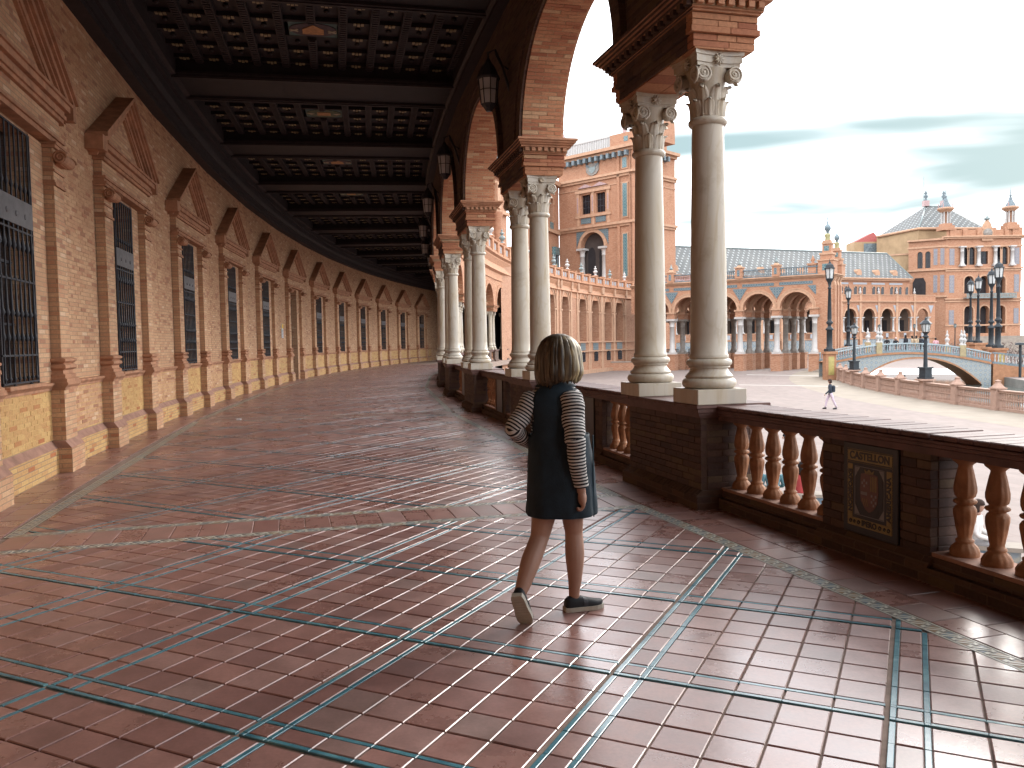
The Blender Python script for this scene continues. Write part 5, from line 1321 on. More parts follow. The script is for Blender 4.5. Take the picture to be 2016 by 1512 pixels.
def lamp_on_pier(lab, x, y0, ytop, Y, pierw, glazed=True):
    p = place(x, y0, Y); lamp_tall(lab, p, hgt(y0, ytop, Y))
    g = G(); w = pierw / 2; g.box(-w, w, -w, w, ZP, p[2] - 0.25, 0); g.box(-w - 0.12, w + 0.12, -w - 0.12, w + 0.12, p[2] - 0.25, p[2], 0)
    ob = thing('lamp_pier', 'brick pier carrying the ' + lab.split(',')[0].replace('tall ', ''), 'pier', (p[0], p[1], 0), 0.0, 'brick piers under the tall lamps'); part('pier', g, [BRICKP], ob)
    if glazed:
        g = G(); g.box(-w * 0.55, w * 0.55, -w - 0.03, -w, ZP + 0.5, p[2] - 0.5, 0); part('glazed_panel', g, [CERYT], ob)
lamp_on_pier('tall black lamp at the near left bridge foot, by the gate corner', 1633, 692, 512, 83.6, 1.0)
lamp_on_pier('tall black lamp behind the bridge, right of the gate corner', 1670, 682, 562, 125, 1.5, False)
lamp_on_pier('leftmost tall black lamp, of the four beyond the bridge', 1910, 674, 548, 119, 1.6, False)
lamp_on_pier('second tall black lamp, of the four beyond the bridge', 1925, 675, 541, 112, 1.6, False)
lamp_on_pier('third tall black lamp, of the four beyond the bridge', 1951, 683, 527, 96, 1.3, False)
lamp_on_pier('rightmost tall black lamp, of the four beyond the bridge', 1964.5, 685, 511, 85.5, 1.15)
for x, y0, yt, Y, lab in ((1731, 671, 638, 160, 'far small lamp before the fourth arch of the far gallery'), (1800, 668, 637, 160, 'far small lamp before the last arch of the far gallery'), (1880, 672, 636, 150, 'far small lamp standing before the left part of the central building')):
    q = place(x, y0, Y); h = hgt(y0, yt, Y) + q[2] - ZP
    L = thing('street_lamp', lab, 'street lamp', (q[0], q[1], ZP), 0, 'street lamps round the canal'); k = h
    g = G(); g.lathe([(0.25, 0), (0.25, 0.5), (0.10, 0.6), (0.08, k - 0.9), (0.2, k - 0.8)], 8); part('pole', g, [LAMPM], L); g = G(); g.lathe([(0.2, k - 0.8), (0.3, k - 0.3)], 6, (0, 0, 0), 0, False); part('lantern_glass', g, [CERG], L); g = G(); g.lathe([(0.34, k - 0.3), (0.1, k - 0.1), (0.0, k)], 6, (0, 0, 0), 0, False); part('lantern_cap', g, [LAMPM], L)
q = place(2008, 748, 82); L = thing('dark_post', 'thin dark post by the right bridge ramp', 'post', (q[0], q[1], ZP), 0); g = G(); g.lathe([(0.13, -1.3), (0.13, 3.2)], 8); part('shaft', g, [LAMPM], L); g = G(); g.lathe([(0.5, 3.2), (0.45, 3.4), (0.0, 3.45)], 8); part('head', g, [LAMPM], L)
# litter bin
q = (28.3, 60.6); bn = thing('litter_bin', 'dark litter bin with white lid on a post by the canal parapet', 'litter bin', (q[0], q[1], ZP), 0.3)
g = G(); g.lathe([(0.05, 0), (0.05, 1.45)], 8, (0.32, 0, 0)); part('post', g, [LAMPM], bn); g = G(); g.prism([(-0.3, 0.55), (0.28, 0.55), (0.3, 1.05), (-0.32, 1.05)], 1, -0.2, 0.2); part('bin', g, [LAMPM], bn); g = G(); g.prism([(-0.33, 1.05), (0.31, 1.05), (0.2, 1.3), (-0.2, 1.3)], 1, -0.22, 0.22); part('lid', g, [WMAR], bn)
WEED = M_plain('weed_green', (0.06, 0.11, 0.035), 0.9, 0.3, 5)
g = G()
for i in range(40):
    x, y = random.gauss(0, 0.13), random.gauss(0, 0.13); h = random.uniform(0.08, 0.28); a = random.uniform(0, 6.3); g.face([(x, y, 0), (x + 0.05 * math.cos(a), y + 0.05 * math.sin(a), 0), (x + random.gauss(0, .08), y + random.gauss(0, .08), h)])
thing('weed_tuft', 'green weed tuft at the foot of the litter bin post', 'weed', (q[0] + 0.45, q[1] - 0.15, ZP), 0, None, g.data('weed_tuft', [WEED]))

# ---- tiled bridge
BA, BB = Vector((32.6, 86.0)), Vector((48.0, 83.5)); bd = (BB - BA); BLN = bd.length; bang = math.atan2(bd.y, bd.x); BW = 4.6
bridge = thing('tiled_bridge', 'arched bridge with blue and white ceramic balustrade over the canal', 'bridge', (BA.x, BA.y, 0), bang)
def deckz(t): return -1.32 + 1.30 * math.sin(PI * min(max((t + 0.06) / 1.12, 0), 1)) ** 0.9 - 0.16 * t
def archz(t):
    u = (t - 0.16) / 0.80
    return -3.7 if u <= 0 or u >= 1 else -4.6 + (3.42) * math.sqrt(max(0, 1 - (2 * u - 1) ** 2)) ** 0.75 if False else -3.7 + 2.98 * (1 - abs(2 * u - 1) ** 2.3)
g = G(); NB_ = 48
for side, y in ((0, 0.0), (1, BW)):
    for i in range(NB_):
        t0, t1 = i / NB_, (i + 1) / NB_
        za, zb = min(archz(t0), deckz(t0) - 0.45), min(archz(t1), deckz(t1) - 0.45)
        q = [(t0 * BLN, y, za), (t1 * BLN, y, zb), (t1 * BLN, y, deckz(t1) - 0.18), (t0 * BLN, y, deckz(t0) - 0.18)]; g.face(q if not side else q[::-1], 0)
part('tiled_spandrel', g, [M_azulejo('bridge_tile', (0.24, 0.275, 0.29), (0.15, 0.20, 0.25), (0.31, 0.30, 0.25), 0.45)], bridge)
g = G()
for i in range(NB_):
    t0, t1 = i / NB_, (i + 1) / NB_; za, zb = min(archz(t0), deckz(t0) - 0.45), min(archz(t1), deckz(t1) - 0.45)
    g.face([(t0 * BLN, 0.0, za), (t0 * BLN, BW, za), (t1 * BLN, BW, zb), (t1 * BLN, 0.0, zb)], 0)
    g.face([(t0 * BLN, 0.0, deckz(t0)), (t1 * BLN, 0.0, deckz(t1)), (t1 * BLN, BW, deckz(t1)), (t0 * BLN, BW, deckz(t0))], 0)
part('deck', g, [BRICKP], bridge)
g = G()
fr = [(lambda u, v, t=i / NB_: (t * BLN, u, deckz(t) + v)) for i in range(NB_ + 1)]
for y0 in (-0.12, BW - 0.1): g.sweep([(y0, -0.2), (y0 + 0.22, -0.2), (y0 + 0.22, 0.0), (y0, 0.0)], fr, 0, True)
ae = [(lambda u, v, t=0.16 + 0.8 * i / 40: (t * BLN, u, min(archz(t), deckz(t) - 0.42) + v)) for i in range(1, 40)]
g.sweep([(-0.08, -0.05), (0.1, -0.05), (0.1, 0.12), (-0.08, 0.12)], ae, 0, True)
part('edge_moulding', g, [BRICKP], bridge)
def bridge_rail(y0, nm):
    g = G(); g.sweep([(y0, 0.02), (y0 + 0.24, 0.02), (y0 + 0.24, 0.2), (y0, 0.2)], fr, 0, True); part('plinth_rail', g, [CERB], bridge)
    g = G(); g.sweep([(y0 - 0.04, 0.82), (y0 + 0.28, 0.82), (y0 + 0.28, 0.95), (y0 - 0.04, 0.95)], fr, 0, True); part('hand_rail', g, [M_plain('pale_blue_rail', (0.27, 0.335, 0.36), 0.35, 0.2, 2, spec=0.5) if 'pale_blue_rail' not in bpy.data.materials else bpy.data.materials['pale_blue_rail']], bridge)
    g = G(); n = 66
    for i in range(n):
        t = (i + 0.5) / n; g.lathe([(0.07, 0.18), (0.095, 0.27), (0.04, 0.42), (0.085, 0.50), (0.04, 0.58), (0.09, 0.72), (0.06, 0.82)], 6, (t * BLN, y0 + 0.12, deckz(t)), i % 2)
    stuff(part('ceramic_balusters', g, [M_plain('pale_blue_ceramic', (0.22, 0.295, 0.325), 0.3, 0.25, 3, spec=0.5), M_plain('lilac_ceramic', (0.29, 0.29, 0.315), 0.3, 0.25, 3, spec=0.5)], bridge))
bridge_rail(-0.02, 'near'); bridge_rail(BW - 0.25, 'far')
def fin_m():
    g = G(); g.lathe([(0.2, 0), (0.2, 0.1), (0.1, 0.2), (0.22, 0.45), (0.26, 0.6), (0.12, 0.75), (0.1, 0.85), (0.2, 1.0), (0.1, 1.15), (0.06, 1.25), (0.1, 1.35), (0.0, 1.6)], 10); return g
FIN = fin_m().data('finial', [CERW])
YTILE = M_plain('yellowish_tile_post', (0.32, 0.26, 0.15), 0.4, 0.25, 3)
for t in (0.32, 0.83):
    for y in (0.1, BW - 0.13):
        g = G(); g.box(-0.28, 0.28, -0.22, 0.22, 0, 1.15, 0); po = part('bridge_post', g, [YTILE], bridge, (t * BLN, y, deckz(t)))
        link('finial', FIN, po, (-0.1 if y < 1 else 0.0, 0, 1.15)); 
        if y < 1: link('finial', FIN, po, (0.22, 0.2, 1.1))
# abutment and descending ramp on the right
g = G(); w0 = Vector((BB.x, BB.y, 0))
ab = thing('bridge_ramp', 'sloping brick ramp with ceramic balustrade at the right bridge end', 'ramp', (BB.x, BB.y, 0), bang)
g.prism([(0.2, -3.7), (9, -3.7), (9, -2.5), (0.2, -1.4)], 1, 0.0, BW); part('ramp_wall', g, [BRICKP], ab)
g = G(); 
for y0 in (0.0, BW - 0.3): g.prism([(0.2, -1.35), (9, -2.45), (9, -2.25), (0.2, -1.15)], 1, y0, y0 + 0.3); g.prism([(0.2, -0.35), (9, -1.45), (9, -1.3), (0.2, -0.2)], 1, y0 - 0.03, y0 + 0.33)
part('ramp_rails', g, [CERB], ab)
g = G()
for i in range(26):
    x = 0.4 + i * 0.33; zz = -1.18 - (x - 0.2) * 0.125; g.lathe([(0.07, 0), (0.1, 0.15), (0.04, 0.38), (0.09, 0.55), (0.05, 0.85)], 6, (x, 0.15, zz))
stuff(part('ceramic_balusters', g, [CERW], ab))

# ---- helpers for the far facades
def arch_wall(g, x0, x1, z0, z1, holes, y0=0.0, th=0.6, m=0, mr=0):
    # wall in the x/z plane facing -y, with arched or square holes: (xc, half width, z bottom, z spring, rise)
    holes = sorted(holes); n = 12; xs = x0
    def quad(a, b, c, d): g.face([(a, y0, c), (b, y0, c), (b, y0, d), (a, y0, d)], m)
    for (xc, hw, zb, zs, ri) in holes:
        if xc - hw > xs: quad(xs, xc - hw, z0, z1)
        if zb > z0: quad(xc - hw, xc + hw, z0, zb)
        pts = [(xc - hw * math.cos(PI * i / n), zs + ri * math.sin(PI * i / n)) for i in range(n + 1)] if ri > 0 else [(xc - hw, zs), (xc + hw, zs)]
        for (xa, za), (xb, zb_) in zip(pts[:-1], pts[1:]):
            g.face([(xa, y0, za), (xb, y0, zb_), (xb, y0, z1), (xa, y0, z1)], m); g.face([(xa, y0, za), (xa, y0 + th, za), (xb, y0 + th, zb_), (xb, y0, zb_)], mr)
        g.face([(xc - hw, y0, zb), (xc - hw, y0 + th, zb), (xc - hw, y0 + th, zs), (xc - hw, y0, zs)], mr); g.face([(xc + hw, y0, zb), (xc + hw, y0, zs), (xc + hw, y0 + th, zs), (xc + hw, y0 + th, zb)], mr)
        g.face([(xc - hw, y0, zb), (xc + hw, y0, zb), (xc + hw, y0 + th, zb), (xc - hw, y0 + th, zb)], mr)
        xs = xc + hw
    if x1 > xs: quad(xs, x1, z0, z1)
def ring_trim(g, xc, hw, zs, ri, wid=0.35, y=-0.08, th=0.1, m=0, n=14):
    P = [(xc - hw * math.cos(PI * i / n), zs + ri * math.sin(PI * i / n)) for i in range(n + 1)]; Q = [(xc - (hw + wid) * math.cos(PI * i / n), zs + (ri + wid) * math.sin(PI * i / n)) for i in range(n + 1)]
    for i in range(n):
        g.face([(P[i][0], y, P[i][1]), (P[i + 1][0], y, P[i + 1][1]), (Q[i + 1][0], y, Q[i + 1][1]), (Q[i][0], y, Q[i][1])], m)
        g.face([(Q[i][0], y, Q[i][1]), (Q[i + 1][0], y, Q[i + 1][1]), (Q[i + 1][0], y + th, Q[i + 1][1]), (Q[i][0], y + th, Q[i][1])], m); g.face([(P[i][0], y, P[i][1]), (P[i][0], y + th, P[i][1]), (P[i + 1][0], y + th, P[i + 1][1]), (P[i + 1][0], y, P[i + 1][1])], m)
def col_m(h, r, mat, nm='column'):
    g = G(); g.box(-r * 1.6, r * 1.6, -r * 1.6, r * 1.6, 0, r * 0.8); g.lathe([(r * 1.5, r * 0.8), (r * 1.5, r * 1.3), (r * 1.1, r * 1.9), (r * 0.98, h - r * 3.4), (r * 1.15, h - r * 3.3), (r, h - r * 3.1), (r * 1.1, h - r * 1.5), (r * 1.55, h - r * 0.8)], 12); g.box(-r * 1.8, r * 1.8, -r * 1.8, r * 1.8, h - r * 0.8, h)
    return g.data(nm, [mat])
def winpart(parent, xc, hw, z0, z1, ri, y, grid=(1, 2), mat=None, nm='window'):
    g = G(); n = 10; P = [(xc - hw, z0), (xc + hw, z0)] + ([(xc + hw * math.cos(PI * i / n), z1 + ri * math.sin(PI * i / n)) for i in range(n + 1)] if ri else [(xc + hw, z1), (xc - hw, z1)])
    g.face([(a, y, b) for a, b in P], 0); w = part(nm, g, [mat or DARKGL], parent)
    g = G()
    for i in range(1, grid[0] + 1): x = xc - hw + 2 * hw * i / (grid[0] + 1); g.box(x - 0.05, x + 0.05, y - 0.06, y, z0, z1 + ri * 0.9, 0)
    for j in range(1, grid[1] + 1): z = z0 + (z1 - z0) * j / (grid[1] + 1); g.box(xc - hw, xc + hw, y - 0.05, y - 0.01, z - 0.05, z + 0.05, 0)
    part('window_frame', g, [IRON], w); return w

# ---- gate pavilion with two rows of arches
GX, GY = 39.2, 104.0; gate = thing('gate_pavilion', 'open brick gate pavilion of tall arches on marble columns', 'gate', (GX, GY, 0), -0.6353)
GS = [-(1.3 + 4.9 * k) for k in range(6)]
ROWS = (0.0, 3.4, 6.8, 10.2)
for ri_, yy in enumerate(ROWS):
    g = G(); arch_wall(g, GS[-1] - 1.4, 0.3 if ri_ == 0 else -1.25, 5.3, 9.1, [((GS[k] + GS[k + 1]) / 2, 2.07, 5.3, 5.3, 2.05) for k in range(5)], yy, 0.7, 0, 0)
    if ri_ == 0:
        g.face([(-1.3 - 0.0, yy - 0.002, ZP), (0.3, yy - 0.002, ZP), (0.3, yy - 0.002, 9.1), (-1.1, yy - 0.002, 9.1), (-1.1, yy - 0.002, 5.3)], 0)
    wl_ = part('arch_wall', g, [FARB], gate)
    g = G()
    for k in range(5):
        ring_trim(g, (GS[k] + GS[k + 1]) / 2, 2.07, 5.3, 2.05, 0.36, yy - 0.07, 0.08); ring_trim(g, (GS[k] + GS[k + 1]) / 2, 2.43, 5.3, 2.41, 0.12, yy - 0.11, 0.12)
    part('arch_ring', g, [TRIM], wl_)
CW, CG = col_m(4.9, 0.33, WMAR), col_m(4.9, 0.33, GREYM)  # front row white, inner rows in the darker grey marble
g = G(); g.box(-0.62, 0.62, -0.62, 0.62, ZP, -0.62, 0); g.box(-0.7, 0.7, -0.7, 0.7, -0.62, -0.5, 0); PEDM = g.data('column_pedestal', [FARB])
g = G(); g.box(-0.5, 0.5, -0.4, 0.75, 4.4, 5.12, 0); g.box(-0.62, 0.62, -0.5, 0.85, 5.12, 5.32, 1); IMPM = g.data('impost', [FARB, TRIM])
for ri_, yy in enumerate(ROWS):
    for k in range(6):
        if k == 0 and ri_ > 0: continue
        x = GS[k] - (0.0 if k else 0.1)
        link('column_pedestal', PEDM, gate, (x, yy + 0.1, 0)); link('column', CW if ri_ == 0 else CG, gate, (x, yy + 0.1, -0.5)); link('impost', IMPM, gate, (x, yy, 0))
g = G(); g.box(GS[-1] - 1.4, -1.25, 0.1, 10.9, 9.05, 9.2, 0); part('vault_roof', g, [FARB], gate)
g = G()
for z0, z1, e in ((9.0, 9.1, 0.12), (9.12, 9.25, 0.25), (9.27, 9.42, 0.4)): g.box(GS[-1] - 1.5, 0.85 + e, -e, 0.4, z0, z1, 0); g.box(0.7, 0.85 + e, 0.4, 3.7, z0, z1, 0)
part('cornice', g, [TRIM], gate)
for k in range(5):
    xa, xb = GS[k + 1], GS[k]
    g = G(); g.box(xa + 0.35, xb - 0.35, -0.05, 0.0, 8.28, 8.66, 0); part('tile_frieze', g, [AZUL], gate)
for k in range(6):
    xc = GS[k]; g = G(); hw = 1.0
    pts = [(xc - hw, 8.1), (xc, 6.55), (xc + hw, 8.1)] if 0 < k < 5 else ([(xc - hw * 1.0, 8.1), (xc + 0.05, 6.9), (xc + 0.05, 8.1)] if k == 0 else [(xc, 8.1), (xc, 6.9), (xc + hw, 8.1)])
    g.prism(pts, 1, -0.05, 0.0); part('tile_spandrel', g, [AZUL], gate)
def post_tower(x, y, s=1.0):
    g = G(); g.box(-0.45 * s, 0.45 * s, -0.45 * s, 0.45 * s, 0, 1.35 * s, 0); g.box(-0.55 * s, 0.55 * s, -0.55 * s, 0.55 * s, 1.35 * s, 1.5 * s, 1); g.lathe([(0.45 * s, 1.5 * s), (0.3 * s, 1.7 * s), (0.15 * s, 1.75 * s)], 8, (0, 0, 0), 1, False)
    p = part('parapet_post', g, [FARB, TRIM], gate, (x, y, 9.42)); g = G(); g.box(-0.18 * s, 0.18 * s, -0.47 * s, -0.45 * s, 0.3 * s, 1.1 * s, 0); part('tile_panel', g, [AZUL], p)
    g = G(); g.lathe([(0.14 * s, 1.75 * s), (0.3 * s, 1.95 * s), (0.12 * s, 2.1 * s), (0.1 * s, 2.3 * s), (0.0, 2.6 * s)], 8); part('finial', g, [CERG], p)
for k in (1, 2, 3, 4, 5): post_tower(GS[k], -0.05)
CB2 = M_plain('blue_grey_ceramic', (0.13, 0.165, 0.185), 0.35, 0.5, 3)
for k in range(5):
    xa, xb = GS[k + 1] + 0.45, (GS[k] - 0.45 if k else -1.0)
    g = G(); g.box(xa, xb, -0.1, 0.15, 9.42, 9.58, 0); g.box(xa, xb, -0.12, 0.18, 10.35, 10.5, 0); part('parapet_rail', g, [CB2], gate)
    g = G(); n = 15
    for i in range(n): g.lathe([(0.07, 9.56), (0.1, 9.75), (0.04, 10.0), (0.08, 10.15), (0.06, 10.36)], 6, (xa + (xb - xa) * (i + 0.5) / n, 0.03, 0))
    stuff(part('ceramic_balusters', g, [CB2 if k < 3 else CERP], gate))
# corner tower on the right pier
g = G(); g.box(-1.1, 0.8, 0.002, 3.6, ZP, 9.1, 0, 'bl'); part('corner_pier', g, [FARB], gate)
g = G()
for i in range(3):
    y = 0.15 + i * 1.2; g.box(0.75, 1.05, y, y + 0.6, ZP, 8.0, 0); g.box(0.75, 1.2, y - 0.08, y + 0.68, ZP, ZP + 1.4, 0); g.prism([(0.75, 8.0), (1.05, 8.0), (0.95, 8.5), (1.2, 9.0), (0.75, 9.1)], 1, y, y + 0.6, 1)
part('buttressed_side', g, [FARB, TRIM], gate)
def spire(x, y, s, z0):
    t_ = part('corner_tower', (lambda g: (g.box(-1.0 * s, 1.0 * s, -1.0 * s, 1.0 * s, 0, 1.7 * s, 0), g.box(-1.1 * s, 1.1 * s, -1.1 * s, 1.1 * s, 1.7 * s, 1.85 * s, 1), g.box(-0.75 * s, 0.75 * s, -0.75 * s, 0.75 * s, 1.85 * s, 2.5 * s, 0), g.box(-0.85 * s, 0.85 * s, -0.85 * s, 0.85 * s, 2.5 * s, 2.75 * s, 1), g.box(-0.55 * s, 0.55 * s, -0.55 * s, 0.55 * s, 2.75 * s, 3.9 * s, 0), g.box(-0.65 * s, 0.65 * s, -0.65 * s, 0.65 * s, 3.9 * s, 4.1 * s, 1), g.box(-0.45 * s, 0.45 * s, -0.45 * s, 0.45 * s, 4.1 * s, 4.4 * s, 1), g)[-1])(G()), [FARB, TRIM], gate, (x, y, z0))
    g = G(); g.box(-0.4 * s, 0.4 * s, -1.02 * s, -1.0 * s, 0.45 * s, 1.3 * s, 0); g.box(-0.32 * s, 0.32 * s, -0.57 * s, -0.55 * s, 3.0 * s, 3.65 * s, 0); part('tile_panel', g, [AZULT], t_)
    g = G(); g.lathe([(0.36 * s, 4.4 * s), (0.32 * s, 4.8 * s), (0.42 * s, 5.05 * s), (0.42 * s, 5.2 * s), (0.2 * s, 5.3 * s)], 10); part('urn', g, [CERY], t_)
    g = G(); g.lathe([(0.2 * s, 5.3 * s), (0.2 * s, 5.55 * s), (0.3 * s, 5.65 * s), (0.45 * s, 5.95 * s), (0.4 * s, 6.25 * s), (0.15 * s, 6.55 * s), (0.08 * s, 6.65 * s), (0.13 * s, 6.75 * s), (0.05 * s, 6.9 * s), (0.07 * s, 7.2 * s), (0.0, 7.7 * s)], 12); part('ball_finial', g, [CERB], t_)
    for sx in (-0.5, 0.5):
        g = G(); g.lathe([(0.07 * s, 4.1 * s), (0.05 * s, 4.4 * s), (0.0, 4.9 * s)], 6, (sx * s, -0.5 * s, 0)); part('pinnacle', g, [TRIM], t_)
spire(-0.1, 0.9, 0.95, 9.42); spire(0.1, 4.3, 0.82, 9.3)
g = G(); g.box(-0.5, 0.5, -0.45, 0.45, 0, 1.2, 0); g.box(-0.6, 0.6, -0.55, 0.55, 1.2, 1.4, 0); g.lathe([(0.3, 1.4), (0.12, 1.6), (0.3, 1.8), (0.1, 2.2), (0.0, 2.5)], 8); part('side_block', g, [FARB], gate, (-1.75, 0.4, 9.42))
# steps, low walls, iron railing
g = G()
for i in range(3): g.box(-0.3 - 0.35 * (2 - i) * 1.0, 1.6, -2.2 + 0.5 * i, -0.3, ZP, ZP + 0.16 * (i + 1), 0)
part('corner_steps', g, [LIP], gate)
lw = thing('low_wall', 'low brick wall with stone coping before the curved arcade', 'wall', (13.2, 119, ZP), -0.05); g = G(); g.box(0, 5.2, 0, 0.6, 0, 1.15, 0); part('wall', g, [FARB], lw); g = G(); g.box(-0.1, 5.3, -0.08, 0.68, 1.15, 1.3, 0); part('coping', g, [LIP], lw)
for k in (3, 4):
    xa, xb = GS[k + 1] + 0.7, GS[k] - 0.7
    g = G(); g.box(xa - 0.0, xb + 0.0, 3.5, 4.0, ZP, -0.9, 0); part('screen_wall', g, [FARB], gate)
    g = G(); g.box(xa, xb, 3.7, 3.76, 0.15, 0.22, 0)
    for i in range(22): x = xa + (xb - xa) * (i + 0.5) / 22; g.box(x - 0.03, x + 0.03, 3.7, 3.76, -0.9, 0.2, 0)
    stuff(part('iron_railing', g, [IRON], gate))

# ---- far gallery wing
WA, WB = Vector((21.5, 152.0)), Vector((87.9, 180.0)); wd = WB - WA; WLN = 76.2; wrot = math.atan2(wd.y, wd.x)
wing = thing('far_gallery', 'far brick gallery of round arches under a grey dotted tile roof', 'building', (WA.x, WA.y, 0), wrot)
BS_ = 5.1; cs = [73.0 - BS_ * i for i in range(14)][::-1]; WUP = 71.9
g = G(); arch_wall(g, -2, WLN + 0.5, 2.2, 9.0, [(c, 1.62, 2.2, 5.7, 1.62) for c in cs], 0, 0.6, 0, 0); g.face([(-2, 0, ZP), (WLN + 0.5, 0, ZP), (WLN + 0.5, 0, 2.2), (-2, 0, 2.2)], 0); part('arcade_front', g, [FARB], wing)
g = G(); g.face([(-2, 5.5, ZP), (WLN + 0.5, 5.5, ZP), (WLN + 0.5, 5.5, 9), (-2, 5.5, 9)], 0); g.face([(-2, 0.6, 1.0), (WLN + 0.5, 0.6, 1.0), (WLN + 0.5, 5.5, 1.0), (-2, 5.5, 1.0)], 0); g.face([(-2, 0.6, 8.2), (-2, 5.5, 8.2), (WLN + 0.5, 5.5, 8.2), (WLN + 0.5, 0.6, 8.2)], 0); part('gallery_interior', g, [M_plain('gallery_inner_render', (0.13, 0.092, 0.072), 0.9, 0.2, 1)], wing)
CF = col_m(3.1, 0.21, WMAR)
for i, c in enumerate(cs):
    g = G(); ring_trim(g, c, 1.62, 5.7, 1.62, 0.36, -0.08, 0.1); part('arch_ring', g, [TRIM], wing)
    for s in (-1, 1): link('column', CF, wing, (c + s * 1.78, 0.1, 2.45))
    g = G(); g.prism([(c + 2.43 - 0.75, 8.0), (c + 2.43, 6.3), (c + 2.43 + 0.75, 8.0)], 1, -0.05, 0.0); part('tile_spandrel', g, [AZULW], wing)
    g = G(); g.box(c - 0.55, c + 0.55, 5.35, 5.45, 1.4, 5.0, 0); part('inner_door', g, [VOID], wing)
    g = G(); g.box(c - 1.55, c + 1.55, 0.0, 0.3, 1.15, 2.3, 0); g.box(c - 1.6, c + 1.6, -0.08, 0.4, 2.3, 2.45, 1); part('parapet', g, [FARB, TRIM], wing)
    g = G(); g.box(c - 0.35, c + 0.35, -0.04, 0.0, 1.3, 2.15, 0); part('tile_panel', g, [AZULW], wing)
    g = G(); g.box(c - 2.2, c + 2.2, -1.2, 0, ZP, ZP + 0.55, 0); g.box(c - 1.9, c + 1.9, -0.14, 0.0, ZP + 0.6, 0.9, 1); part('tiled_bench_alcove', g, [LIP, M_azulejo('bench_tile', (0.20, 0.235, 0.26), (0.29, 0.275, 0.23), (0.10, 0.16, 0.21), 1.1) if i == 0 else bpy.data.materials['bench_tile']], wing)
    g = G(); g.box(c - 2.43 - 0.35, c - 2.43 + 0.35, -0.35, 0.0, ZP, 1.3, 0); g.box(c - 2.43 - 0.3, c - 2.43 + 0.3, -0.15, 0.0, 1.3, 9.0, 0); part('pilaster', g, [TRIM], wing)
g = G()
for z0, z1, e in ((1.0, 1.15, 0.25), (8.55, 8.7, 0.2), (8.72, 8.95, 0.4), (10.1, 10.25, 0.2), (13.3, 13.6, 0.5), (13.62, 13.9, 0.8)): g.box(-2, WLN + 0.5 if z0 < 10.5 else WUP, -e if z0 < 10.5 else 2.5 - e, 0.3 if z0 < 10.5 else 3, z0, z1, 0)
part('cornice', g, [TRIM], wing)
g = G(); g.box(-2, WLN + 0.5, -0.1, 0.15, 8.95, 10.1, 0); part('terrace_parapet', g, [FARB], wing)
g = G(); g.face([(-2, 2.5, 8.9), (WUP, 2.5, 8.9), (WUP, 2.5, 13.9), (-2, 2.5, 13.9)], 0); g.face([(-2, 0, 8.9), (WLN + 0.5, 0, 8.9), (WLN + 0.5, 2.5, 8.9), (-2, 2.5, 8.9)], 0); part('upper_wall', g, [FARB], wing)
for i, c in enumerate(cs):
    for u in ((-1.25, 0, 1.25) if c < 72 else (-1.9,)):
        g = G(); n = 8; P = [(c + u - 0.4, 10.4), (c + u + 0.4, 10.4)] + [(c + u + 0.4 * math.cos(PI * q / n), 11.7 + 0.4 * math.sin(PI * q / n)) for q in range(n + 1)]; g.face([(a, 2.46, b) for a, b in P], 0); ww = part('window', g, [DARKGL], wing)
        g = G(); ring_trim(g, c + u, 0.4, 11.7, 0.4, 0.15, 2.38, 0.1); g.box(c + u - 0.55, c + u + 0.55, 2.36, 2.5, 10.25, 10.4, 0); part('window_surround', g, [TRIM], ww)
    if c < 70: g = G(); g.box(c - 1.9, c + 1.9, 2.44, 2.5, 12.5, 12.9, 0); part('tile_frieze', g, [AZULW], wing)
    g = G(); g.box(c - 2.43 - 0.3, c - 2.43 + 0.3, -0.2, 0.25, 8.95, 10.4, 0); pp = part('parapet_post', g, [TRIM], wing)
    g = G(); g.lathe([(0.15, 10.4), (0.3, 10.75), (0.1, 11.1), (0.16, 11.35), (0.0, 11.8)], 8, (c - 2.43, 0.02, 0)); part('finial', g, [CERW], pp)
    if c > 70: continue
    g = G(); g.prism([(c - 0.65, 14.4), (c + 0.65, 14.4), (c + 0.6, 15.3), (c + 0.2, 15.7), (c - 0.2, 15.7), (c - 0.6, 15.3)], 1, 2.6, 4.6); dm = part('dormer', g, [TRIM], wing); g = G(); g.lathe([(0.12, 15.65), (0.2, 15.9), (0.0, 16.3)], 8, (c, 3.0, 0)); part('finial', g, [CERG], dm)
g = G(); xr0, xr1 = -2, WUP + 0.3
g.face([(xr0, 1.9, 13.9), (xr1, 1.9, 13.9), (xr1, 9.0, 20.0), (xr0, 9.0, 20.0)], 0); g.face([(xr1, 1.9, 13.9), (xr1, 16, 13.9), (xr1, 9.0, 20.0)], 0)
g.face([(xr0, 16, 13.9), (xr0, 9, 20.0), (xr1, 9.0, 20.0), (xr1, 16, 13.9)], 0); part('tiled_roof', g, [ROOF], wing)
g = G(); g.tube([(xr0, 9, 20.02), (xr1, 9, 20.02), (xr1, 1.9, 13.95)], 0.16, 6); part('roof_ridge', g, [CERG], wing)

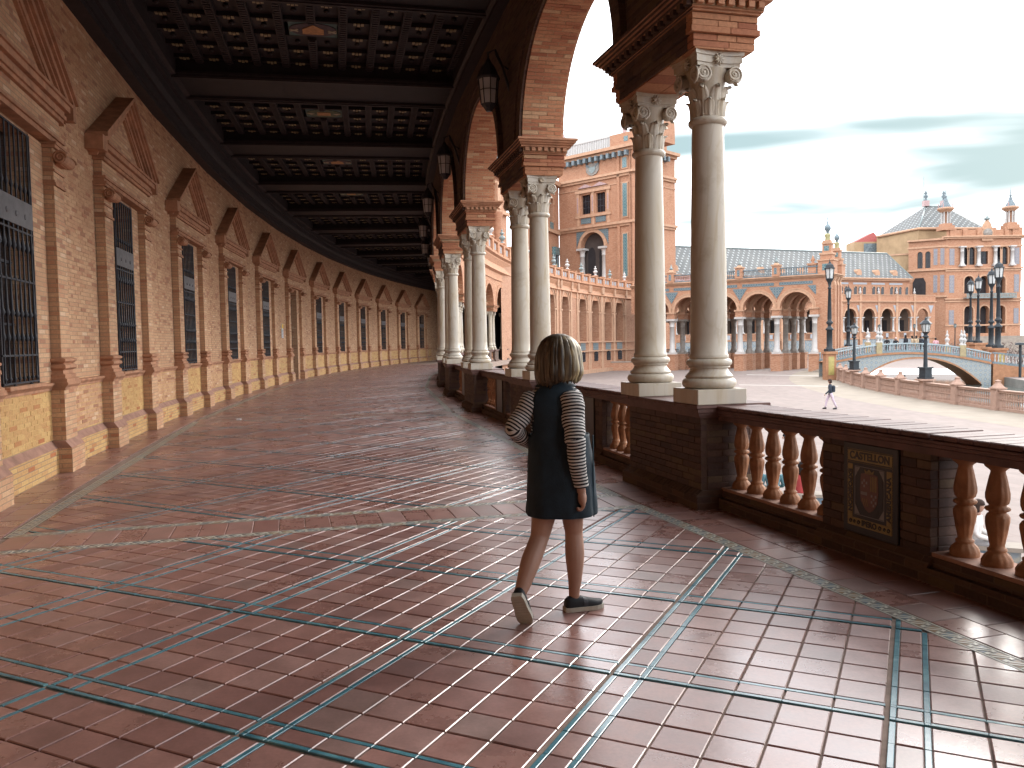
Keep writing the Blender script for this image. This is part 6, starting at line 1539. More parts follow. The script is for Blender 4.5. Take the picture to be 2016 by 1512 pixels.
# ---- central building
CYD = 186.0
def cxp(x): return (x - 1008) / F_PX * CYD
def czp(y, x=1930): return EYE + (673.5 - 0.0169 * (x - 1008) - y) / F_PX * CYD
cen_b = thing('central_building', 'three storey brick central building with corner turrets and hipped roof', 'building', (cxp(1862), CYD, 0), 0.0)
def lx(x): return cxp(x) - cxp(1862)
X1 = lx(2009); ZC1 = czp(468)
H2 = [(lx(1898), 0.72, czp(522), czp(494), 0.7), (lx(1912), 0.72, czp(522), czp(494), 0.7), (lx(1936), 0.85, czp(521), czp(496), 0), (lx(1963), 0.72, czp(522), czp(494), 0.7), (lx(1976), 0.72, czp(522), czp(494), 0.7)]
H1 = [(lx(1907), 1.05, czp(578), czp(553), 1.05), (lx(1937), 1.05, czp(578), czp(553), 1.05), (lx(1969), 1.05, czp(578), czp(553), 1.05)]
H0 = [(lx(1907), 1.0, czp(656), czp(611), 1.0), (lx(1938), 1.0, czp(656), czp(611), 1.0), (lx(1970), 1.0, czp(656), czp(611), 1.0)]
g = G(); arch_wall(g, 0, X1, ZP, czp(590), H0, 0, 1.2); arch_wall(g, 0, X1, czp(590), czp(530), H1, 0, 1.2); arch_wall(g, 0, X1, czp(530), ZC1 + 1.6, H2, 0, 0.5)
g.face([(X1, 0, ZP), (X1, 16, ZP), (X1, 16, ZC1 + 1.6), (X1, 0, ZC1 + 1.6)], 0); part('front_wall', g, [FARB], cen_b)
g = G(); g.face([(0, 1.25, ZP), (X1, 1.25, ZP), (X1, 1.25, ZC1), (0, 1.25, ZC1)], 0); part('dark_interior', g, [VOID], cen_b)
for (xc, hw, zb, zs, ri) in H2: winpart(cen_b, xc, hw, zb, zs, ri, 0.4, (1, 1))
for H_ in (H1, H0, H2):
    for (xc, hw, zb, zs, ri) in H_:
        g = G()
        if ri: ring_trim(g, xc, hw, zs, ri, 0.3, -0.07, 0.08)
        g.box(xc - hw - 0.28, xc - hw - 0.02, -0.07, 0.0, zb, zs, 0); g.box(xc + hw + 0.02, xc + hw + 0.28, -0.07, 0.0, zb, zs, 0); part('opening_surround', g, [TRIM], cen_b)
g = G()
for y_, e in ((470, 0.55), (467, 0.8), (486, 0.15), (529, 0.35), (533, 0.2), (588, 0.3), (593, 0.2), (640, 0.2)): z = czp(y_); g.box(-e, X1 + e, -e, 0.3, z - 0.16, z + 0.16, 0)
part('string_courses', g, [TRIM], cen_b)
CF2 = col_m(czp(486) - czp(525), 0.36, WMAR)
for x in (1891, 1923.5, 1956, 1989): link('column', CF2, cen_b, (lx(x), -0.45, czp(525)))
for x, y0, y1 in ((1873, 522, 490), (1873, 576, 542), (1873, 641, 610), (2000, 522, 490), (2000, 576, 542), (2000, 638, 608)):
    g = G(); g.box(lx(x) - 0.55, lx(x) + 0.55, -0.06, 0.0, czp(y0), czp(y1), 0); part('tile_panel', g, [M_azulejo('grey_lilac_tile', (0.20, 0.185, 0.20), (0.27, 0.25, 0.25), (0.15, 0.17, 0.21), 0.8) if 'grey_lilac_tile' not in bpy.data.materials else bpy.data.materials['grey_lilac_tile']], cen_b)
g = G(); g.box(lx(1895), lx(1993), -1.6, 0, czp(588), czp(586), 0); g.box(lx(1895), lx(1993), -1.62, -1.5, czp(580), czp(578.6), 0)
n = 34
for i in range(n): g.box(lx(1895) + (lx(1993) - lx(1895)) * (i + .5) / n - 0.1, lx(1895) + (lx(1993) - lx(1895)) * (i + .5) / n + 0.1, -1.6, -1.5, czp(586), czp(580), 0)
part('balcony', g, [CERG], cen_b)
g = G(); g.box(lx(1895), lx(1990), -5, 0, ZP, czp(662), 0)
for i in range(4): g.box(lx(1895), lx(1990), -5 - 0.5 * (4 - i), -5, ZP, ZP + (czp(662) - ZP) * (i + 1) / 5, 0)
part('entrance_steps', g, [LIP], cen_b)
# parapet, gable and turrets
g = G(); ZPp = ZC1 + 1.6
for a_, b_ in ((1868, 1880), (1893, 1903), (1921, 1930), (1950, 1958), (1975, 1983), (1990, 2009)): g.box(lx(a_), lx(b_), -0.3, 0.5, ZC1 + 0.2, ZPp + 0.35, 0)
part('parapet_blocks', g, [FARB], cen_b)
g = G(); g.prism([(lx(1930), ZC1 - 0.9), (lx(1952), ZC1 - 0.9), (lx(1952), ZC1 + 1.2), (lx(1947), ZC1 + 2.8), (lx(1941), ZC1 + 3.8), (lx(1935), ZC1 + 2.8), (lx(1930), ZC1 + 1.2)], 1, -0.35, 0.4); gb = part('crest_gable', g, [TRIM], cen_b)
g = G(); g.lathe([(0.0, -0.1), (1.0, -0.1), (1.0, 0.1), (0, 0.1)], 14); me = g.data('crest', [GREYM]); o_ = link('crest', me, gb, (lx(1941), -0.36, ZC1 + 0.8)); o_.rotation_euler = (PI / 2, 0, 0)
g = G(); g.lathe([(0.5, 3.7), (0.7, 4.0), (0.3, 4.3), (0.0, 4.9)], 8, (lx(1941), 0, ZC1)); part('finial', g, [CERG], gb)
def turret(x):
    t_ = part('corner_turret', (lambda g: (g.box(-1.35, 1.35, -1.35, 1.35, 0, 1.0, 0), g.box(-1.0, 1.0, -1.0, 1.0, 1.0, 1.5, 0), g.lathe([(1.0, 4.0), (1.75, 4.6), (1.85, 4.85), (1.2, 5.1)], 8, (0, 0, 0), 1, False), g.lathe([(0.45, 1.5), (0.45, 4.0)], 8), g)[-1])(G()), [FARB, TRIM], cen_b, (lx(x), 0.9, ZPp + 0.0))
    for k in range(8):
        a = 2 * PI * k / 8; g = G(); g.lathe([(0.17, 1.5), (0.14, 3.9), (0.2, 4.05)], 8, (0.85 * math.cos(a), 0.85 * math.sin(a), 0)); part('column', g, [WMAR], t_)
    g = G(); g.lathe([(1.2, 5.0), (0.95, 5.6), (0.55, 6.3), (0.18, 7.3), (0.3, 7.5), (0.1, 7.7), (0.06, 8.6), (0.0, 9.3)], 8, (0, 0, 0), 0, False); part('spire', g, [CB2], t_)
    for k in range(4):
        a = 2 * PI * k / 4 + PI / 4; g = G(); g.lathe([(0.15, 4.85), (0.1, 5.3), (0.16, 5.5), (0.0, 6.1)], 6, (1.5 * math.cos(a), 1.5 * math.sin(a), 0)); part('pinnacle', g, [CERP], t_)
turret(1864); turret(1991)
# angled left face
la = Vector((lx(1807), 4.5)); ll = la.length; lrot = math.atan2(-la.y, -la.x)
def lz(y): return czp(y, 1835)
lf = part('side_wing', (lambda g: (arch_wall(g, 0, ll, lz(584), lz(472), [(ll * 0.25 + 0.45, 0.55, lz(527), lz(499), 0.55), (ll * 0.42 + 0.75, 0.55, lz(527), lz(499), 0.55)], 0, 0.5), arch_wall(g, 0, ll, ZP, lz(584), [], 0, 0.5), g)[-1])(G()), [FARB], cen_b, (la.x, la.y, 0), lrot)
for xc in (ll * 0.25 + 0.45, ll * 0.42 + 0.75): winpart(lf, xc, 0.55, lz(527), lz(499), 0.55, 0.35, (1, 1))
g = G(); g.prism([(0.9, lz(583)), (3.6, lz(583)), (3.6, lz(555)), (3.1, lz(546)), (1.4, lz(546)), (0.9, lz(555))], 1, -0.05, 0.0); part('loggia_opening', g, [VOID], lf)
g = G()
for y_, e in ((472, 0.6), (486, 0.15), (531, 0.35), (584, 0.4)): g.box(-0.2, ll + 0.3, -e, 0.3, lz(y_) - 0.2, lz(y_) + 0.2, 0)
part('string_courses', g, [TRIM], lf)
for xx in (ll * 0.72, ll * 0.9):
    for y0, y1 in ((522, 490), (576, 542)): g = G(); g.box(xx - 0.4, xx + 0.4, -0.06, 0, lz(y0), lz(y1)); part('tile_panel', g, [bpy.data.materials['grey_lilac_tile']], lf)
g = G(); g.box(-14, 0.2, 1.5, 2.0, ZP, lz(495), 0); g.box(-14, 0.2, 1.3, 1.5, lz(497), lz(494), 1); part('ochre_block', g, [OCHRE, TRIM], lf)
# hipped roof behind
RY = CYD + 8; k_ = RY / CYD
def rp(x, y, dy=0): Y = RY + dy; return ((x - 1008) / F_PX * Y - cxp(1862), Y - CYD, EYE + (673.5 - 0.0169 * (x - 1008) - y) / F_PX * Y)
A1, A2, A3, A4 = rp(1726, 468, 8), rp(1808, 452, -3), rp(1938, 452, -3), rp(1960, 455, 20); R1, R2 = rp(1821, 409, 6), rp(1856, 409, 6)
g = G(); g.face([A1, A2, R1], 0); g.face([A2, A3, R2, R1], 0); g.face([A3, A4, R2], 0); g.face([A4, A1, R1, R2], 0); part('hipped_roof', g, [ROOF], cen_b)
g = G(); zt_ = min(A1[2], A2[2]) ; g.mesh([(p[0] * 0.985, p[1] + 0.4, 8.0) for p in (A1, A2, A3, A4)] + [(p[0] * 0.985, p[1] + 0.4, p[2] + 0.1) for p in (A1, A2, A3, A4)], [(0, 1, 5, 4), (1, 2, 6, 5), (2, 3, 7, 6), (3, 0, 4, 7)], 0); part('attic_wall', g, [OCHRE], cen_b)
g = G(); g.tube([A1, A2, A3], 0.3, 6); part('roof_eaves', g, [TRIM], cen_b); g = G(); g.tube([R1, R2], 0.2, 6); g.tube([A2, R1], 0.16, 6); part('roof_ridge', g, [CERG], cen_b)
for R_ in (R1, R2):
    g = G(); g.box(-0.6, 0.6, -0.6, 0.6, 0, 1.3, 0); g.lathe([(0.5, 1.3), (0.2, 1.8), (0.6, 2.3), (0.2, 2.7), (0.4, 3.0), (0.0, 3.8)], 8, (0, 0, 0), 1); part('roof_finial', g, [CERP, CB2], cen_b, R_)
g = G(); g.lathe([(0.06, 0), (0.04, 7.0)], 5, (R1[0] - 0.5, R1[1], R1[2])); part('mast', g, [CERG], cen_b)
g = G(); b0 = rp(1694, 494, 10); g.box(-1.5, 5.0, 0, 5, -3, 2.0, 0); g.prism([(-1.5, 2.0), (5, 2.0), (3.2, 4.3)], 1, 0, 4, 1); g.box(0.8, 4.9, -0.1, 0, -0.5, 1.6, 2); part('rooftop_annex', g, [OCHRE, M_plain('red_annex_roof', (0.36, 0.10, 0.09), 0.6), CB2], cen_b, b0)

# ---- curved brick wing beyond our arcade and its barred basement
RO2 = ARC_R - PF
def swallow(): pass
cwg = thing('curved_wing', 'curved brick wing with round arched openings and tiled sills', 'building', pol(0.42, RO2), 0)
ACEN = [0.3205, 0.3595, 0.4065, 0.4405, 0.4735, 0.503]
def curved_wall(r, a0, a1, z0, z1, holes, dep, mats):
    L = (a1 - a0) * r; g = G(); arch_wall(g, 0, L, z0, z1, [((c - a0) * r, hw, zb, zs, ri) for (c, hw, zb, zs, ri) in holes], 0, dep, 0, 0)
    nv = []
    for (x, y, z) in g.v: a = a0 + x / r; nv.append(pol(a, r + y, z))
    g.v = nv; return g
g = curved_wall(RO2, pang(11) + 0.02, 0.60, ZP, 9.2, [(c, 1.5, 1.55, 5.6, 2.0) for c in ACEN], 1.1, None)
# refine long flat quads follow the curve closely enough at this distance
wpart('wing_wall', g, [FARB], cwg)
g = G(); g.arcsweep([(RO2 + 1.15, ZP), (RO2 + 1.15, 9.2)], 0.19, 0.60, 40, 0, False); wpart('dark_interior', g, [VOID], cwg)
g = G()
for z0, z1, e in ((8.0, 8.12, 0.15), (1.35, 1.5, 0.2), (0.15, 0.3, 0.25), (ZP, ZP + 0.5, 0.3)): g.arcsweep([(RO2 - e, z0), (RO2, z0), (RO2, z1), (RO2 - e, z1)], 0.21, 0.60, 60)
wpart('string_courses', g, [TRIM], cwg)
for c in ACEN:
    base = pol(c, RO2); lo = (base[0] - cwg.location[0], base[1] - cwg.location[1], 0)
    # local x toward plaza, y along
    h = G(); ring_trim(h, 0, 1.5, 5.6, 2.0, 0.28, -0.08, 0.1); ring_trim(h, 0, 1.85, 5.6, 2.35, 0.12, -0.18, 0.2)
    for s in (-1, 1): h.box(s * 1.7 - 0.35, s * 1.7 + 0.35, -0.14, 0, 5.3, 5.5, 0); h.box(s * 2.3 - 0.22, s * 2.3 + 0.22, -0.16, 0, ZP, 8.0, 0); h.box(s * 2.3 - 0.25, s * 2.3 + 0.25, -0.36, 0, 8.0, 9.0, 0); h.box(s * 1.66 - 0.12, s * 1.66 + 0.12, -0.08, 0, 1.5, 5.3, 0)
    h.v = [(-y, x, z) for x, y, z in h.v]; part('arch_trim', h, [TRIM], cwg, lo, -c)
    h = G(); h.box(0.0, 0.06, -1.0, 1.0, 0.35, 1.3); part('tile_panel', h, [AZULT if False else AZUL], cwg, lo, -c)
    h = G(); h.box(0.01, 0.04, -0.6, 0.6, -1.1, 0.0); bw = part('basement_window', h, [VOID], cwg, lo, -c)
    h = G()
    for i in range(6): y = -0.6 + i * 0.24; h.box(0.05, 0.15, y - 0.03, y + 0.03, -1.15, 0.05)
    h.box(0.05, 0.16, -0.65, 0.65, -0.95, -0.88); h.box(0.05, 0.16, -0.65, 0.65, -0.2, -0.13); h.lathe([(0.3, 0.02), (0.1, 0.15), (0.0, 0.3)], 6, (0.1, 0, 0)); part('window_grille', h, [IRON], bw)
# wall panels between arcade and wing
g = G()
for a in (0.235, 0.262, 0.288):
    for z0, z1 in ((2.0, 4.4), (4.8, 7.2)):
        h = G(); h.box(0, 0.08, -1.2, 1.2, z0, z1, 0); h.box(0.08, 0.14, -0.9, 0.9, z0 + 0.3, z1 - 0.3, 0); p = pol(a, RO2); part('raised_panel', h, [TRIM], cwg, (p[0] - cwg.location[0], p[1] - cwg.location[1], 0), -a)
# upper storey set back above the gallery
up = thing('upper_storey', 'set back upper brick storey with engaged columns above the gallery', 'building', pol(0.2, 160.5), 0)
g = curved_wall(160.4, 0.02, 0.36, 9.0, 22.0, [(0.06 + 0.05 * i, 0.9, 11.5, 15.0, 0.9) for i in range(6)], 0.7, None); wpart('storey_wall', g, [FARB], up)
g = G(); g.arcsweep([(161.2, 9.0), (161.2, 22.0)], 0.02, 0.36, 30, 0, False); wpart('dark_interior', g, [VOID], up)
g = G()
for z0, z1, e in ((21.5, 22.0, 0.7), (17.2, 17.6, 0.4), (10.6, 10.9, 0.3), (20.6, 20.9, 0.3)): g.arcsweep([(160.4 - e, z0), (160.6, z0), (160.6, z1), (160.4 - e, z1)], 0.02, 0.36, 50)
wpart('string_courses', g, [TRIM], up)
for i in range(7):
    a = 0.035 + 0.05 * i; p = pol(a, 160.1); lo = (p[0] - up.location[0], p[1] - up.location[1], 0); g = G(); g.lathe([(0.7, 9.2), (0.7, 10.6), (0.55, 10.8), (0.5, 16.4), (0.7, 16.9), (0.7, 17.2)], 12); part('engaged_column', g, [FARB], up, lo)
    g = G(); g.box(-0.3, 0.3, -0.6, 0.6, 17.6, 20.6, 0); part('pilaster', g, [TRIM], up, lo, -a)

# ---- tall corner pavilion behind the curved wing
PX, PY = 19.9, 135.0; pav = thing('corner_pavilion', 'tall three storey brick corner pavilion with blue tile panels and balustraded top', 'building', (PX, PY, 0), -0.7785)
FL = 15.8
HP = [(-8.1 - 0.55 + 0.2, 2.55, 9.0, 17.2, 2.55)]
HWN = [(-9.75, 0.95, 22.9, 26.1, 0), (-6.6, 0.95, 22.9, 26.1, 0)]
g = G(); arch_wall(g, -FL, 0, ZP, 20.9, HP, 0, 1.0); arch_wall(g, -FL, 0, 20.9, 32.4, HWN, 0, 0.45); part('left_face', g, [FARB], pav)
g = G(); arch_wall(g, 0, 12, ZP, 20.9, [(3.4, 1.2, 9.0, 16.6, 1.2)], 0, 1.0); arch_wall(g, 0, 12, 20.9, 32.4, [(3.4, 0.8, 22.5, 26.0, 0)], 0, 0.45); g.v = [(-y, x, z) for x, y, z in g.v]; part('right_face', g, [FARB], pav)
g = G(); g.box(-FL + 0.5, -1.2, 1.2, 11, 8, 32, 0); part('dark_interior', g, [M_plain('loggia_inner', (0.075, 0.06, 0.055), 0.9, 0.2, 0.5)], pav)
for (xc, hw, zb, zs, ri) in HWN: winpart(pav, xc, hw, zb, zs, 0, 0.4, (2, 2))
g = G()
for z0, z1, e in ((32.0, 32.4, 0.5), (32.4, 32.9, 1.1), (28.5, 28.9, 0.55), (28.1, 28.5, 0.3), (20.5, 20.9, 0.5), (20.1, 20.5, 0.25), (27.0, 27.15, 0.1)): g.box(-FL - (0 if e < 1 else 0.6), e, -e, 0.4, z0, z1, 0); g.box(-0.3, e, 0.4, 12, z0, z1, 0)
part('string_courses', g, [TRIM], pav)
for i in range(13):
    g = G(); x = -FL + 0.4 + i * 1.22; g.box(x - 0.25, x + 0.25, -1.0, -0.02, 31.2, 31.98, 0); part('modillion', g, [CB2], pav)
for i in range(8):
    g = G(); y = 0.3 + i * 1.22; g.box(0.02, 1.0, y - 0.25, y + 0.25, 31.2, 31.98, 0); part('modillion', g, [CB2], pav)
def framed_tile(face, u, hw, z0, z1, mat):
    g = G(); h = G()
    if face == 'l': g.box(u - hw - 0.2, u + hw + 0.2, -0.12, 0, z0 - 0.2, z1 + 0.2, 0); h.box(u - hw, u + hw, -0.17, -0.12, z0, z1, 0)
    else: g.box(0, 0.12, u - hw - 0.2, u + hw + 0.2, z0 - 0.2, z1 + 0.2, 0); h.box(0.12, 0.17, u - hw, u + hw, z0, z1, 0)
    p = part('tile_frame', g, [TRIM], pav); part('tile_panel', h, [mat], p)
for z0, z1 in ((29.4, 31.0), (21.6, 26.9), (12.0, 18.8)): framed_tile('l', -1.55, 0.42, z0, z1, AZULT)
for z0, z1 in ((29.4, 31.0), (21.6, 26.9), (12.0, 18.8)): framed_tile('r', 0.9, 0.3, z0, z1, AZULT)
g = G()
for s in (-1, 1): g.box(-1.55 + s * 1.25 - 0.25, -1.55 + s * 1.25 + 0.25, -0.3, 0, 9, 32.0, 0)
g.box(-0.35, 0.3, -0.3, 0.6, 9, 32.0, 0); part('corner_pilaster', g, [FARB], pav)
# paired window dressing
for xc in (-9.75, -6.6):
    g = G(); g.prism([(xc - 1.6, 27.25), (xc + 1.6, 27.25), (xc, 27.85)], 1, -0.3, 0); part('window_pediment', g, [CERP], pav)
    g = G(); g.box(xc - 1.05, xc + 1.05, -0.1, 0, 21.3, 22.2, 0); part('tile_panel', g, [AZUL], pav)
g = G(); g.box(-11.9, -4.4, -0.3, 0, 26.4, 26.9, 0); g.box(-11.9, -4.4, -0.25, 0, 22.3, 22.7, 0)
for x in (-11.4, -8.2, -4.95): g.box(x - 0.28, x + 0.28, -0.2, 0, 22.7, 26.4, 0); g.box(x - 0.3, x + 0.3, -0.12, 0, 21.0, 22.3, 0)
part('window_frame_order', g, [TRIM], pav)
for x in (-11.4, -8.2, -4.95): g = G(); g.box(x - 0.12, x + 0.12, -0.24, -0.2, 23.2, 25.8, 0); part('tile_panel', g, [CERP], pav)
# arched loggia
g = G(); ring_trim(g, HP[0][0], 2.55, 17.2, 2.55, 0.55, -0.15, 0.18); part('arch_ring', g, [TRIM], pav)
for s in (-1, 1):
    g = G(); xc = HP[0][0]; P = [(xc + s * 3.4, 20.05), (xc + s * 0.9, 20.05), (xc + s * 2.4, 19.3), (xc + s * 3.1, 18.2), (xc + s * 3.4, 17.4)]; g.prism(P if s < 0 else P[::-1], 1, -0.08, 0.0); part('tile_spandrel', g, [AZUL], pav)
    link('column', col_m(7.2, 0.42, WMAR), pav, (xc + s * 2.35, 0.2, 10.0))
for dx in (-1.1, 1.3):
    g = G(); n = 10; P = [(HP[0][0] + dx - 0.8, 9), (HP[0][0] + dx + 0.8, 9)] + [(HP[0][0] + dx + 0.8 * math.cos(PI * i / n), 16.0 + 1.4 * math.sin(PI * i / n)) for i in range(n + 1)]; g.face([(a, 1.17, b) for a, b in P], 0); part('inner_doorway', g, [VOID], pav)
# crest
g = G(); g.prism([(-9.6, 30.9), (-8.2, 31.2), (-6.8, 30.9), (-6.9, 29.8), (-7.4, 29.3), (-8.2, 29.05), (-9.0, 29.3), (-9.5, 29.8)], 1, -0.15, 0); cr_ = part('coat_of_arms', g, [GREYM], pav)
g = G(); g.prism([(-8.9, 30.5), (-7.5, 30.5), (-7.6, 29.8), (-8.2, 29.4), (-8.8, 29.8)], 1, -0.22, -0.15); part('shield', g, [CERG], cr_)
for s in (-1, 1):
    for r_ in (0.6, 1.0): g = G(); g.tube([(-8.2 + s * 0.3, -0.1, 30.3), (-8.2 + s * (1.2 + r_ * 0.3), -0.1, 30.3 + r_)], 0.1, 5); part('banner_staff', g, [CB2], cr_)
# top balustrade
g = G(); g.box(-FL + 0.2, -FL + 1.8, -0.3, 0.5, 32.9, 35.0, 0); g.box(-4.3, 0.4, -0.3, 0.5, 32.9, 34.9, 0); g.box(-0.4, 0.4, 0.5, 9, 32.9, 34.9, 0); part('parapet_blocks', g, [FARB], pav)
g = G(); g.box(-1.5, -0.7, -0.34, -0.3, 33.5, 34.3, 0); part('tile_panel', g, [AZULT], pav)
g = G(); g.box(-FL + 1.8, -4.3, -0.1, 0.15, 32.9, 33.1, 0); g.box(-FL + 1.8, -4.3, -0.15, 0.2, 34.7, 34.95, 0)
for i in range(26): x = -FL + 1.8 + (FL - 6.1) * (i + 0.5) / 26; g.box(x - 0.1, x + 0.1, -0.08, 0.12, 33.1, 34.7, 0)
stuff(part('white_balusters', g, [CERW], pav))
for x in (-FL + 1.0, -1.6):
    g = G(); g.lathe([(0.4, 0), (0.3, 0.5), (0.65, 1.2), (0.6, 1.6), (0.25, 2.2), (0.2, 2.7), (0.3, 2.9), (0.0, 3.5)], 10); part('urn_finial', g, [CERP], pav, (x, 0.1, 34.9))
g = G(); g.box(-0.0, 4.0, 2, 6, 33, 36.5, 0); part('roof_block', g, [FARB], pav)
# left flank joining the curved wing
fk = Vector((8.6, 146.0)); f2 = Vector((1.5, 127.0)); fd = fk - f2; flen = fd.length
flank = thing('pavilion_flank', 'brick flank with arched window beside the corner pavilion', 'building', (f2.x, f2.y, 0), math.atan2(fd.y, fd.x))
g = G(); arch_wall(g, 0, flen, ZP, 28.5, [(flen * 0.80, 0.95, 20.8, 24.8, 0.95), (flen * 0.45, 0.95, 20.8, 24.8, 0.95)], 0, 0.9); part('flank_wall', g, [FARB], flank)
g = G(); g.face([(0, 0.95, 0), (flen, 0.95, 0), (flen, 0.95, 28), (0, 0.95, 28)], 0); part('dark_interior', g, [VOID], flank)
g = G()
for z0, z1, e in ((28.1, 28.9, 0.6), (19.9, 20.4, 0.4)): g.box(0, flen, -e, 0.3, z0, z1, 0)
for u in (0.80, 0.45): ring_trim(g, flen * u, 0.95, 24.8, 0.95, 0.4, -0.1, 0.12)
part('string_courses', g, [TRIM], flank)
for u in (0.80, 0.45): g = G(); g.box(flen * u - 0.9, flen * u + 0.9, -0.05, 0.1, 20.6, 21.7, 0); part('balcony_tiles', g, [AZULT], flank)
g = G(); xx = flen * 0.86
for s in (-1, 1): g.lathe([(0.28, 12.5), (0.22, 16.0), (0.3, 16.3)], 8, (xx + s * 0.8, -0.3, 0), 0)
g.box(xx - 1.2, xx + 1.2, -0.6, 0, 16.3, 17.6, 1); g.box(xx - 1.2, xx + 1.2, -0.6, 0, 12.0, 12.5, 1); part('tiled_niche', g, [CB2, AZULT], flank)
g = G(); g.lathe([(0.3, 12.5), (0.4, 13.2), (0.15, 14.0), (0.25, 14.5), (0.0, 15.0)], 8, (xx, -0.3, 0)); part('niche_statue', g, [CERY], flank)
# ---- shrubs and bank beyond the bridge
t = NT('bare_shrub'); SHRUB = t.fin(t.ramp(t.noise(t.pos(), 3, 3), [(0.3, (0.10, 0.08, 0.07)), (0.7, (0.20, 0.145, 0.13))]), 0.95)
GRASS = M_plain('dry_bank_grass', (0.20, 0.19, 0.10), 0.95, 0.3, 1.5)
def shrub(x, y, Y, R, lab, n=420):
    q = at(x, y, Y); g = G()
    for i in range(n):
        u = Vector((random.gauss(0, 1), random.gauss(0, 1), random.gauss(0, 0.7))).normalized() * R * random.uniform(0.35, 1.0); u.z = abs(u.z) * 0.8; s = random.uniform(0.08, 0.22); d1 = Vector((random.uniform(-1, 1), random.uniform(-1, 1), random.uniform(-1, 1))) * s * 2.2; d2 = Vector((random.uniform(-1, 1), random.uniform(-1, 1), random.uniform(-1, 1))) * s * 0.8
        g.face([u, u + d1, u + d2])
    tr = thing('shrub', lab, 'shrub', (q.x, q.y, ZP), 0, 'bare shrubs before the central building'); part('twigs', g, [SHRUB], tr, (0, 0, 0.3)); h = G()
    for i in range(7): a = 2 * PI * i / 7; h.tube([(0, 0, -0.2), (0.3 * R * math.cos(a), 0.3 * R * math.sin(a), 0.5 * R), (0.7 * R * math.cos(a), 0.7 * R * math.sin(a), 0.9 * R)], lambda t: 0.07 * (1 - 0.7 * t), 5)
    part('stems', h, [SHRUB], tr)
shrub(1985, 678, 108, 3.2, 'bare brown shrub right of the tall lamps, the left one'); shrub(2010, 676, 104, 3.0, 'bare brown shrub at the right picture edge beyond the bridge')
g = G(); g.box(-14, 40, 0, 2.0, ZP - 0.2, ZP + 1.2, 0); q = at(1905, 690, 150); hd = thing('clipped_hedge', 'low grey brown hedge in front of the central building steps', 'hedge', (q.x, q.y, 0), 0)
h = G()
for i in range(1600):
    x, y, z = random.uniform(-14, 40), random.uniform(0, 2), ZP + random.uniform(0, 2.6); s = 0.25; h.face([(x, y, z), (x + random.uniform(-s, s) * 2, y + random.uniform(-s, s), z + random.uniform(-s, s)), (x + random.uniform(-s, s), y, z + random.uniform(0, s * 1.6))])
part('leaves', h, [SHRUB], hd)
# bank terraces right of the bridge
g = G()
for i in range(4): g.arcsweep([(RC0 - 0.2 - i * 0.9, ZP + 0.0 - 0.25 * (3 - i)), (RC0 - 0.2 - i * 0.9, ZP + 0.2 - 0.25 * (3 - i)), (RC0 - 1.0 - i * 0.9, ZP + 0.2 - 0.25 * (3 - i)), (RC0 - 1.0 - i * 0.9, ZP - 0.25 * (3 - i))], -0.3, 0.42, 60)
bk = link('canal_bank', g.data('canal_bank', [LIP])); bk['kind'] = 'structure'
# ------------------------------------------------------------------ people
SKIN = M_plain('skin', (0.34, 0.19, 0.135), 0.5, 0.08, 8, bump=0.05, spec=0.4)
DENIM = M_plain('dark_denim', (0.0105, 0.022, 0.033), 0.75, 0.35, 10, bump=0.25, bscale=120)
DENIMS = M_plain('denim_stitching', (0.02, 0.045, 0.06), 0.8, 0.2, 20)
SHOE = M_plain('black_canvas_shoe', (0.014, 0.016, 0.02), 0.6, 0.3, 30)
SOLE = M_plain('cream_rubber_sole', (0.42, 0.40, 0.34), 0.6, 0.12, 20)
def M_stripe():
    t = NT('black_white_stripes'); x, y, z = t.sep(t.objc()); w = t.noise(t.objc(), 14, 2, 0.5)
    f = t.math('FRACT', t.math('DIVIDE', t.math('ADD', z, t.math('MULTIPLY', w, 0.010)), 0.0190))
    return t.fin(t.mix(t.math('LESS_THAN', f, 0.5), (0.012, 0.012, 0.015), (0.50, 0.48, 0.46)), 0.85)
STRIPE = M_stripe()
def M_hair():
    t = NT('streaked_blonde_hair'); p = t.objc(); n = t.noise(t.map(p, (130, 130, 5)), 1.0, 3, 0.6); n2 = t.noise(t.map(p, (34, 34, 2.5)), 1.0, 2, 0.5)
    x, y, z = t.sep(p)
    base = t.ramp(t.math('ADD', t.math('MULTIPLY', n, 0.55), t.math('MULTIPLY', n2, 0.45)), [(0.33, (0.026, 0.018, 0.012)), (0.52, (0.065, 0.045, 0.026)), (0.68, (0.19, 0.14, 0.08))])
    lt = t.ramp(n2, [(0.35, (0.09, 0.063, 0.035)), (0.62, (0.36, 0.28, 0.15))])
    side = t.ramp(t.math('ADD', x, t.math('MULTIPLY', n2, 0.12)), [(0.08, (0,) * 3), (0.16, (1,) * 3)])
    return t.fin(t.mix(side, base, lt), 0.42, 0, 0.4)
HAIRM = M_hair()
def catmull(P, n):
    P = [Vector(p) for p in P]; Q = [P[0] * 2 - P[1]] + P + [P[-1] * 2 - P[-2]]; out = []
    for i in range(1, len(Q) - 2):
        for k in range(n):
            t = k / n; a, b, c, d = Q[i - 1], Q[i], Q[i + 1], Q[i + 2]
            out.append(0.5 * ((2 * b) + (c - a) * t + (2 * a - 5 * b + 4 * c - d) * t * t + (3 * b - a - 3 * c + d) * t ** 3))
    out.append(P[-1]); return out
def limb(g, pts, rads, n=6, seg=14, m=0):
    C = catmull(pts, n); Rr = [Vector((r, 0, 0)) for r in rads]; RR_ = [q.x for q in catmull(Rr, n)]
    g.tube(C, lambda t: RR_[min(len(RR_) - 1, int(round(t * (len(RR_) - 1))))], seg, m)
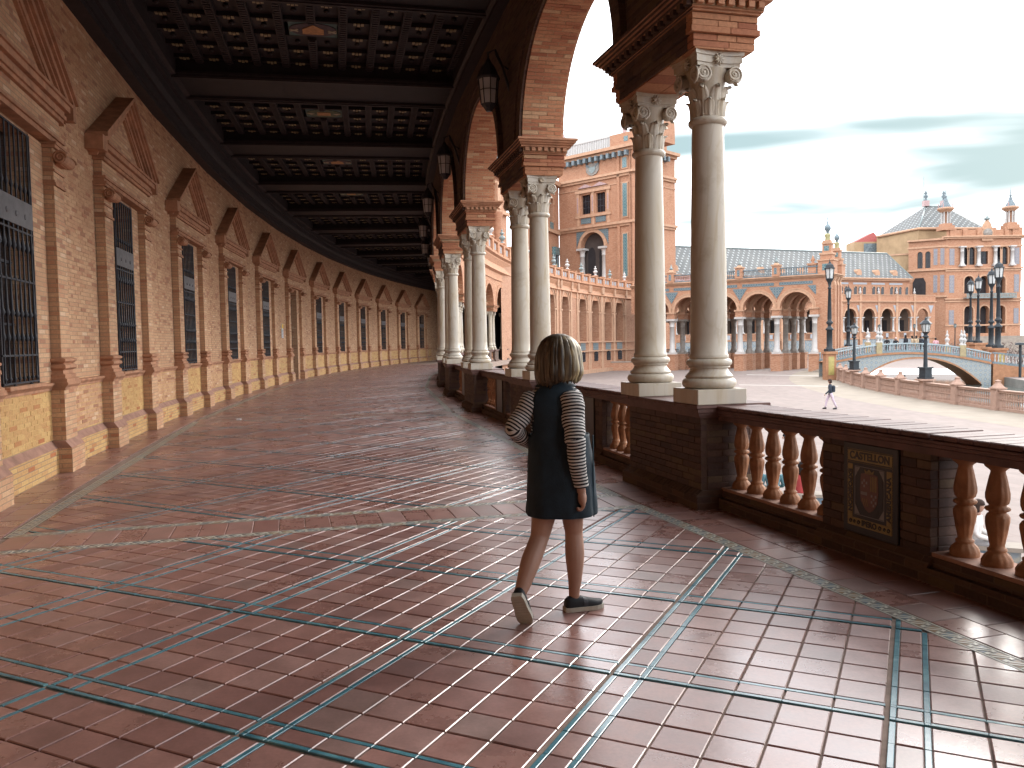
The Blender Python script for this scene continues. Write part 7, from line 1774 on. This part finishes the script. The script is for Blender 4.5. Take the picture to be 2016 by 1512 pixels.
def ellipsoid(g, c, r, n=16, m=0, rot=None):
    V = []; F = []
    h = n // 2
    for i in range(h + 1):
        th = PI * i / h
        for k in range(n):
            ph = 2 * PI * k / n; v = Vector((r[0] * math.sin(th) * math.cos(ph), r[1] * math.sin(th) * math.sin(ph), r[2] * math.cos(th)))
            if rot: v = rot @ v
            V.append(v + Vector(c))
    for i in range(h):
        for k in range(n): k2 = (k + 1) % n; F.append((i * n + k, (i + 1) * n + k, (i + 1) * n + k2, i * n + k2))
    g.mesh(V, F, m, True)
def loft(g, rings, n=40, m=0, fold=None, skip=None, smooth=True):
    V = []; F = []
    for (z, cx, cyy, rx, ry) in rings:
        for k in range(n):
            t = 2 * PI * k / n; q = 1 + (fold(z, t) if fold else 0); V.append((cx + rx * q * math.cos(t), cyy + ry * q * math.sin(t), z))
    for i in range(len(rings) - 1):
        for k in range(n):
            if skip and skip((rings[i][0] + rings[i + 1][0]) / 2, 2 * PI * (k + 0.5) / n): continue
            k2 = (k + 1) % n; F.append((i * n + k, i * n + k2, (i + 1) * n + k2, (i + 1) * n + k))
    g.mesh(V, F, m, smooth)
def dense(rings, n):
    out = []
    for i in range(len(rings) - 1):
        for k in range(n): t = k / n; out.append(tuple(a + (b - a) * t for a, b in zip(rings[i], rings[i + 1])))
    out.append(rings[-1]); return out
def fused(g, vox, smooth_it=6):              # one continuous skin from overlapping forms
    me = g.data('tmp', [SKIN]); o = bpy.data.objects.new('tmp', me); COL.objects.link(o)
    md = o.modifiers.new('r', 'REMESH'); md.mode = 'VOXEL'; md.voxel_size = vox; md.use_smooth_shade = True
    ms = o.modifiers.new('s', 'SMOOTH'); ms.iterations = smooth_it; ms.factor = 0.5
    dg = bpy.context.evaluated_depsgraph_get(); r = bpy.data.meshes.new_from_object(o.evaluated_get(dg)); bpy.data.objects.remove(o)
    r.polygons.foreach_set('use_smooth', np.ones(len(r.polygons), dtype=bool)); return r
# ---- the walking woman
woman = thing('person', 'woman seen from behind in dark denim pinafore over a striped top, walking away', 'person', (0.407, 4.90, 0.0), 0.0)
g = G()
limb(g, [(-0.07, 0.02, 0.90), (-0.066, 0.03, 0.68), (-0.055, 0.04, 0.50), (-0.052, 0.045, 0.455), (-0.05, 0.02, 0.33), (-0.052, 0.0, 0.20), (-0.058, -0.005, 0.105), (-0.055, 0.0, 0.05)], [0.085, 0.078, 0.060, 0.054, 0.058, 0.044, 0.033, 0.036])
limb(g, [(-0.185, -0.01, 0.90), (-0.215, -0.03, 0.68), (-0.25, -0.05, 0.50), (-0.262, -0.06, 0.45), (-0.315, -0.15, 0.34), (-0.36, -0.225, 0.23), (-0.388, -0.268, 0.165), (-0.385, -0.262, 0.12)], [0.09, 0.083, 0.062, 0.056, 0.058, 0.044, 0.033, 0.036])
ellipsoid(g, (-0.127, 0.01, 0.90), (0.155, 0.115, 0.14)); ellipsoid(g, (-0.14, 0.01, 1.12), (0.14, 0.10, 0.22)); ellipsoid(g, (-0.155, 0.015, 1.27), (0.145, 0.08, 0.08))
limb(g, [(-0.145, 0.02, 1.27), (-0.14, 0.03, 1.34), (-0.135, 0.04, 1.42)], [0.058, 0.05, 0.052])
hd_c = Vector((-0.125, 0.05, 1.50)); fdir = Vector((0.80, 0.60, 0)).normalized(); RZ = Matrix.Rotation(math.atan2(fdir.y, fdir.x), 3, 'Z')
ellipsoid(g, hd_c, (0.092, 0.074, 0.112), 20, 0, RZ); ellipsoid(g, hd_c + RZ @ Vector((0.045, 0, -0.06)), (0.05, 0.052, 0.055), 14, 0, RZ)      # skull, jaw
ellipsoid(g, hd_c + RZ @ Vector((0.094, 0, -0.018)), (0.020, 0.011, 0.024), 10, 0, RZ); ellipsoid(g, hd_c + RZ @ Vector((0.086, 0, 0.012)), (0.014, 0.008, 0.024), 10, 0, RZ)   # nose
ellipsoid(g, hd_c + RZ @ Vector((0.085, 0, -0.062)), (0.013, 0.022, 0.006), 10, 0, RZ); ellipsoid(g, hd_c + RZ @ Vector((0.083, 0, -0.073)), (0.013, 0.019, 0.007), 10, 0, RZ); ellipsoid(g, hd_c + RZ @ Vector((0.076, 0, -0.10)), (0.018, 0.02, 0.016), 10, 0, RZ)
for s in (-1, 1): ellipsoid(g, hd_c + RZ @ Vector((-0.005, s * 0.074, -0.005)), (0.018, 0.008, 0.03), 10, 0, RZ); ellipsoid(g, hd_c + RZ @ Vector((0.07, s * 0.035, -0.02)), (0.02, 0.02, 0.02), 10, 0, RZ)
# arms under the sleeves, with hands
AO = Vector((-0.002, -0.155, 0.0))
limb(g, [(-0.075, -0.05, 1.27), (-0.052, -0.145, 1.14), (-0.054, -0.175, 1.01), (-0.037, -0.16, 0.88), (-0.022, -0.155, 0.765), (-0.019, -0.152, 0.735)], [0.042, 0.036, 0.030, 0.030, 0.026, 0.027])
ellipsoid(g, AO + Vector((-0.013, 0.005, 0.700)), (0.027, 0.040, 0.046), 14)
for i, (dy, ln) in enumerate(((0.030, 0.060), (0.010, 0.068), (-0.010, 0.064), (-0.028, 0.052))):
    limb(g, [AO + Vector(q) for q in ((-0.012, 0.005 + dy, 0.69), (-0.006, 0.006 + dy, 0.665), (-0.016, 0.008 + dy, 0.665 - ln * 0.45), (-0.036, 0.008 + dy, 0.665 - ln * 0.55), (-0.043, 0.007 + dy, 0.672 - ln * 0.3))], [0.0105, 0.0105, 0.0098, 0.009, 0.0078], 3, 8)
limb(g, [AO + Vector(q) for q in ((-0.022, 0.025, 0.725), (-0.042, 0.035, 0.700), (-0.050, 0.030, 0.672), (-0.046, 0.022, 0.652))], [0.013, 0.012, 0.0105, 0.0085], 3, 8)
limb(g, [(-0.285, 0.0, 1.27), (-0.345, -0.04, 1.18), (-0.405, -0.06, 1.085), (-0.355, 0.02, 1.03), (-0.30, 0.10, 0.985), (-0.285, 0.12, 0.975)], [0.042, 0.036, 0.030, 0.030, 0.026, 0.027])
ellipsoid(g, (-0.262, 0.145, 0.965), (0.045, 0.028, 0.035), 12)
for i in range(4): limb(g, [(-0.245, 0.15, 0.985 - i * 0.018), (-0.205, 0.16, 0.975 - i * 0.018), (-0.17, 0.15, 0.965 - i * 0.018)], [0.0105, 0.0095, 0.008], 3, 8)
limb(g, [(-0.27, 0.135, 0.99), (-0.262, 0.12, 1.015), (-0.245, 0.105, 1.03)], [0.012, 0.011, 0.009], 3, 8)
body = link('body', fused(g, 0.0065), woman)
EYEM = M_plain('eye_white', (0.6, 0.58, 0.55), 0.2, 0.05); EYED = M_plain('eye_brown', (0.05, 0.03, 0.02), 0.2, 0.1); LIPM = M_plain('lips', (0.42, 0.14, 0.12), 0.4, 0.1)
for s in (-1, 1):
    g = G(); ellipsoid(g, hd_c + RZ @ Vector((0.082, s * 0.031, 0.012)), (0.008, 0.014, 0.009), 10, 0, RZ); e_ = part('eye', g, [EYEM], woman); g = G(); ellipsoid(g, hd_c + RZ @ Vector((0.0885, s * 0.031, 0.012)), (0.003, 0.006, 0.006), 8, 0, RZ); part('iris', g, [EYED], e_)
    g = G(); limb(g, [hd_c + RZ @ Vector((0.088, s * 0.016, 0.032)), hd_c + RZ @ Vector((0.085, s * 0.032, 0.038)), hd_c + RZ @ Vector((0.074, s * 0.047, 0.033))], [0.003, 0.0035, 0.002], 3, 6); part('eyebrow', g, [EYED], woman)
g = G(); ellipsoid(g, hd_c + RZ @ Vector((0.0945, 0, -0.062)), (0.006, 0.018, 0.004), 10, 0, RZ); ellipsoid(g, hd_c + RZ @ Vector((0.093, 0, -0.070)), (0.006, 0.016, 0.005), 10, 0, RZ); part('lips', g, [LIPM], woman)
# striped top: trunk and sleeves (each sleeve runs along its own axis so that the stripes go round the arm)
tor = dense([(0.98, -0.13, 0.01, 0.158, 0.122), (1.06, -0.137, 0.01, 0.158, 0.118), (1.15, -0.145, 0.01, 0.165, 0.117), (1.24, -0.15, 0.012, 0.168, 0.105), (1.30, -0.152, 0.015, 0.150, 0.085), (1.335, -0.15, 0.02, 0.105, 0.068), (1.36, -0.145, 0.025, 0.066, 0.060)], 4)
g = G(); loft(g, tor, 36); part('striped_top', g, [STRIPE], woman)
def sleeve(P0, P1, r0, r1, rm, cuff=False):
    a, b = Vector(P0), Vector(P1); d = b - a; L = d.length; g = G(); n = 22; rings = []
    for i in range(n + 1):
        t = i / n; r = (r0 * (1 - t) ** 2 + 2 * rm * t * (1 - t) + r1 * t * t); r *= 1 + 0.025 * math.sin(t * 31 + 1) + 0.012 * math.sin(t * 67); rings.append((t * L, 0.006 * math.sin(t * 9), 0.005 * math.cos(t * 12), r, r))
    rings = [(-r0 * 0.55, 0, 0, r0 * 0.35, r0 * 0.35), (-r0 * 0.40, 0, 0, r0 * 0.72, r0 * 0.72), (-r0 * 0.2, 0, 0, r0 * 0.92, r0 * 0.92)] + rings + ([] if cuff else [(L + r1 * 0.3, 0, 0, r1 * 0.85, r1 * 0.85), (L + r1 * 0.5, 0, 0, r1 * 0.5, r1 * 0.5)])
    loft(g, rings, 22, 0, lambda z, t: 0.02 * math.sin(3 * t + z * 40)); o = part('sleeve', g, [STRIPE], woman, P0); o.rotation_mode = 'QUATERNION'; o.rotation_quaternion = d.to_track_quat('Z', 'X'); return o
sleeve((-0.062, -0.085, 1.275), (-0.055, -0.172, 1.03), 0.066, 0.055, 0.068); sleeve((-0.055, -0.172, 1.04), (-0.024, -0.155, 0.765), 0.056, 0.042, 0.051, True)
sleeve((-0.285, 0.0, 1.265), (-0.40, -0.06, 1.095), 0.062, 0.052, 0.062); sleeve((-0.405, -0.062, 1.095), (-0.30, 0.10, 0.985), 0.053, 0.040, 0.048, True)
# denim pinafore
dr = dense([(0.585, -0.128, 0.0, 0.207, 0.165), (0.62, -0.128, 0.0, 0.205, 0.165), (0.72, -0.128, 0.0, 0.198, 0.160), (0.88, -0.128, 0.0, 0.190, 0.150), (1.02, -0.136, 0.008, 0.178, 0.137), (1.12, -0.143, 0.01, 0.176, 0.130), (1.20, -0.149, 0.011, 0.178, 0.123), (1.26, -0.151, 0.013, 0.172, 0.112), (1.305, -0.152, 0.016, 0.150, 0.094), (1.338, -0.15, 0.02, 0.112, 0.078), (1.358, -0.147, 0.024, 0.080, 0.068)], 6)
def dskip(z, t):
    if z < 1.05: return False
    a = abs(math.cos(t)); w = 0.92 - 0.9 * min(1, (z - 1.05) / 0.10) ** 0.5 * 0.14 if z < 1.15 else 0.80 - (0.05 if z > 1.27 else 0)
    front = math.sin(t) > 0
    return a > w if z < 1.33 else False
g = G(); loft(g, dr, 64, 0, lambda z, t: (0.030 * math.sin(5 * t + 0.6) + 0.018 * math.sin(9 * t + 2.0) + 0.010 * math.sin(17 * t + z * 9)) * max(0, min(1, (1.02 - z) / 0.4)) + 0.010 * math.sin(24 * z + 2 * t) * math.exp(-((z - 0.98) / 0.13) ** 2) + 0.005 * math.sin(41 * z + 5 * t), dskip)
dress = part('pinafore_dress', g, [DENIM], woman); sm = dress.modifiers.new('thickness', 'SOLIDIFY'); sm.thickness = 0.006; sm.offset = 1
g = G(); loft(g, dense([(0.579, -0.128, 0, 0.209, 0.167), (0.60, -0.128, 0, 0.209, 0.167)], 3), 64, 0, lambda z, t: 0.030 * math.sin(5 * t + 0.6) + 0.018 * math.sin(9 * t + 2.0) + 0.010 * math.sin(17 * t + 5.3)); part('hem', g, [DENIMS], dress)
g = G(); ptz = [(-0.128 + 0.2 * math.cos(-0.35), 0.0 + 0.155 * math.sin(-0.35), z) for z in (0.57, 0.75, 0.92, 1.05)]; g.tube(ptz, 0.004, 5); part('side_seam', g, [DENIMS], dress)
# hair: a chin length bob made of fine strands round the head
hc = Vector((-0.128, 0.035, 0)); NH = 150; prof = [(1.634, 0.004), (1.630, 0.035), (1.617, 0.068), (1.595, 0.094), (1.56, 0.115), (1.51, 0.128), (1.46, 0.132), (1.42, 0.134), (1.395, 0.131), (1.372, 0.122), (1.358, 0.108)]
prof = [tuple(q) for q in dense([(a, b, 0, 0, 0) for a, b in prof], 3)]
rs = [random.gauss(0, 1) for _ in range(NH)]; rs = [(rs[i] + 0.6 * rs[i - 1] + 0.4 * rs[i - 2]) for i in range(NH)]; rb = [random.gauss(0, 1) for _ in range(NH)]
fa_ = math.atan2(fdir.y, fdir.x); V = []; F = []
for i, (z, r, *_0) in enumerate(prof):
    for k in range(NH):
        t = 2 * PI * k / NH; fall = min(1, i / 12); q = r * (1 + 0.020 * rs[k] * fall + 0.016 * math.sin(5 * t + z * 34) * fall + 0.01 * math.sin(11 * t - z * 50) * fall); zz = z + (0.012 * rb[k] if i > len(prof) - 4 else 0) + 0.022 * math.cos(t - 2.6) * max(0, min(1, (1.45 - z) / 0.09)) * -1
        V.append((hc.x + q * math.cos(t) * 0.98, hc.y + q * math.sin(t) * 1.02, zz))
for i in range(len(prof) - 1):
    for k in range(NH):
        t = 2 * PI * (k + 0.5) / NH; dlt = (t - fa_ + PI) % (2 * PI) - PI
        if prof[i][0] < 1.565 and abs(dlt) < 0.78 - 0.25 * max(0, (prof[i][0] - 1.5) / 0.07): continue
        k2 = (k + 1) % NH; F.append((i * NH + k, i * NH + k2, (i + 1) * NH + k2, (i + 1) * NH + k))
g = G(); g.mesh([(v[0] - hc.x, v[1] - hc.y, v[2] - 1.48) for v in V], F, 0, True); hr = part('hair', g, [HAIRM], woman, (hc.x, hc.y, 1.48)); sm = hr.modifiers.new('thickness', 'SOLIDIFY'); sm.thickness = 0.012; sm.offset = -1
g = G()
for q in range(520):
    t = random.uniform(0, 2 * PI); dlt = (t - fa_ + PI) % (2 * PI) - PI
    if abs(dlt) < 0.8: continue
    r0 = random.uniform(0.10, 0.125); pts = []
    for (z, r) in ((1.62, 0.066), (1.575, 0.110), (1.53, 0.127), (1.47, 0.1345 + random.uniform(-0.003, 0.005)), (1.42, 0.136 + random.uniform(-0.004, 0.006)), (1.365 + random.uniform(-0.025, 0.016) - 0.022 * math.cos(t - 2.6), 0.120 + random.uniform(-0.016, 0.012))): tt = t + random.gauss(0, 0.035); pts.append((r * math.cos(tt), r * math.sin(tt), z - 1.48))
    g.tube(catmull(pts, 3), lambda u: 0.0024 * (1 - 0.6 * u), 3)
stuff(part('loose_strands', g, [HAIRM], woman, (hc.x, hc.y, 1.48)))
def shoe(M):
    L = 0.235; S = [(0.0, 0.026, 0.052, 0), (0.02, 0.034, 0.066, 0), (0.06, 0.036, 0.068, 0), (0.10, 0.037, 0.062, 0), (0.15, 0.043, 0.046, 0), (0.19, 0.042, 0.036, 0), (0.22, 0.030, 0.028, 0.004), (0.236, 0.012, 0.020, 0.008)]
    g = G(); h = G(); n = 14
    def ring(x, w, hh, up, z0, z1): return [(x, w * math.cos(PI * i / n), z0 + up + (z1 - z0) * math.sin(PI * i / n) ** 0.7) for i in range(n + 1)]
    R_ = [ring(x, w, hh, u, 0.022, hh + 0.022) for x, w, hh, u in S]; V = [p for r in R_ for p in r]; m_ = n + 1
    g.mesh(V, [(i * m_ + k, (i + 1) * m_ + k, (i + 1) * m_ + k + 1, i * m_ + k + 1) for i in range(len(S) - 1) for k in range(n)] + [tuple(range(m_))], 0, True)
    out = [(x, w + 0.004) for x, w, hh, u in S]; P = [(x - (0.006 if i == 0 else 0) + (0.006 if i == len(out) - 1 else 0), -w) for i, (x, w) in enumerate(out)] + [(x - (0.006 if i == 0 else 0) + (0.006 if i == len(out) - 1 else 0), w) for i, (x, w) in list(enumerate(out))[::-1]]
    h.prism(P, 2, 0.0, 0.026, 0)
    for q in range(9): h.box(0.03 + q * 0.021, 0.034 + q * 0.021, -0.03, 0.03, -0.002, 0.001, 0)
    b = G()
    for xo_ in (0.105, 0.125): b.add((lambda gg: (gg.mesh([p for x in (xo_, xo_ + 0.018) for p in ring(x, 0.0405, 0.058 - (x - 0.10) * 0.3, 0, 0.024, 0.084 - (x - 0.10) * 0.32)], [(k, m_ + k, m_ + k + 1, k + 1) for k in range(n)], 0, True), gg)[-1])(G()))
    so = part('shoe', g, [SHOE], woman); so.matrix_local = M; link('sole', h.data('sole', [SOLE]), so); link('elastic_strap', b.data('elastic_strap', [IRON]), so)
d = Vector((0.95, 0.31, 0)).normalized(); shoe(Matrix(((d.x, -d.y, 0, -0.113), (d.y, d.x, 0, -0.03), (0, 0, 1, 0.002), (0, 0, 0, 1))))
hl, to = Vector((-0.402, -0.335, 0.185)), Vector((-0.350, -0.235, 0.004)); d = (to - hl).normalized(); up_ = Vector((0.18, 0.82, 0.55)); up_ = (up_ - d * up_.dot(d)).normalized(); sd = up_.cross(d)
shoe(Matrix(((d.x, sd.x, up_.x, hl.x), (d.y, sd.y, up_.y, hl.y), (d.z, sd.z, up_.z, hl.z), (0, 0, 0, 1))))

# ---- people farther off
CLO = {}
def cloth(c):
    if c not in CLO: CLO[c] = M_plain('cloth_%d' % len(CLO), c, 0.85, 0.2, 6)
    return CLO[c]
def person(label, pos, yaw, pose, top, legs, hair, h=1.68, hat=None, bag=None, longhair=False, group=None, coat=0.0, shoes=(0.03, 0.03, 0.035)):
    P = thing('person', label, 'person', pos, yaw, group); k = h / 1.70; g = G()                     # faces local +y
    mats = [SKIN, cloth(top), cloth(legs), cloth(shoes)]
    L = lambda pts, r, m, n=4, s=10: limb(g, [Vector(p) * k for p in pts], [q * k for q in r], n, s, m)
    hipz = 0.90; sit = pose == 'sit'
    if sit:
        hipz = 0.46
        for s in (-1, 1): L([(s * 0.09, 0, hipz), (s * 0.11, 0.22, hipz + 0.03), (s * 0.11, 0.42, hipz)], [0.085, 0.08, 0.06], 2); L([(s * 0.11, 0.42, hipz), (s * 0.11, 0.44, 0.25), (s * 0.11, 0.42, 0.06)], [0.06, 0.055, 0.045], 2); L([(s * 0.11, 0.40, 0.04), (s * 0.115, 0.50, 0.04), (s * 0.12, 0.60, 0.03)], [0.045, 0.045, 0.03], 3)
        tb = [(0, 0, hipz), (0, 0.0, hipz + 0.25), (0, 0.06, hipz + 0.45)]
        armp = lambda s: [(s * 0.19, 0.06, hipz + 0.45), (s * 0.25, 0.08, hipz + 0.20), (s * 0.17, 0.28, hipz + 0.12)]
    else:
        st = 0.26 if pose == 'walk' else 0.03
        for s in (-1, 1):
            f = s * st; L([(s * 0.09, 0, hipz), (s * 0.10, f * 0.62 + 0.02, 0.49), (s * 0.10, f + (-0.05 if f < 0 else 0), 0.09)], [0.095, 0.065, 0.045], 2)
            L([(s * 0.10, f - 0.06, 0.045), (s * 0.105, f + 0.04, 0.045), (s * 0.11, f + 0.15, 0.03)], [0.042, 0.045, 0.03], 3)
        tb = [(0, 0, hipz), (0, 0, hipz + 0.25), (0, 0.02, hipz + 0.46)]
        if pose == 'walk': armp = lambda s: [(s * 0.20, 0.0, hipz + 0.46), (s * 0.25, -s * 0.10, hipz + 0.18), (s * 0.22, -s * 0.20 + 0.10, hipz - 0.04)]
        elif pose == 'phone': armp = lambda s: [(s * 0.20, 0.0, hipz + 0.46), (s * 0.26, 0.12, hipz + 0.25), (s * 0.10, 0.38, hipz + 0.48)]
        elif pose == 'lean': armp = lambda s: [(s * 0.20, 0.02, hipz + 0.45), (s * 0.27, 0.14, hipz + 0.2), (s * 0.14, 0.34, hipz + 0.14)]
        else: armp = lambda s: [(s * 0.20, 0.0, hipz + 0.46), (s * 0.24, -0.02, hipz + 0.18), (s * 0.22, 0.06, hipz - 0.04)]
    tz, ty = tb[2][2], tb[2][1]
    rings = [(hipz - 0.08 - coat, 0, 0.0, 0.155 + coat * 0.15, 0.115 + coat * 0.1), (hipz + 0.05, 0, 0.0, 0.16, 0.115), (hipz + 0.2, 0, ty * 0.3, 0.15, 0.11), (tz - 0.1, 0, ty * 0.8, 0.19, 0.115), (tz, 0, ty, 0.18, 0.09), (tz + 0.055, 0, ty, 0.08, 0.06)]
    loft(g, [tuple(q * k for q in r) for r in rings], 16, 1, lambda z, t: 0.03 * math.sin(4 * t + z * 12))
    for s in (-1, 1):
        A = armp(s); L(A, [0.062, 0.05, 0.038], 3 if False else 1)
        hnd = Vector(A[2]); dd = (hnd - Vector(A[1])).normalized(); ellipsoid(g, (hnd + dd * 0.06) * k, (0.032 * k, 0.03 * k, 0.05 * k), 8, 0)
        for q in range(4): L([hnd + dd * 0.08 + Vector(((q - 1.5) * 0.016, 0, 0)), hnd + dd * 0.13 + Vector(((q - 1.5) * 0.017, 0.01, -0.01))], [0.009, 0.008], 0, 1, 4) if False else None
    L([(0, ty, tz), (0, ty + 0.01, tz + 0.12)], [0.052, 0.05], 0, 2)
    hc_ = Vector((0, ty + 0.02, tz + 0.205)) * k
    ellipsoid(g, hc_, (0.074 * k, 0.092 * k, 0.112 * k), 14, 0); ellipsoid(g, hc_ + Vector((0, 0.092, -0.015)) * k, (0.012 * k, 0.02 * k, 0.022 * k), 8, 0)
    part('body', g, mats, P)
    g = G(); R0 = 0.098 * k; n = 18; V = []; F = []; pr = [(0.125, 0.02), (0.115, 0.06), (0.085, 0.09), (0.03, 0.104), (-0.03, 0.106), (-0.09, 0.10)] + ([(-0.17, 0.10), (-0.25, 0.085)] if longhair else [])
    for (z, r) in pr:
        for q in range(n): t = 2 * PI * q / n; V.append((hc_.x + r * k * math.cos(t) * 0.86, hc_.y - 0.008 * k + r * k * math.sin(t), hc_.z + z * k))
    for i in range(len(pr) - 1):
        for q in range(n):
            t = 2 * PI * (q + 0.5) / n
            if math.sin(t) > 0.35 and pr[i][0] < 0.08: continue
            q2 = (q + 1) % n; F.append((i * n + q, i * n + q2, (i + 1) * n + q2, (i + 1) * n + q))
    g.mesh(V, F, 0, True); hr_ = part('hair', g, [cloth(hair)], P); sm = hr_.modifiers.new('thickness', 'SOLIDIFY'); sm.thickness = 0.012 * k; sm.offset = -1
    if hat: g = G(); g.lathe([(0.11 * k, 0.03 * k), (0.115 * k, 0.06 * k), (0.10 * k, 0.13 * k), (0.04 * k, 0.165 * k), (0.0, 0.168 * k)], 14, hc_); part('hat', g, [cloth(hat)], P)
    if bag:
        g = G(); g.cbox(-0.15 * k, 0.15 * k, (ty - 0.26) * k, (ty - 0.10) * k, (tz - 0.40) * k, (tz - 0.02) * k, 0.05 * k); part('backpack', g, [cloth(bag)], P)
    if pose == 'phone': g = G(); g.cbox(-0.045 * k, 0.045 * k, 0.46 * k, 0.475 * k, (hipz + 0.45) * k, (hipz + 0.62) * k, 0.006 * k); part('phone', g, [IRON], P)
    return P
BLACK, NAVY, LILAC, BEIGE, PINK, TEALC, REDC, WHITEC, GREYC, BROWN, JEAN = (0.02, 0.02, 0.025), (0.03, 0.04, 0.055), (0.48, 0.40, 0.46), (0.45, 0.34, 0.23), (0.52, 0.30, 0.33), (0.08, 0.17, 0.20), (0.33, 0.05, 0.05), (0.60, 0.58, 0.56), (0.34, 0.34, 0.35), (0.16, 0.10, 0.05), (0.20, 0.30, 0.38)
HB_, HD_, HL_ = (0.035, 0.02, 0.015), (0.015, 0.012, 0.012), (0.20, 0.13, 0.06)
person('walking man in black jacket and pale trousers alone on the open plaza', (19.0, 49.7, ZP), 1.35, 'walk', NAVY, LILAC, HB_, 1.80, bag=NAVY)
person('person whose head with raised phone shows above the balustrade left of the near columns', (5.83, 46.0, ZP), -1.3, 'phone', (0.12, 0.08, 0.07), NAVY, HD_, 1.66, longhair=True)
person('person in olive brown coat standing under the gate arches', (38.0, 124.6, ZP), 0.3, 'stand', BROWN, HL_, HB_, 1.75, longhair=True, coat=0.3)
person('dark clad person half hidden by a gate column', (35.2, 122.5, ZP), 1.4, 'stand', BLACK, BLACK, HD_, 1.75, coat=0.2)
person('person in dark clothes striding across the court behind the gate', (55.5, 158.0, ZP), 1.2, 'walk', (0.08, 0.08, 0.10), BLACK, HD_, 1.78)
def onbridge(label, x, back, yaw, *a, **kw):
    for t in [i / 400 for i in range(401)]:
        P_ = bridge.matrix_basis @ Vector((t * BLN, back, deckz(t))) if False else None
        c, s = math.cos(bang), math.sin(bang); q = (BA.x + c * t * BLN - s * back, BA.y + s * t * BLN + c * back, deckz(t)); p_ = pix((q[0], q[1], q[2] + 1.3))
        if p_[0] >= x: return person(label, q, yaw, *a, group='people standing on the tiled bridge', **kw)
onbridge('person in black on the bridge beside the left ceramic post', 1746, 0.7, 2.6, 'lean', BLACK, BLACK, HD_, 1.6)
onbridge('person in dark jacket and pale pink hat leaning on the bridge rail', 1763, 0.6, 2.9, 'lean', BLACK, NAVY, HB_, 1.5, hat=(0.55, 0.42, 0.42))
onbridge('person in black with a white collar on the bridge, long black hair', 1783, 0.8, 0.4, 'stand', BLACK, BLACK, HD_, 1.75, longhair=True)
onbridge('person in beige coat on the bridge, left one of the two in beige', 1796, 0.9, 0.9, 'stand', BEIGE, GREYC, HD_, 1.68, longhair=True, coat=0.2)
onbridge('person in beige coat on the bridge, right one of the two in beige', 1803, 0.7, -0.8, 'stand', BEIGE, (0.26, 0.19, 0.15), HD_, 1.7, longhair=True, coat=0.25)
onbridge('person in dark jacket on the bridge, just left of the near lamp', 1812, 0.8, 0.2, 'stand', BLACK, BLACK, HB_, 1.68)
onbridge('person in dark coat on the bridge, partly behind the near lamp', 1820, 0.9, 0.1, 'stand', NAVY, BLACK, HD_, 1.66)
onbridge('person in pink by the right ceramic post of the bridge', 1842, 0.7, -0.5, 'stand', PINK, PINK, HD_, 1.6)
# visitors resting on a tiled bench below the balustrade
BENT = bpy.data.materials['bench_tile']
def bench(label, pos, yaw, L):
    b = thing('stone_bench', label, 'bench', pos, yaw); g = G(); g.box(-L / 2, L / 2, -0.25, 0.25, 0.38, 0.46, 0); part('seat', g, [LIP], b)
    g = G(); g.box(-L / 2 + 0.1, L / 2 - 0.1, -0.2, 0.2, 0, 0.38, 0); part('tiled_base', g, [BENT], b); return b
bench('tiled bench below the balustrade behind the first balusters', (6.6, 20.6, ZP), -0.1, 3.4)
person('seated visitor in red patterned top glimpsed between the first balusters', (5.75, 20.6, ZP), 0.4, 'sit', REDC, NAVY, HB_, 1.68, longhair=True)
person('seated visitor in teal jacket and beige trousers glimpsed between balusters', (6.45, 20.6, ZP), -0.2, 'sit', TEALC, BEIGE, HL_, 1.7)
person('seated visitor in dark red top and light jeans glimpsed between balusters', (7.15, 20.6, ZP), -0.6, 'sit', REDC, JEAN, HD_, 1.68, longhair=True)
person('standing visitor in black jacket glimpsed behind the seated group', (9.6, 29.0, ZP), 0.9, 'stand', BLACK, BLACK, HD_, 1.78)
bench('tiled bench below the balustrade right of the CASTELLON pier', (8.55, 15.3, ZP), -0.4, 1.6)
person('seated visitor in white shirt glimpsed between the balusters right of the plaque', (8.5, 15.3, ZP), -2.2, 'sit', WHITEC, GREYC, HB_, 1.75)
